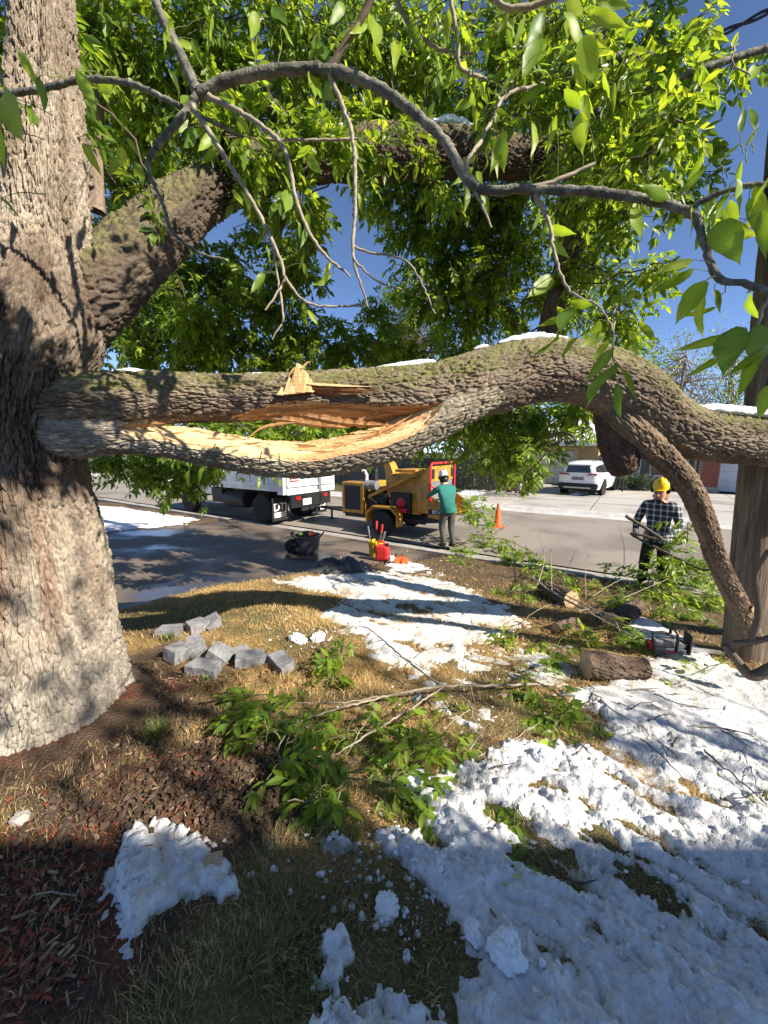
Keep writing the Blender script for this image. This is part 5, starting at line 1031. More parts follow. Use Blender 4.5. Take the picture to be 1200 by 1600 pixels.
# --- white SUV on the far driveway
def suv():
    g = gnd(938, 774); h = np.array([math.cos(R(49)), math.sin(R(49))]); left = np.array([-h[1], h[0]])
    root = empty('parked_car', (0, 0, 0), 'white SUV parked on the far driveway, rear towards the street', 'car'); place(root, g[:2] + left*.83 + h*0.0, float(surf_z(*g[:2])) + .02, h)
    # stations from tail to nose: x, half-profile (y, z) from sill up over the roof to the middle
    st = [(-1.02, [(.62, .42), (.80, .62), (.84, .88), (.80, 1.00), (.70, 1.08), (.62, 1.30), (.54, 1.46), (.0, 1.50)]),
          (-.92, [(.80, .32), (.90, .55), (.93, .86), (.90, 1.02), (.80, 1.12), (.70, 1.38), (.60, 1.56), (.0, 1.61)]),
          (-.60, [(.88, .30), (.94, .52), (.965, .84), (.94, 1.03), (.86, 1.13), (.74, 1.46), (.63, 1.63), (.0, 1.68)]),
          (0.0, [(.88, .28), (.95, .50), (.97, .82), (.95, 1.02), (.90, 1.11), (.77, 1.50), (.66, 1.67), (.0, 1.72)]),
          (.95, [(.88, .27), (.95, .50), (.965, .82), (.945, 1.00), (.905, 1.08), (.79, 1.51), (.67, 1.67), (.0, 1.72)]),
          (1.85, [(.88, .27), (.95, .50), (.965, .82), (.945, .98), (.905, 1.05), (.78, 1.44), (.65, 1.60), (.0, 1.66)]),
          (2.55, [(.88, .28), (.95, .50), (.965, .82), (.94, .97), (.90, 1.03), (.82, 1.14), (.70, 1.19), (.0, 1.24)]),
          (3.30, [(.86, .30), (.93, .52), (.94, .80), (.90, .92), (.82, .97), (.70, 1.01), (.55, 1.04), (.0, 1.06)]),
          (3.72, [(.70, .34), (.80, .52), (.82, .72), (.76, .84), (.68, .88), (.58, .90), (.45, .92), (.0, .93)]),
          (3.80, [(.60, .40), (.68, .54), (.70, .66), (.64, .74), (.56, .77), (.45, .79), (.35, .80), (.0, .80)])]
    full = []
    for x, pr in st: full.append([(x, y, z) for y, z in pr] + [(x, -y, z) for y, z in pr[-2::-1]])
    n = len(full[0]); V = [p for r_ in full for p in r_]; body, glass = [], []
    for i in range(len(st)-1):
        for k in range(n-1):
            f = (i*n+k, i*n+k+1, (i+1)*n+k+1, (i+1)*n+k); kk = min(k, n-2-k)
            isg = (kk == 4 and 1 <= i <= 5) or (i == 5 and kk in (5, 6))
            (glass if isg else body).append(f)
    body.append(tuple(range(n))); body.append(tuple(range(len(V)-1, len(V)-n-1, -1)))
    o = MB().add(V, body).build('body', M_car, root, True); sb = o.modifiers.new('s', 'SUBSURF'); sb.levels = 1; sb.render_levels = 1
    MB().add(V, glass).build('side_glass', M_glass, root, True)
    plate([(-1.035, .56, 1.12), (-1.035, -.56, 1.12), (-.985, -.48, 1.46), (-.985, .48, 1.46)], .02, 'rear_window', M_glass, root)
    MB().box(-1.12, -.88, -.60, .60, 1.49, 1.53).build('spoiler', M_car, root, bevel=.015)
    for s in (1, -1):
        MB().prism([(s*.40, 1.00), (s*.84, 1.02), (s*.86, 1.09), (s*.70, 1.09), (s*.40, 1.04)], -1.07, -.93, 'x').build('tail_light', M_lamp, root, bevel=.008)
        MB().tube([(-.45, s*.60, 1.70), (-.3, s*.60, 1.76), (1.3, s*.62, 1.78), (1.5, s*.62, 1.71)], .02).build('roof_rail', M_blk, root, True)
        MB().box(1.92, 2.05, s*1.06-.09, s*1.06+.09, 1.03, 1.18).build('mirror', M_car, root, bevel=.03)
        wheel(root, 0, .84*s, .37, .37, .24, s, M_dark); wheel(root, 2.85, .84*s, .37, .37, .24, s, M_dark)
        for xw in (0, 2.85):
            pts = [(xw + .45*math.cos(a), .36 + .45*math.sin(a)) for a in np.linspace(0, math.pi, 13)] + [(xw + .385*math.cos(a), .36 + .385*math.sin(a)) for a in np.linspace(math.pi, 0, 13)]
            MB().prism(pts, s*.90, s*.985).build('wheel_arch', M_blk, root)
            MB().lathe([(.44, -.02), (.44, .02)], (xw, s*.955, .37), 'y', 24).build('wheel_well', M_blk, root, True)
    MB().box(-1.10, -.80, -.88, .88, .34, .60).build('rear_bumper', M_blk, root, bevel=.05)
    MB().box(-1.125, -1.09, -.62, .62, .36, .44).build('skid_plate', M_steel, root, bevel=.015)
    MB().box(-1.07, -1.04, -.26, .26, .76, .90).build('number_plate', M_grey, root)
    MB().box(-.8, 3.6, -.82, .82, .24, .34).build('underbody', M_blk, root)
    return root
suv()

# ------------------------------------------------------------------ houses across the street
def house1():
    # corner nearest the viewer sits just left of the parked car's nose
    root = empty('beige_house', pq(1.9, 26.6, -.55), 'beige house with garage and snowy roof behind the white SUV', 'house', math.atan2(N[1], N[0]) - R(90) + R(-4))
    # local: x to the right along the front, y away from the street
    bx = lambda *a: MB().box(*a)
    MB().box(-5.6, -5.0, 0, .3, 0, 2.55).box(-1.2, 0.0, 0, .3, 0, 2.55).box(-5.0, -1.2, 0, .3, 2.15, 2.55).build('wall', M_tan, root)
    MB().box(-.3, 0, .3, 9, 0, 2.55).prism([(.3, 2.55), (9, 2.55), (4.5, 4.0)], -.3, 0, 'x').build('gable_wall', M_beige, root); MB().box(-5.6, -5.3, .3, 9, 0, 2.55).box(-5.3, -.3, 8.7, 9, 0, 2.55).build('rear_wall', M_beige, root)
    gd = empty_part(root, 'garage_door')
    for k in range(4):
        for j in range(3): MB().box(-4.95 + j*1.24, -4.95 + j*1.24 + 1.225, .16, .22, .03 + k*.53, .03 + k*.53 + .52).build('door_panel', M_gdoor, gd, bevel=.012)
    for xx in (-5.05, -1.2): MB().box(xx-.05, xx+.10, -.03, -.002, 0, 2.2).build('door_trim', M_beige, root)
    MB().box(-5.1, -1.1, -.03, -.002, 2.2, 2.35).build('door_trim', M_beige, root)
    MB().box(-5.75, -5.55, -.5, -.3, 0, 2.5).build('corner_post', M_beige, root)
    MB().prism([(-.6, 2.50), (4.5, 4.15), (9.6, 2.50), (9.6, 2.62), (4.5, 4.30), (-.6, 2.66)], -6.1, 0.4, 'x').build('roof', M_roof, root)
    MB().prism([(-.55, 2.665), (4.5, 4.31), (4.5, 4.42), (-.62, 2.78)], -5.9, .3, 'x').build('roof_snow', M_snowp, root)
    MB().box(-6.1, .4, -.72, -.62, 2.44, 2.66).build('gutter', M_trim, root)
    for y0 in (1.2, 3.6, 6.2):
        f = MB().box(.002, .06, y0, y0+1.1, .9, 2.1).build('window', M_trim, root); MB().box(.061, .07, y0+.08, y0+.52, .98, 2.02).build('pane', M_glass, f); MB().box(.061, .07, y0+.58, y0+1.02, .98, 2.02).build('pane', M_glass, f)
    return root
def empty_part(root, name):
    o = bpy.data.objects.new(name, None); COL.objects.link(o); o.parent = root; return o
house1()
def house2():
    root = empty('siding_house', pq(-3.4, 26.0, -.55), 'grey-green house with white trim, brick pier and pale garage door', 'house', math.atan2(N[1], N[0]) - R(90) + R(-3))
    # local x right along the front, origin at the brick pier
    MB().box(-3.4, -.6, 1.2, 9, 0, 2.5).box(3.4, 4.2, .5, 9, 0, 2.5).box(-.6, 3.4, .65, 9, 2.16, 2.5).box(-.6, 3.4, 4, 9, 0, 2.16).build('wall', M_sid, root)
    for k in range(14): MB().box(-3.4, -.6, 1.17, 1.199, .05 + k*.175, .05 + k*.175 + .16).build('siding_board', M_sid, root)
    pier = empty_part(root, 'brick_pier')
    MB().box(-.56, .26, -.26, .56, .30, 2.40).build('mortar', M_conc, pier)
    MB().box(-.62, .32, -.32, .62, 0, .30).build('plinth', M_conc, pier, bevel=.02)
    bme = None
    for r_ in range(26):
        for k in range(4):
            off = .105 if r_ % 2 else 0
            for (cx, cy, ang) in [(-.56 + .105 + k*.205 + (off if k < 3 else 0) - .0, -.268, 0), (-.568, -.26 + .105 + k*.205 + (off if k < 3 else 0), 90)]:
                if bme is None:
                    t = MB().box(-.097, .097, -.02, .02, 0, .068).build('brick', M_brick, pier); bme = t.data; o = t
                else: o = obj('brick', bme, pier)
                o.location = (cx, cy, .31 + r_*.08); o.rotation_euler = (0, 0, R(ang))
    gd = empty_part(root, 'garage_door')
    for k in range(4): MB().box(.35, 3.3, .60, .66, .03 + k*.53, .03 + k*.53 + .522).build('door_panel', M_gdoor2, gd, bevel=.01)
    MB().box(.27, .345, .50, .64, 0, 2.16).build('door_trim', M_trim, root)
    for x0, x1 in ((-3.45, -3.3), (-2.75, -2.65), (-2.05, -1.93), (-1.45, -1.33), (-1.05, -.97), (-.72, -.62)):
        MB().box(x0, x1, 1.08, 1.168, 0, 2.45).build('trim_board', M_trim, root)
    # porch posts with slanted braces
    for xx in (-3.2, -1.9):
        p = MB().box(xx-.07, xx+.07, -.2, -.06, 0, 2.3).build('porch_post', M_trim, root)
        MB().tube([(xx+.05, -.13, 1.7), (xx+.55, -.13, 2.28)], .05, 4).build('brace', M_trim, p)
    MB().box(-3.1, -2.0, -.17, -.10, .75, .82).tube([(-3.0, -.13, .1), (-2.4, -.13, .74)], .035, 4).build('porch_rail', M_trim, root)
    w = MB().box(-1.90, -1.48, 1.10, 1.168, .9, 2.1).build('window', M_trim, root); MB().box(-1.85, -1.53, 1.08, 1.099, .97, 2.03).build('pane', M_glass, w)
    w = MB().box(-2.62, -2.08, 1.10, 1.168, 0, 2.1).build('door', M_tan, root)
    MB().prism([(-.6, 2.40), (4.4, 3.55), (9.6, 2.40), (9.6, 2.55), (4.4, 3.72), (-.6, 2.56)], -3.8, 4.7, 'x').build('roof', M_roof, root)
    MB().prism([(-.55, 2.565), (4.4, 3.73), (4.4, 3.84), (-.6, 2.70)], -3.7, 4.6, 'x').build('roof_snow', M_snowp, root)
    ad = MB().box(-.32, .02, -.30, -.27, 1.62, 1.72).lathe([(.13, 0), (.13, .03)], (-.15, -.30, 1.98), 'y', 10).build('address_plaque', M_dark, root); return root
house2()
# unseen two-storey house added behind the viewer at the right to shade the foreground
hb = empty('added_shade_house', (8.8, -7.25, 0), 'unseen two-storey pale house added behind the viewpoint to shade the foreground', 'house')
MB().box(-4.3, 4.3, -3.6, 3.6, -.3, 6.0).build('wall', M_beige, hb)
MB().prism([(-4.0, 5.85), (0, 7.6), (4.0, 5.85), (4.0, 6.0), (0, 7.8), (-4.0, 6.0)], -4.7, 4.7, 'x').build('roof', M_roof, hb)
for xx in (-2.6, 0, 2.4):
    for zz in (1.0, 3.9):
        w = MB().box(xx-.6, xx+.6, 3.6, 3.66, zz, zz+1.3).build('window', M_trim, hb); MB().box(xx-.52, xx+.52, 3.661, 3.67, zz+.08, zz+1.22).build('pane', M_glass, w)
# fence with boards, behind the chipper
fr = empty('board_fence', pq(6.0, 20.5, -.58), 'weathered board fence across the street behind the chipper', 'fence', math.atan2(S[1], S[0]))
bme = None
for k in range(96):
    if bme is None: o = MB().box(0, .135, -.012, .012, .05, 1.75).build('board', M_fence, fr); bme = o.data
    else: o = obj('board', bme, fr)
    o.location = (-1.0 + k*.145, 0.004*(k % 3), .03*math.sin(k*1.7))
for k in range(7): MB().box(-1.0 + k*2.3, -.88 + k*2.3, .02, .14, 0, 1.7).build('post', M_fence, fr)
for zz in (.4, 1.4): MB().box(-1.0, 12.9, .02, .06, zz, zz+.09).build('rail', M_fence, fr)

# ------------------------------------------------------------------ far trees and shrubs
def far_tree(xy, h, cr, ncl, lab, seed, leaf=.16, cols=LEAF_COLS, cz=.6, tr_r=.2, nlv=26, name='tree', low=.25, zb=None):
    r2 = np.random.default_rng(seed); z0 = float(surf_z(xy[0], xy[1])) if zb is None else zb
    root = empty(name, (xy[0], xy[1], z0), lab, 'tree'); segs = []
    tp = np.array([[0, 0, -.1], [.05, .02, h*.2], [0.1*r2.normal(), .1*r2.normal(), h*.45], [.2*r2.normal(), .2*r2.normal(), h*.8]])
    segs.append((catmull(tp, 5), np.linspace(tr_r, tr_r*.25, 16)))
    B, D = [], []
    for i in range(ncl):
        d = norm(r2.normal(size=3)); c = np.array([d[0]*cr, d[1]*cr, h*cz + d[2]*h*(1-cz)*.95])*1.0; k = r2.random()**.4; c = np.array([c[0]*k, c[1]*k, h*cz + (c[2]-h*cz)*k]); c[2] = max(c[2], h*low)
        a = tp[1] + (tp[3]-tp[1])*r2.random(); segs.append((bez(a, c, .1*cr*r2.random(), 5, r2, .06), np.linspace(tr_r*.22, .012, 5)))
        rr = cr*.24*r2.uniform(.6, 1.3); B.append(c + r2.normal(size=(nlv, 3))*rr*np.array([1, 1, .7])*.62); D.append(norm(r2.normal(size=(nlv, 3)) + np.array([0, 0, -.5])))
    B = np.concatenate(B); D = np.concatenate(D); nn = norm(r2.normal(size=B.shape) + np.array([0, 0, .8]))
    V, F, C = leaf_geo(B, D, nn, leaf*r2.uniform(.7, 1.3, len(B)), r2, .5, .2, cols)
    o = obj('crown', mesh_np('crown', V, F, M_leaf, smooth=False, col=C), root); o['kind'] = 'stuff'
    V, F = tubes(segs, 7); obj('trunk', mesh_np('trunk', V, F, mat('far_bark', (.22, .16, .11), .9, .3, 20, .5, 40)), root)
    return root
G2 = LEAF_COLS*np.array([.75, .8, .9]); G3 = np.array([(.035, .06, .03), (.05, .075, .035), (.045, .06, .04)]); G4 = np.array([(.14, .2, .06), (.10, .16, .05), (.18, .22, .08)])
far_tree(gnd(742, 762)[:2], 6.5, 3.4, 170, 'bright green tree across the street behind the green-shirted worker', 31, .17, LEAF_COLS*1.2, .62, .30, 40)
far_tree(pq(8.5, 22)[:2], 8.5, 3.6, 150, 'dark green tree across the street behind the chipper', 32, .2, G2, .58, .26, 34)
far_tree(pq(15, 23)[:2], 9, 4.2, 160, 'broad tree across the street behind the dump truck', 33, .24, G2, .55, .3, 34)
far_tree(pq(24, 21)[:2], 9, 4.4, 150, 'far street tree glimpsed left beneath the broken limb', 34, .26, G2, .55, .3, 34)
far_tree(pq(18, 32)[:2], 19, 3.6, 230, 'tall dark pine seen through the gap above the limb', 35, .26, G3, .56, .26, 30, 'pine_tree', .2)
far_tree(pq(-2.1, 32)[:2], 10.5, 3.4, 90, 'fine-leaved open tree behind the grey-green house', 36, .15, G4, .62, .16, 26, 'tree', .35)
far_tree(pq(-6, 42)[:2], 12, 3.6, 80, 'open pale tree far behind the utility pole', 37, .2, G4, .62, .18, 26, 'tree', .35)
far_tree(pq(36, 30)[:2], 11, 5, 150, 'distant tree closing the left end of the street', 38, .34, G2, .52, .35, 34)
far_tree(pq(30, 12.0)[:2] - N*9, 9, 4.5, 150, 'neighbour tree beyond the driveway snow at far left', 39, .3, G2, .55, .3, 34)
far_tree(pq(3, 45)[:2], 13, 6, 150, 'tall tree far behind the beige house', 40, .4, G2, .5, .35, 34)
far_tree((5.2, -2.1), 6.6, 1.35, 20, 'unseen yard tree added behind the viewpoint to dapple the shade edge', 55, .13, LEAF_COLS, .72, .12, 26, 'tree', .5, zb=0.0)  # two unseen trees added to break up the straight edge of the house shade
far_tree((8.1, -2.0), 6.8, 1.4, 22, 'second unseen tree added behind the viewpoint to dapple the shade, nearer the right', 56, .13, LEAF_COLS, .72, .12, 26, 'tree', .5, zb=0.0)
def shrub(xy, r, h, lab, seed, cols=G3, leaf=.12, n=1400):
    r2 = np.random.default_rng(seed); z0 = float(surf_z(xy[0], xy[1])); root = empty('shrub', (xy[0], xy[1], z0), lab, 'shrub')
    d = norm(r2.normal(size=(n, 3))); k = r2.random((n, 1))**.4; B = d*k*np.array([r, r, h*.5]) + [0, 0, h*.5]; B *= (1 + .25*fbm(B*2, 2, seed))[:, None]
    V, F, C = leaf_geo(B, norm(d + r2.normal(size=(n, 3))), norm(r2.normal(size=(n, 3)) + [0, 0, .6]), leaf*r2.uniform(.6, 1.3, n), r2, .5, .2, cols)
    o = obj('foliage', mesh_np('foliage', V, F, M_leaf, smooth=False, col=C), root); o['kind'] = 'stuff'
    V, F = tubes([(bez(np.zeros(3), b*.8, .05, 4), np.array([.02, .015, .01, .005])) for b in B[:14]], 5); obj('stems', mesh_np('stems', V, F, M_twigd), root)
BR = np.array([(.12, .085, .05), (.09, .07, .04), (.10, .10, .045)])
for i, (p, q_, r, h, lab, cs) in enumerate([(4.6, 19.4, 1.3, 2.6, 'brown-green bush in front of the board fence', BR), (7.2, 19.6, 1.2, 2.2, 'dark low bush along the board fence', G3), (9.0, 24.5, 1.2, 1.6, 'dark hedge clump left of the beige garage', G3), (0.8, 25.0, .8, 1.3, 'small dark shrub between the two houses', G3), (10.2, 20.0, 1.4, 2.4, 'dense dark bush behind the truck', G3), (-0.4, 25.2, .6, .9, 'low shrub at the corner of the grey-green porch', G3)]):
    shrub(pq(p, q_)[:2], r, h, lab, 60+i, cs)
# snow heaps on the far side
for i, (u, v, sx, sy, sz, lab) in enumerate([(905, 772, .7, .35, .13, 'low snow heap behind the parked SUV'), (1005, 757, 1.6, .8, .35, 'long snow bank beside the far driveway'), (735, 771, 1.0, .6, .14, 'snow patch at the foot of the street tree'), (1040, 752, 1.3, .5, .3, 'snow mound in front of the grey-green porch'), (968, 763, .6, .4, .2, 'small snow heap by the nose of the SUV')]):
    g = gnd(u, v); o = obj('snow_heap', lump_mesh('snow_heap', sx, sy, sz, 170+i, M_snowp, 4, .35, 2.0), None, g); o.rotation_euler = (0, 0, R(40)); tag(o, lab, 'snow heap')
for s, (p, lab) in enumerate([(.45, 'thin dark gatepost left of the grey-green house'), (1.1, 'thin dark gatepost between the two houses'), (-2.7, 'black post beside the brick pier')]):
    xy = pq(p, 24.0 if s < 2 else 25.2); MB().tube([(0, 0, 0), (0, 0, 1.6)], .05, 8).lathe([(.07, 1.6), (.07, 1.65), (.02, 1.7)], n=10).build('gatepost', M_blk, None, loc=(xy[0], xy[1], -.58)); tag(bpy.context.scene.objects[-1] if False else COL.objects[-1], lab, 'post')
# ------------------------------------------------------------------ utility pole, box and wires
pb = gnd(1187, 1040); pb[1] += .17; pole_h = 9.5
pole = empty('utility_pole', pb, 'weathered wooden utility pole at the right edge', 'pole')
pts = np.array([[.018, 0, -.3, .170], [-.03, 0, .5, .165], [-.18, 0, 3, .158], [-.36, 0, 6, .155], [-.57, 0, pole_h, .145]])
V, F, d = bark_tube(pts, .03, 72, .006, (.03, .6), 41, (0, -1, 0), None, .015)
obj('shaft', mesh_np('shaft', V, F, M_pole), pole)
MB().box(-.60, .55, -.34, -.16, 3.85, 4.85).build('terminal_box', M_dark, pole, bevel=.02)
MB().box(-.62, .57, -.36, -.15, 3.80, 3.85).build('box_flange', M_grey, pole, bevel=.01)
MB().tube([(-.45, -.26, 4.85), (-.40, -.26, 5.6), (-.50, -.22, pole_h-.8)], .014, 6).build('conduit', M_dark, pole, True)
MB().box(-1.75, .65, -.22, -.12, pole_h-.6, pole_h-.45).build('crossarm', M_pole, pole)
def wire(a, b, sag, r, lab, n=40, twist=0):
    P = bez(np.array(a), np.array(b), -sag, n); segs = [(P, np.full(n, r))]
    if twist:
        P2, _ = resample(np.hstack([P, np.zeros((n, 1))]), .04); P2 = P2[:, :3]; k = np.arange(len(P2)); segs = [(P2 + np.stack([0*k, r*np.cos(k*.35+f), r*np.sin(k*.35+f)], 1), np.full(len(P2), r*.8)) for f in (0, math.pi)]
    Vv, Ff = tubes(segs, 6); tag(obj('overhead_wire', mesh_np('overhead_wire', Vv, Ff, M_blk)), lab, 'wire')
a0 = at(1230, 0, 4.2)
wire(at(1290, -25, 4.0), at(600, 260, 14), .25, .022, 'thick black twisted cable running down-left from the pole', 60, 1)
wire(at(1180, -80, 4.6), at(500, 250, 15), .25, .014, 'black cable above the thick twisted one', 50)
wire(at(1300, 60, 4.4), at(560, 330, 16), .3, .008, 'thin grey service wire below the cables', 50)
wire(at(1330, 345, 12), at(560, 300, 30), .4, .012, 'thin distant wire crossing the sky gap', 40)
wire(at(1250, 600, 24), at(900, 596, 40), .2, .015, 'low distant wire right of the open tree', 20)

# ------------------------------------------------------------------ scattered grey blocks
BL = [(267, 992, .24, .13, .085, 10, (0, 0), 'flat grey block at the left end of the scatter, beside green tuft'),
 (308, 985, .20, .15, .10, 55, (.05, .0), 'upper grey block leaning against another at its right'),
 (334, 980, .20, .13, .09, -60, (.5, .2), 'tilted grey block behind the upper pair, highest up the lawn'),
 (279, 1030, .20, .15, .11, 70, (.12, .1), 'leftmost grey block of the front cluster, casting shade left'),
 (309, 1022, .22, .12, .10, -50, (.45, .5), 'grey block standing on edge in the middle of the cluster'),
 (345, 1030, .20, .18, .08, 85, (.5, .0), 'grey block tipped towards the viewer, right of the upended one'),
 (321, 1052, .27, .13, .085, -12, (.05, .05), 'lowest grey block lying in front of the cluster'),
 (391, 1036, .26, .14, .085, 28, (.0, .08), 'long grey block angled right of the cluster'),
 (441, 1044, .26, .13, .09, -48, (.1, .1), 'dark-topped grey block at the right end of the scatter'),
 (376, 1024, .16, .10, .06, 40, (.2, 0), 'small pale block half hidden behind the long angled block')]
for (u, v, lx, ly, lz, rz, tl, lab) in BL:
    g = gnd(u, v); bm = bmesh.new(); bmesh.ops.create_cube(bm, size=1.0)
    for vv in bm.verts:
        tp = 1.0 if vv.co.y < 0 else .78; vv.co = (vv.co.x*lx*tp, vv.co.y*ly, vv.co.z*lz)
    bmesh.ops.subdivide_edges(bm, edges=bm.edges, cuts=6, use_grid_fill=True)
    P = np.array([w.co[:] for w in bm.verts]); nd = fbm(P*18 + u, 3, u); front = sstep(-ly*.40, -ly*.52, P[:, 1])
    for w, nn, fr_ in zip(bm.verts, nd, front): w.co += Vector((.0015*nn, -(.010*nn + .004)*fr_ , .0012*nn))
    me = bpy.data.meshes.new('stone_block'); bm.to_mesh(me); bm.free(); me.materials.append(M_block)
    o = obj('stone_block', me, None, g + np.array([0, 0, lz*.5*(1 + .5*(abs(tl[0])+abs(tl[1]))) + .0])); o.rotation_euler = (tl[0], tl[1], R(rz))
    md = o.modifiers.new('b', 'BEVEL'); md.width = .006; md.segments = 2; md.limit_method = 'ANGLE'
    tag(o, lab, 'block', 'grey blocks scattered on the dead grass')

# ------------------------------------------------------------------ logs, chainsaw, sticks
def log(p0, p1, r0, r1, lab, seed, b1=(.16, .115, .085), b2=(.10, .07, .052)):
    p0, p1 = np.asarray(p0), np.asarray(p1); mid = (p0+p1)/2
    root = empty('cut_log', mid*np.array([1, 1, 0]) + np.array([0, 0, mid[2]-r0]), lab, 'log')
    V, F, d = bark_tube(np.array([[*p0, r0], [*((p0*2+p1)/3), r0*1.02], [*((p0+p1*2)/3), r1*1.03], [*p1, r1]]), .007, 130, .026, (.022, .07), seed, (0, 0, 1), None, .06)
    o = add_bark('bark', V, F, d, bark_col(d, b1, b2, seed=seed), root, None, ['start', 'end']); o.matrix_parent_inverse = Matrix.Translation(-root.location)
g1, g2 = gnd(918, 1062), gnd(1006, 1062)
log(g1 + [0, .05, .11], g2 + [0, .0, .10], .105, .085, 'thick bark-covered log lying on the snow edge', 51)
a, b = gnd(955, 985), gnd(1000, 968)
log(a + [0, 0, .10], b + [.05, .14, .11], .11, .10, 'dark log with its sawn end facing left, behind the chainsaw', 52)
a, b = gnd(892, 950), gnd(870, 938)
log(a + [.0, 0, .12], b + [-.1, .25, .10], .115, .10, 'log with a pale sawn face amid cut brush', 53)
a, b = gnd(868, 990), gnd(895, 982)
log(a + [0, 0, .06], b + [.1, .1, .05], .055, .05, 'short stick of log between leafy cuttings', 54)
cs = empty('chainsaw', gnd(1046, 1022, .02), 'chainsaw with black handles standing on the snow by the pole', 'chainsaw', R(-14))
MB().box(-.16, .12, -.06, .06, .0, .07).prism([(-.16, .07), (.10, .07), (.12, .12), (.02, .15), (-.16, .13)], -.055, .055).build('motor_housing', M_grey, cs, bevel=.012)
MB().box(-.21, -.16, -.05, .05, .02, .10).build('rear_cover', mat('dull_red_plastic', (.28, .02, .02), .6), cs, bevel=.015)
MB().tube([(-.15, 0, .13), (-.17, 0, .19), (-.08, 0, .205), (0.0, 0, .18), (.02, 0, .14)], .014, 8).build('rear_handle', M_blk, cs, True)
MB().tube([(.02, .07, .05), (.02, .08, .20), (.02, .04, .245), (.02, -.04, .245), (.02, -.08, .20), (.02, -.07, .05)], .014, 8).build('front_handle', M_blk, cs, True)
MB().box(.13, .15, -.07, .07, .02, .22).build('hand_guard', M_blk, cs, bevel=.006)
MB().box(-.06, .05, -.064, -.061, .05, .075).build('side_plate', M_gdoor, cs, bevel=.004)
MB().box(-.05, .03, -.066, -.0645, .03, .045).build('badge', M_redp, cs)
MB().prism([(.12, .03), (.42, .035), (.45, .055), (.42, .075), (.12, .08)], -.004, .004).build('guide_bar', M_steel, cs)
def stick(pts, r, lab, m=M_twigd, name='fallen_twig'):
    P = np.array(pts); P, _ = resample(catmull(np.hstack([P, np.zeros((len(P), 1))]), 6), .03); P = P[:, :3]; P = P + .004*np.random.default_rng(len(P)).normal(size=P.shape)
    Vv, Ff = tubes([(P, np.linspace(r, r*.45, len(P)))], 6); tag(obj(name, mesh_np(name, Vv, Ff, m)), lab, 'twig')
for pts, r, lab, m in [
 ([(1095, 1182), (1140, 1225), (1195, 1268)], .006, 'dark twig on the snow near the right edge, largest of three', M_twigd), ([(1000, 1170), (1040, 1205), (1066, 1224)], .005, 'forked dark twig on the snow left of the largest', M_twigd), ([(1155, 1182), (1172, 1220), (1180, 1250)], .004, 'thin upright-looking twig crossing the snow at right', M_twigd),
 ([(1125, 1156), (1178, 1180)], .005, 'short dark twig on snow above the largest', M_twigd), ([(120, 1440), (165, 1345), (170, 1340)], .006, 'bent brown twig left of the small snow patch', M_twigd),
 ([(880, 1378), (905, 1384), (930, 1390)], .005, 'small red-brown twig beside the cut leaves on snow', M_twigd), ([(745, 1188), (800, 1160), (850, 1130)], .005, 'pale bare twig lying on snow below the shaded branch', M_twig),
 ([(1020, 1092), (1060, 1110), (1120, 1118)], .005, 'dark twig on the bright snow below the log', M_twigd), ([(60, 1402), (120, 1405), (118, 1418)], .004, 'pale crooked twig on the mulch', M_twig)]:
    stick([gnd(u, v, .02 + max(0, float(snow_height(*(np.array([k]) for k in gnd(u, v)[:2]))[0]))) for u, v in pts], r, lab, m)
tag(obj('field_stone', lump_mesh('field_stone', .035, .03, .022, 91, M_conc, 4, .5, 1.8), None, gnd(32, 1285, .02)), 'pale round stone in the mulch at the left edge', 'stone')
wb = empty('wood_chunk', gnd(334, 1362, .05), 'x', 'x', .35); MB().prism([(-.036, 0), (.034, .004), (.036, .022), (-.032, .020)], -.022, .022).build('sawn_wood', M_cutw, wb, bevel=.003); MB().prism([(-.037, -.012), (.034, -.008), (.034, .003), (-.036, -.001)], -.024, .022).build('bark', M_twigd, wb, bevel=.003); wb.rotation_euler = (.3, .12, .35); tag(wb, 'small sawn wood chunk lying on the left snow patch', 'wood chunk')

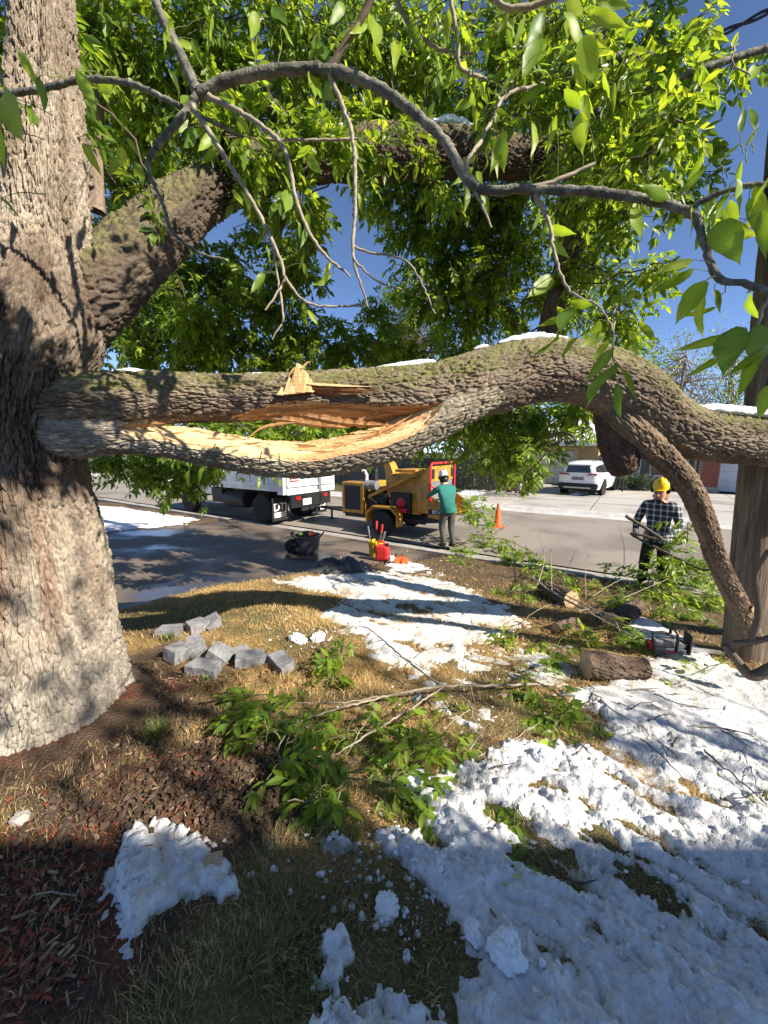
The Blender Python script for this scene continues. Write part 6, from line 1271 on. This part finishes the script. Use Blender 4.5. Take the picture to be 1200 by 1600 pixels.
# ------------------------------------------------------------------ cut leafy branches on the ground
def cut_branch(name, lab, stems, spots, seed, own=150, leaf=.10, m=M_twig, pairs=2, lift=.0, bright=1.0, group=None, root_at=None):
    """stems: lists of (u, v, height, radius); spots: (u, v, height, spread m, number of compound leaves)"""
    r2 = np.random.default_rng(seed); first = stems[0][0]
    base = gnd(first[0], first[1]) if root_at is None else np.asarray(root_at)
    root = empty(name, base, lab, 'branch', 0, group); inv_ = Matrix.Translation(-root.location); segs = []
    for st in stems:
        P = np.array([[*(gnd(u, v) + [0, 0, h]), r] if not callable(h) else [*h(u, v), r] for (u, v, h, r) in st]); P, _ = resample(catmull(P, 8), .03); segs.append((P[:, :3] + .003*r2.normal(size=(len(P), 3)), P[:, 3]*.75))
    for sg in segs:
        Vv, Ff = tubes([sg], 7); o = obj('stem', mesh_np('stem', Vv, Ff, m), root); o.matrix_parent_inverse = inv_
    allp = np.vstack([s_[0] for s_ in segs]); BB, DD, NN, LL, tw = [], [], [], [], []
    for (u, v, h, sp, n) in spots:
        c = (gnd(u, v) + [0, 0, h]) if not callable(h) else h(u, v); a = allp[np.argmin(np.linalg.norm(allp-c, axis=1))]
        tw.append((bez(a, c, .04, 5, r2, .04), np.linspace(.005, .003, 5)))
        P = c + r2.normal(size=(n, 3))*sp*np.array([.6, .6, .25]); D = norm(norm(P-a + 1e-3) + .7*r2.normal(size=(n, 3))*np.array([1, 1, .4]) + [0, 0, -.1])
        for p in P: tw.append((bez(c, p, .02, 4, r2, .05), np.linspace(.003, .0015, 4)))
        b, d, nn, l, rc = compound(P, D, r2.uniform(.09, .16, n), r2, leaf, pairs, .3); nn = norm(nn + np.array([0, 0, .9]))
        zg = surf_z(b[:, 0], b[:, 1]) + .015; b[:, 2] = np.maximum(b[:, 2], zg); d[:, 2] = np.where(b[:, 2] + d[:, 2]*l < zg, (zg-b[:, 2])/l, d[:, 2]); d = norm(d)
        BB.append(b); DD.append(d); NN.append(nn); LL.append(l)
        for p, t in zip(*rc): tw.append((np.array([p, (p+t)/2, t]), np.array([.0018, .0015, .001])))
    Vv, Ff = tubes(tw, 4); o = obj('stalks', mesh_np('stalks', Vv, Ff, M_blade, col=np.tile([.20, .22, .08], (len(Vv), 1))), root); o.matrix_parent_inverse = inv_; o['kind'] = 'stuff'
    B, D, Nn, L = map(np.concatenate, (BB, DD, NN, LL)); k = r2.permutation(len(B)); own = min(own, len(B))
    for i in k[:own]: leaf_obj(root, B[i], D[i], Nn[i], L[i], inv_, 1.0)
    if own < len(B):
        i = k[own:]; V, F, C = leaf_geo(B[i], D[i], Nn[i], L[i], r2, .42, .25, LEAF_COLS*bright); o = obj('foliage', mesh_np('foliage', V, F, M_leaf, smooth=False, col=C), root); o.matrix_parent_inverse = inv_; o['kind'] = 'stuff'
    return root
cut_branch('cut_branch', 'large cut branch with pale stems and leaf sprays in the foreground', [
 [(842, 1080, .06, .013), (760, 1090, .10, .013), (690, 1098, .13, .012), (620, 1115, .15, .011), (540, 1135, .14, .009), (460, 1160, .12, .007), (432, 1200, .08, .004)],
 [(690, 1098, .13, .010), (630, 1060, .18, .009), (575, 1020, .24, .007), (552, 1018, .24, .004)],
 [(690, 1100, .13, .009), (640, 1140, .15, .008), (560, 1195, .15, .007), (515, 1215, .12, .004)],
 [(690, 1100, .12, .006), (730, 1125, .14, .006), (740, 1150, .12, .005), (762, 1165, .06, .004)], [(735, 1135, .13, .005), (700, 1155, .10, .004), (690, 1165, .06, .003)],
 [(740, 1125, .14, .004), (725, 1080, .22, .003), (722, 1058, .28, .002)], [(620, 1115, .15, .006), (540, 1125, .13, .006), (470, 1120, .10, .005), (450, 1118, .08, .003)],
 [(555, 1210, .12, .004), (540, 1250, .12, .0035), (515, 1300, .05, .003)], [(450, 1270, .07, .004), (500, 1272, .07, .004), (538, 1274, .08, .003)], [(540, 1215, .13, .004), (575, 1160, .16, .0035), (590, 1135, .17, .002)]],
 [(530, 1055, .16, .09, 9), (515, 1085, .12, .08, 8), (545, 1030, .2, .06, 6), (400, 1135, .13, .09, 11), (420, 1175, .12, .10, 12), (440, 1220, .10, .10, 11), (490, 1180, .12, .12, 12), (470, 1140, .1, .1, 8), (540, 1180, .11, .12, 12), (600, 1170, .1, .1, 9), (640, 1150, .12, .1, 9), (660, 1190, .1, .1, 10), (610, 1250, .09, .09, 10), (640, 1265, .08, .08, 8), (500, 1260, .09, .09, 9), (545, 1255, .09, .08, 8), (700, 1170, .07, .07, 6), (700, 1128, .1, .04, 3), (390, 1110, .1, .07, 6)],
 201, 300, .092, M_twig, 2)
cut_branch('cut_branch', 'shaded leafy cutting on the snow right of the large cut branch', [[(800, 1075, .12, .008), (860, 1100, .12, .007), (900, 1130, .08, .004)]], [(850, 1105, .08, .12, 10), (890, 1120, .06, .12, 10), (870, 1140, .05, .1, 8), (820, 1085, .08, .1, 6), (910, 1140, .04, .08, 5), (855, 1060, .1, .12, 6)], 202, 180, .095, M_twigd, bright=.8)
cut_branch('cut_branch', 'small green sprig lying on the snow below the large branch', [[(800, 1270, .05, .004), (830, 1310, .05, .004), (870, 1370, .03, .003)]], [(805, 1285, .05, .05, 5), (815, 1300, .04, .05, 4), (830, 1355, .04, .06, 3)], 203, 60, .085)
cut_branch('cut_branch', 'leafy cutting between the snow path and the logs', [[(830, 985, .12, .008), (880, 1010, .12, .006), (920, 1020, .06, .004)]], [(890, 1010, .1, .13, 10), (870, 1020, .06, .1, 7), (800, 1005, .08, .12, 8), (905, 1000, .1, .1, 7)], 204, 160, .10, M_twigd)
cut_branch('cut_branch', 'leafy cutting tucked in front of the chainsaw', [[(960, 985, .08, .008), (1000, 1000, .12, .006), (1020, 1010, .06, .004)]], [(990, 1005, .1, .12, 8), (1010, 1012, .06, .1, 6), (975, 995, .1, .1, 5)], 205, 110, .10, M_twigd)
cut_branch('cut_branch', 'bare forked brushwood crossing above the thick log', [[(830, 935, .30, .018), (870, 960, .25, .016), (930, 990, .2, .012), (985, 1015, .15, .007)], [(850, 945, .3, .010), (920, 990, .3, .008), (975, 1010, .3, .005)], [(838, 945, .28, .012), (848, 900, .35, .008), (838, 860, .5, .005)], [(860, 955, .25, .010), (858, 890, .4, .006), (852, 855, .55, .004)], [(915, 980, .2, .007), (912, 930, .3, .005), (918, 895, .45, .003)], [(900, 985, .22, .007), (960, 975, .3, .006), (1040, 940, .35, .004)], [(880, 965, .2, .006), (840, 985, .25, .004), (800, 1000, .1, .003)], [(960, 1000, .2, .006), (975, 1030, .15, .004)], [(905, 975, .25, .006), (955, 950, .35, .005), (1000, 930, .4, .003)]],
 [(855, 905, .25, .12, 8), (820, 935, .1, .15, 9), (790, 930, .06, .14, 8), (880, 930, .15, .1, 5)], 206, 140, .10, M_twig)
cut_branch('cut_branch', 'heap of leafy cuttings at the kerb below the orange cone', [[(745, 850, .15, .012), (790, 860, .25, .01), (840, 880, .15, .006)], [(740, 860, .1, .01), (800, 835, .35, .006), (840, 812, .6, .003)]], [(760, 855, .2, .25, 22), (790, 862, .2, .25, 24), (820, 875, .15, .22, 20), (800, 880, .1, .2, 14), (730, 862, .1, .2, 12), (835, 885, .1, .15, 10), (770, 840, .3, .2, 12)], 207, 120, .12, M_twigd)
cut_branch('cut_branch', 'small leafy clump on the kerb at the worker\'s feet', [[(712, 868, .1, .008), (735, 878, .06, .004)]], [(718, 872, .08, .12, 9), (722, 880, .05, .1, 6)], 208, 60, .11)
cut_branch('cut_branch', 'leafy cutting drooping onto the gutter left of the plaid-shirted worker', [[(940, 900, .2, .008), (965, 905, .3, .006), (985, 925, .1, .004)]], [(960, 905, .25, .1, 8), (978, 925, .1, .1, 8), (975, 912, .18, .08, 5)], 209, 90, .11)
cut_branch('cut_branch', 'big leafy heap around the legs of the plaid-shirted worker', [[(1000, 930, .2, .015), (1060, 925, .35, .012), (1120, 930, .2, .006)], [(1020, 935, .2, .01), (1010, 900, .5, .006), (985, 890, .6, .004)], [(1040, 930, .3, .008), (1070, 880, .8, .005), (1060, 830, 1.1, .003)]], [(1030, 915, .3, .22, 20), (1060, 920, .3, .25, 24), (1090, 925, .3, .22, 22), (1050, 940, .15, .25, 20), (1100, 945, .15, .2, 16), (1020, 940, .12, .2, 12), (1110, 920, .25, .18, 12), (1080, 905, .4, .15, 10), (1035, 925, .45, .2, 16), (1060, 930, .5, .2, 16), (1020, 930, .3, .18, 10), (1085, 930, .5, .18, 12)], 210, 150, .12)
cut_branch('cut_branch', 'low tangle of leafy cuttings beside the log with the pale sawn face', [[(900, 925, .15, .010), (860, 915, .25, .008), (820, 905, .2, .004)], [(880, 920, .2, .007), (900, 885, .4, .004)]], [(870, 915, .2, .2, 14), (840, 908, .18, .18, 12), (905, 920, .15, .18, 12), (825, 918, .1, .15, 8)], 213, 90, .11, M_twigd)
cut_branch('cut_branch', 'leafy cuttings piled between the dark log and the gutter', [[(930, 945, .15, .010), (970, 950, .25, .008), (1010, 955, .2, .004)]], [(945, 945, .15, .18, 12), (980, 955, .18, .18, 12), (1015, 960, .15, .18, 12), (1060, 965, .12, .18, 10)], 214, 90, .11, M_twigd)
cut_branch('cut_branch', 'few loose green leaves on the snow right of the pole', [[(1120, 1020, .04, .004), (1140, 1040, .04, .003)]], [(1130, 1030, .04, .12, 4), (1180, 1060, .04, .12, 4), (1060, 1075, .04, .1, 3), (1100, 1060, .04, .1, 2)], 211, 40, .09)
cut_branch('cut_branch', 'drooping twig with dark leaves at the lower right edge', [[(1215, 1260, .10, .005), (1170, 1262, .06, .003), (1130, 1258, .05, .002)]], [(1175, 1268, .05, .05, 3), (1195, 1265, .06, .04, 3)], 212, 30, .09)
P = rows((1235, 1030, 2.9, 10), (1200, 1048, 3.0, 9.5), (1172, 1055, 3.05, 8), (1150, 1030, 3.1, 6), (1132, 1008, 3.15, 5)); P2 = rows((1235, 985, 2.9, 5), (1190, 1000, 3.0, 4.5), (1145, 1005, 3.1, 4)); P3_ = rows((1172, 1010, 3.05, 5), (1185, 960, 3.0, 5), (1180, 900, 3., 4), (1200, 860, 2.9, 3))
rt = empty('snapped_branch', gnd(1200, 1075), 'dark crooked branch end in front of the pole foot', 'branch')
for Q in (P, P2, P3_):
    Pq, _ = resample(catmull(Q, 8), .015); Vv, Ff = tubes([(Pq[:, :3], Pq[:, 3])], 10); o = obj('stem', mesh_np('stem', Vv, Ff, M_twigd), rt); o.matrix_parent_inverse = Matrix.Translation(-rt.location)

# ------------------------------------------------------------------ work gear on the lawn edge
yb = empty('tool_bucket', gnd(587, 868), 'yellow bucket holding hand tools beside the red fuel can', 'bucket')
MB().lathe([(.13, 0), (.155, .30), (.165, .30), (.165, .32), (.148, .32), (.125, .02)], n=24).build('pail', M_ylp, yb, True)
for k, (x, y, tx, ty, L, m) in enumerate([(-.06, 0, -.16, .02, .62, M_steel), (.02, .03, .02, .05, .72, M_redp), (.06, -.02, .14, -.02, .66, M_redp), (.08, .03, .2, .05, .5, M_steel)]):
    t = MB().tube([(x, y, .05), (x+(tx-x)*.75, y+(ty-y)*.75, L*.75)], .014, 6).build('tool_shaft', M_steel if k != 1 else M_dark, yb, True)
    MB().tube([(x+(tx-x)*.75, y+(ty-y)*.75, L*.75), (tx, ty, L)], .022, 8).build('tool_grip', m, t, True)
gl = MB()
for k in range(4): gl.tube([(.02 + k*.03, -.15, .30 - .01*k), (.04 + k*.03, -.18, .25), (.05 + k*.03, -.185, .17 - .02*k)], .016, 7)
gl.box(.0, .15, -.17, -.13, .26, .34).build('work_glove', M_helm, yb, True, bevel=.01)
rc = empty('fuel_can', gnd(598, 875), 'red plastic fuel can in front of the yellow bucket', 'fuel can', R(-20))
MB().prism([(-.13, 0), (.13, 0), (.13, .25), (.07, .30), (-.13, .30)], -.09, .09).build('body', M_redp, rc, bevel=.025)
MB().tube([(-.10, 0, .30), (-.10, 0, .36), (.02, 0, .37), (.08, 0, .30)], .02, 8).build('handle', M_redp, rc, True)
MB().lathe([(.035, .28), (.035, .34), (.02, .345)], (.09, 0, 0), 'z', 14).build('cap', M_blk, rc, True)
for yy in (-.092, .092): MB().box(-.09, .09, yy-.003, yy+.003, .05, .22).build('side_panel', M_redp, rc, bevel=.003)
oc = empty('orange_saw', gnd(624, 880), 'orange chainsaw body lying on snow beside the fuel can', 'chainsaw', R(15))
MB().prism([(-.14, 0), (.14, 0), (.16, .08), (.06, .14), (-.12, .12)], -.08, .08).build('motor_housing', M_orange, oc, bevel=.02)
MB().lathe([(.07, 0), (.07, .03), (.03, .04)], (.08, -.12, .07), 'y', 16).build('starter_cover', M_orange, oc, True)
MB().box(-.20, -.10, -.06, .06, .06, .15).build('air_cover', M_gdoor, oc, bevel=.015)
MB().tube([(-.1, 0, .12), (-.06, 0, .19), (.05, 0, .18), (.08, 0, .12)], .014, 8).build('handle', M_blk, oc, True)
bk = empty('black_bucket', gnd(481, 862), 'black rubber tub with gear on the wet driveway', 'bucket')
MB().lathe([(.22, 0), (.27, .34), (.285, .34), (.285, .365), (.255, .365), (.21, .02)], n=26).build('tub', M_tarp, bk, True)
for s in (-1, 1): MB().tube([(s*.27, -.08, .33), (s*.33, -.06, .40), (s*.33, .06, .40), (s*.27, .08, .33)], .018, 8).build('handle', M_rub, bk, True)
o = obj('gear_roll', lump_mesh('gear_roll', .20, .18, .09, 81, M_dark, 3, .4, 3), bk, (0, 0, .35)); o = obj('rag', lump_mesh('rag', .07, .06, .05, 82, M_orange, 3, .4, 3), bk, (.10, -.1, .41)); o = obj('rag', lump_mesh('rag', .06, .05, .04, 83, mat('lime_cloth', (.35, .5, .05), .8), 3, .4, 3), bk, (-.1, -.1, .40))
o = obj('gear_bag', lump_mesh('gear_bag', .22, .18, .16, 84, M_rub, 4, .4, 2), None, gnd(462, 862, .11)); tag(o, 'dark crumpled bag slumped left of the black tub', 'bag')
# crumpled tarp: folded sheet with sharp ridges
g = gnd(535, 892); nu, nv = 90, 60; U, Vg = np.meshgrid(np.linspace(-1, 1, nu), np.linspace(-1, 1, nv)); u_, v_ = U.ravel(), Vg.ravel()
rr = np.maximum(np.abs(u_), np.abs(v_)); rd = np.sqrt(u_**2+v_**2); edge = sstep(1.0, .55, rd + .12*fbm(P3(u_*2, v_*2), 2, 5))
f1, f2 = worley(P3(u_*3.4 + .6*fbm(P3(u_*2, v_*2), 2, 6), v_*1.5), 33); z = edge*(.05 + .15*(1 - np.clip(f1, 0, 1))*(1 - .4*np.abs(u_+.1))) + .09*(1 - np.abs(fbm(P3(u_*3.2, v_*2.0 + u_), 3, 9))*2.2).clip(0, 1)*edge + .03*np.abs(fbm(P3(u_*5, v_*5), 3, 7))*edge
px_, py_ = u_*.62*(1 - .25*edge*.3), v_*.34; ang = R(14); X2 = px_*math.cos(ang) - py_*math.sin(ang) + g[0]; Y2 = px_*math.sin(ang) + py_*math.cos(ang) + g[1]
keep = edge > .02; ii = np.arange(nu*nv).reshape(nv, nu); F = np.stack([ii[:-1, :-1].ravel(), ii[:-1, 1:].ravel(), ii[1:, 1:].ravel(), ii[1:, :-1].ravel()], 1); F = F[keep[F].all(1)]
used = np.unique(F); mp = np.full(nu*nv, -1); mp[used] = np.arange(len(used))
o = obj('tarp', mesh_np('tarp', P3(X2, Y2, lawn_z(X2, Y2) + .02 + z)[used], mp[F], M_tarp)); tag(o, 'crumpled black tarp on the lawn edge by the driveway', 'tarp')
md = o.modifiers.new('s', 'SOLIDIFY'); md.thickness = .004
cn = empty('traffic_cone', (*gnd(777, 826)[:2], ZROAD + .05), 'orange traffic cone standing in the road', 'cone')
MB().box(-.18, .18, -.18, .18, 0, .03).build('base', M_orange, cn, bevel=.012)
MB().lathe([(.14, .03), (.125, .06), (.035, .70), (.03, .715), (.02, .715)], n=24).build('body', M_orange, cn, True)

# ------------------------------------------------------------------ workers
def figure(name, lab, loc, rz, J, E, regions, mats_, extra=None):
    """J: joint -> (x, y, z, r). E: bones. regions: bone -> material index"""
    names = list(J); me = bpy.data.meshes.new('body'); me.from_pydata([J[k][:3] for k in names], [(names.index(a), names.index(b)) for a, b in E], [])
    root = empty(name, loc, lab, 'person', rz)
    o = bpy.data.objects.new('tmp', me); COL.objects.link(o)
    sk = o.modifiers.new('skin', 'SKIN'); sk.use_smooth_shade = True
    for i, k in enumerate(names):
        sv = me.skin_vertices[0].data[i]; r = J[k][3]; sv.radius = r if isinstance(r, tuple) else (r, r); sv.use_root = (k == 'pelvis')
    ss = o.modifiers.new('s', 'SUBSURF'); ss.levels = 2; ss.render_levels = 2
    dg = bpy.context.evaluated_depsgraph_get(); bme = bpy.data.meshes.new_from_object(o.evaluated_get(dg)); bpy.data.objects.remove(o)
    bme.materials.clear()
    for m in mats_: bme.materials.append(m)
    regions = dict(regions); regions[('chest', 'neck')] = 0; regions[('pelvis', 'lhip')] = 1; regions[('pelvis', 'rhip')] = 1
    seg = [(np.array(J[a][:3]), np.array(J[b][:3]), regions.get((a, b), regions.get(b, 0))) for a, b in E]
    nf = len(bme.polygons); c = np.zeros(nf*3, np.float32); bme.polygons.foreach_get('center', c); c = c.reshape(-1, 3); bd = np.full(nf, 9.0); br_ = np.zeros(nf, np.int32)
    for a, b, r in seg:
        t = np.clip((c-a) @ (b-a)/(np.dot(b-a, b-a)+1e-9), 0, 1); dd = np.linalg.norm(c-a-(b-a)*t[:, None], axis=1)
        m_ = dd < bd; bd = np.where(m_, dd, bd); br_ = np.where(m_, r, br_)
    bme.polygons.foreach_set('material_index', br_.astype(np.int32)); bme.polygons.foreach_set('use_smooth', np.ones(nf, bool))
    body = obj('body', bme, root); return root
def hand(J, E, reg, wrist, palm, tip, sd, nm):
    """five curled fingers from the palm; sd: sideways vector"""
    w, p, t = np.array(wrist), np.array(palm), np.array(tip); s = np.array(sd)*.019
    for i, (k, L) in enumerate([(-1.5, .8), (-.5, 1.0), (.5, .95), (1.5, .75)]):
        a = p + s*k; b = a + (t-p)*L*.55 + s*k*.15; c = a + (t-p)*L*.8 + np.array([0, 0, -.03])*L
        J[f'{nm}k{i}'] = (*a, .011); J[f'{nm}m{i}'] = (*b, .0095); J[f'{nm}t{i}'] = (*c, .008); E += [(nm+'palm', f'{nm}k{i}'), (f'{nm}k{i}', f'{nm}m{i}'), (f'{nm}m{i}', f'{nm}t{i}')]
        for q_ in 'kmt': reg[f'{nm}{q_}{i}'] = reg[nm+'palm']
    a = w + (p-w)*.35 + s*2.1; b = a + (t-p)*.5 + s*.8; J[nm+'th0'] = (*a, .012); J[nm+'th1'] = (*b, .009); E += [(nm+'palm', nm+'th0'), (nm+'th0', nm+'th1')]; reg[nm+'th0'] = reg[nm+'th1'] = reg[nm+'palm']
def helmet(parent, c, r, m, tilt, fwd=(0, 1)):
    h = MB().lathe([(r*1.06, -.01), (r*1.05, .03), (r*1.0, .07), (r*.86, .115), (r*.6, .145), (r*.3, .158), (r*.02, .162)], n=24, sx=.88).build('helmet', m, parent, True, loc=c)
    h.rotation_euler = tilt
    MB().prism([(-.085, r*.9), (-.06, r*1.28), (0, r*1.38), (.06, r*1.28), (.085, r*.9)], -.012, .002, 'z').build('brim', m, h, bevel=.004)
    MB().box(-.012, .012, -r*.9, r*.9, .135, .168).build('ridge', m, h, bevel=.006)
    for s in (1, -1): MB().lathe([(.045, -.015), (.05, 0), (.04, .02)], (s*r*.93, 0, -.04), 'x', 14).build('ear_muff', M_blk, h, True)
    return h
# local frame of a figure: faces +y, x to its right
def green_worker():
    J = dict(pelvis=(0, 0, .92, .145), spine=(0, .05, 1.10, .155), chest=(0, .14, 1.30, (.20, .15)), neck=(0, .22, 1.47, .07), jaw=(0, .27, 1.54, .075), head=(0, .29, 1.62, .10), crown=(0, .29, 1.71, .075),
      lsh=(-.20, .16, 1.40, .085), lel=(-.27, .42, 1.24, .06), lwr=(-.20, .64, 1.16, .042), lpalm=(-.18, .71, 1.14, .035), rsh=(.20, .16, 1.40, .085), rel=(.29, .34, 1.18, .06), rwr=(.20, .58, 1.08, .042), rpalm=(.18, .65, 1.07, .035),
      lhip=(-.10, 0, .86, .115), lkn=(-.12, .10, .50, .082), lan=(-.12, -.06, .10, .062), lheel=(-.12, -.10, .05, .05), ltoe=(-.13, .16, .035, .045), rhip=(.10, 0, .86, .115), rkn=(.09, .02, .49, .082), ran=(.07, -.16, .10, .062), rheel=(.07, -.20, .05, .05), rtoe=(.08, .05, .035, .045))
    E = [('pelvis', 'spine'), ('spine', 'chest'), ('chest', 'neck'), ('neck', 'jaw'), ('jaw', 'head'), ('head', 'crown'), ('chest', 'lsh'), ('lsh', 'lel'), ('lel', 'lwr'), ('lwr', 'lpalm'), ('chest', 'rsh'), ('rsh', 'rel'), ('rel', 'rwr'), ('rwr', 'rpalm'), ('pelvis', 'lhip'), ('lhip', 'lkn'), ('lkn', 'lan'), ('lan', 'lheel'), ('lan', 'ltoe'), ('pelvis', 'rhip'), ('rhip', 'rkn'), ('rkn', 'ran'), ('ran', 'rheel'), ('ran', 'rtoe')]
    reg = dict(spine=0, chest=0, lsh=0, rsh=0, lel=0, rel=0, lwr=0, rwr=0, neck=2, jaw=2, head=2, crown=2, lhip=1, rhip=1, lkn=1, rkn=1, lan=1, ran=1, lheel=3, ltoe=3, rheel=3, rtoe=3, lpalm=3, rpalm=3)
    hand(J, E, reg, J['lwr'][:3], J['lpalm'][:3], (-.16, .79, 1.12), (1, 0, .2), 'l'); hand(J, E, reg, J['rwr'][:3], J['rpalm'][:3], (.14, .73, 1.05), (-1, 0, .2), 'r')
    g = gnd(699, 857); root = figure('person', 'worker in green shirt and grey trousers feeding the chipper', (g[0], g[1], ZROAD + .035), R(20), J, E, reg, [M_cloth_g, M_trou_g, M_skin, M_blk])
    helmet(root, (0, .29, 1.69), .115, M_white, (R(-12), 0, 0))
    MB().lathe([(.20, .86), (.205, .93), (.19, 1.0)], (0, .02, 0), 'z', 24, .95).build('shirt_hem', M_cloth_g, root, True)
    obj('hair', lump_mesh('hair', .105, .10, .10, 94, M_blk, 3, .25, 4), root, (0, .255, 1.615))
    MB().box(-.03, .03, -.06, .06, 0, .02).build('visor_strap', M_blk, root, loc=(0, .17, 1.70))
    for s in (-1, 1): MB().lathe([(.016, 0), (.012, .012), (.002, .016)], (s*.035, .385, 1.625), 'y', 10).build('eye', M_blk, root, True)
    MB().prism([(-.018, 1.565), (.018, 1.565), (0, 1.615)], .37, .415).build('nose', M_skin, root, bevel=.006)
    return root
gw = green_worker()
def plaid_worker():
    J = dict(pelvis=(0, 0, .93, .145), spine=(0, .0, 1.12, .155), chest=(0, .03, 1.33, (.205, .15)), neck=(0, .05, 1.51, .07), jaw=(0, .09, 1.575, .075), head=(0, .095, 1.66, .10), crown=(0, .08, 1.75, .075),
      lsh=(-.21, .03, 1.43, .085), lel=(-.30, .05, 1.13, .062), lwr=(-.22, .27, 1.00, .043), lpalm=(-.19, .34, .98, .035), rsh=(.21, .03, 1.43, .085), rel=(.31, .04, 1.14, .062), rwr=(.24, .26, 1.02, .043), rpalm=(.22, .33, 1.00, .035),
      lhip=(-.10, 0, .86, .115), lkn=(-.13, .05, .49, .082), lan=(-.15, -.03, .10, .062), lheel=(-.15, -.07, .05, .05), ltoe=(-.17, .18, .035, .045), rhip=(.10, 0, .86, .115), rkn=(.13, .06, .49, .082), ran=(.15, -.02, .10, .062), rheel=(.15, -.06, .05, .05), rtoe=(.17, .19, .035, .045))
    E = [('pelvis', 'spine'), ('spine', 'chest'), ('chest', 'neck'), ('neck', 'jaw'), ('jaw', 'head'), ('head', 'crown'), ('chest', 'lsh'), ('lsh', 'lel'), ('lel', 'lwr'), ('lwr', 'lpalm'), ('chest', 'rsh'), ('rsh', 'rel'), ('rel', 'rwr'), ('rwr', 'rpalm'), ('pelvis', 'lhip'), ('lhip', 'lkn'), ('lkn', 'lan'), ('lan', 'lheel'), ('lan', 'ltoe'), ('pelvis', 'rhip'), ('rhip', 'rkn'), ('rkn', 'ran'), ('ran', 'rheel'), ('ran', 'rtoe')]
    reg = dict(spine=0, chest=0, lsh=0, rsh=0, lel=0, rel=0, lwr=0, rwr=0, neck=2, jaw=2, head=2, crown=2, lhip=1, rhip=1, lkn=1, rkn=1, lan=1, ran=1, lheel=3, ltoe=3, rheel=3, rtoe=3, lpalm=4, rpalm=4)
    hand(J, E, reg, J['lwr'][:3], J['lpalm'][:3], (-.14, .41, .94), (1, 0, .2), 'l'); hand(J, E, reg, J['rwr'][:3], J['rpalm'][:3], (.17, .40, .96), (-1, 0, .2), 'r')
    g = gnd(1018, 917); root = figure('person', 'worker in plaid shirt and yellow helmet holding a cut bough', (g[0], g[1], ZROAD + .02), R(128), J, E, reg, [M_plaid, M_trou_b, M_skin, M_blk, M_grey])
    helmet(root, (0, .085, 1.735), .118, M_helm, (R(-14), 0, R(12)))
    o = obj('hair', lump_mesh('hair', .105, .10, .10, 93, M_hair, 3, .35, 4), root, (0, .045, 1.615))
    for s in (-1, 1): MB().lathe([(.016, 0), (.012, .012), (.002, .016)], (s*.035, .19, 1.665), 'y', 10).build('eye', M_blk, root, True)
    MB().prism([(-.018, 1.605), (.018, 1.605), (0, 1.66)], .18, .222).build('nose', M_skin, root, bevel=.006)
    MB().box(-.03, .03, .165, .185, 1.565, 1.575).build('mouth', mat('lip', (.3, .1, .08), .6), root)
    MB().prism([(-.10, 1.47), (.10, 1.47), (.07, 1.54), (-.07, 1.54)], -.03, .13).build('collar', M_plaid, root, bevel=.015)
    MB().lathe([(.205, .86), (.21, .94), (.195, 1.0)], (0, .0, 0), 'z', 24, .95).build('shirt_hem', M_plaid, root, True)
    return root
pw = plaid_worker()
bpy.context.view_layer.update()
def wpt(root, p): return np.array(root.matrix_world @ Vector(p))
# boughs the workers hold
hb_ = wpt(pw, (-.17, .37, .955)); hb2 = wpt(pw, (.20, .37, .975))
dpt = ray(980, 806)*6.0 + np.array([0, 0, CAMZ])
def fixed(p): return lambda u, v: np.asarray(p)
tipL = at(978, 806, 6.15)
cut_branch('held_bough', 'thick cut bough held by the plaid-shirted worker', [[(0, 0, fixed(tipL), .035), (0, 0, fixed(hb_), .032), (0, 0, fixed(hb2 + (hb2-hb_)*.2), .03), (0, 0, fixed(at(1085, 885, 5.6)), .026), (0, 0, fixed(at(1110, 890, 5.4)), .02)], [(0, 0, fixed(hb2), .015), (0, 0, fixed(at(1065, 850, 5.5)), .012), (0, 0, fixed(at(1075, 815, 5.4)), .006)]], [(0, 0, fixed(at(1075, 820, 5.4)), .14, 9), (0, 0, fixed(at(1065, 845, 5.45)), .14, 8), (0, 0, fixed(at(1050, 870, 5.6)), .12, 6)], 220, 110, .12, M_twigd, root_at=tipL)
hg = wpt(gw, (.16, .69, 1.06)); hg2 = wpt(gw, (.30, .10, 1.02)); e1 = at(742, 800, 9.4); e2 = at(765, 815, 9.2)
cut_branch('held_branch', 'leafy branch dragged by the green-shirted worker', [[(0, 0, fixed(wpt(gw, (-.1, 1.1, 1.05))), .025), (0, 0, fixed(hg), .025), (0, 0, fixed(hg2), .022), (0, 0, fixed(e1), .015), (0, 0, fixed(e2), .006)]], [(0, 0, fixed(at(735, 785, 9.5)), .25, 20), (0, 0, fixed(at(745, 800, 9.4)), .28, 26), (0, 0, fixed(at(755, 808, 9.3)), .25, 20), (0, 0, fixed(at(730, 800, 9.5)), .2, 14)], 221, 90, .13, M_twigd, root_at=hg)
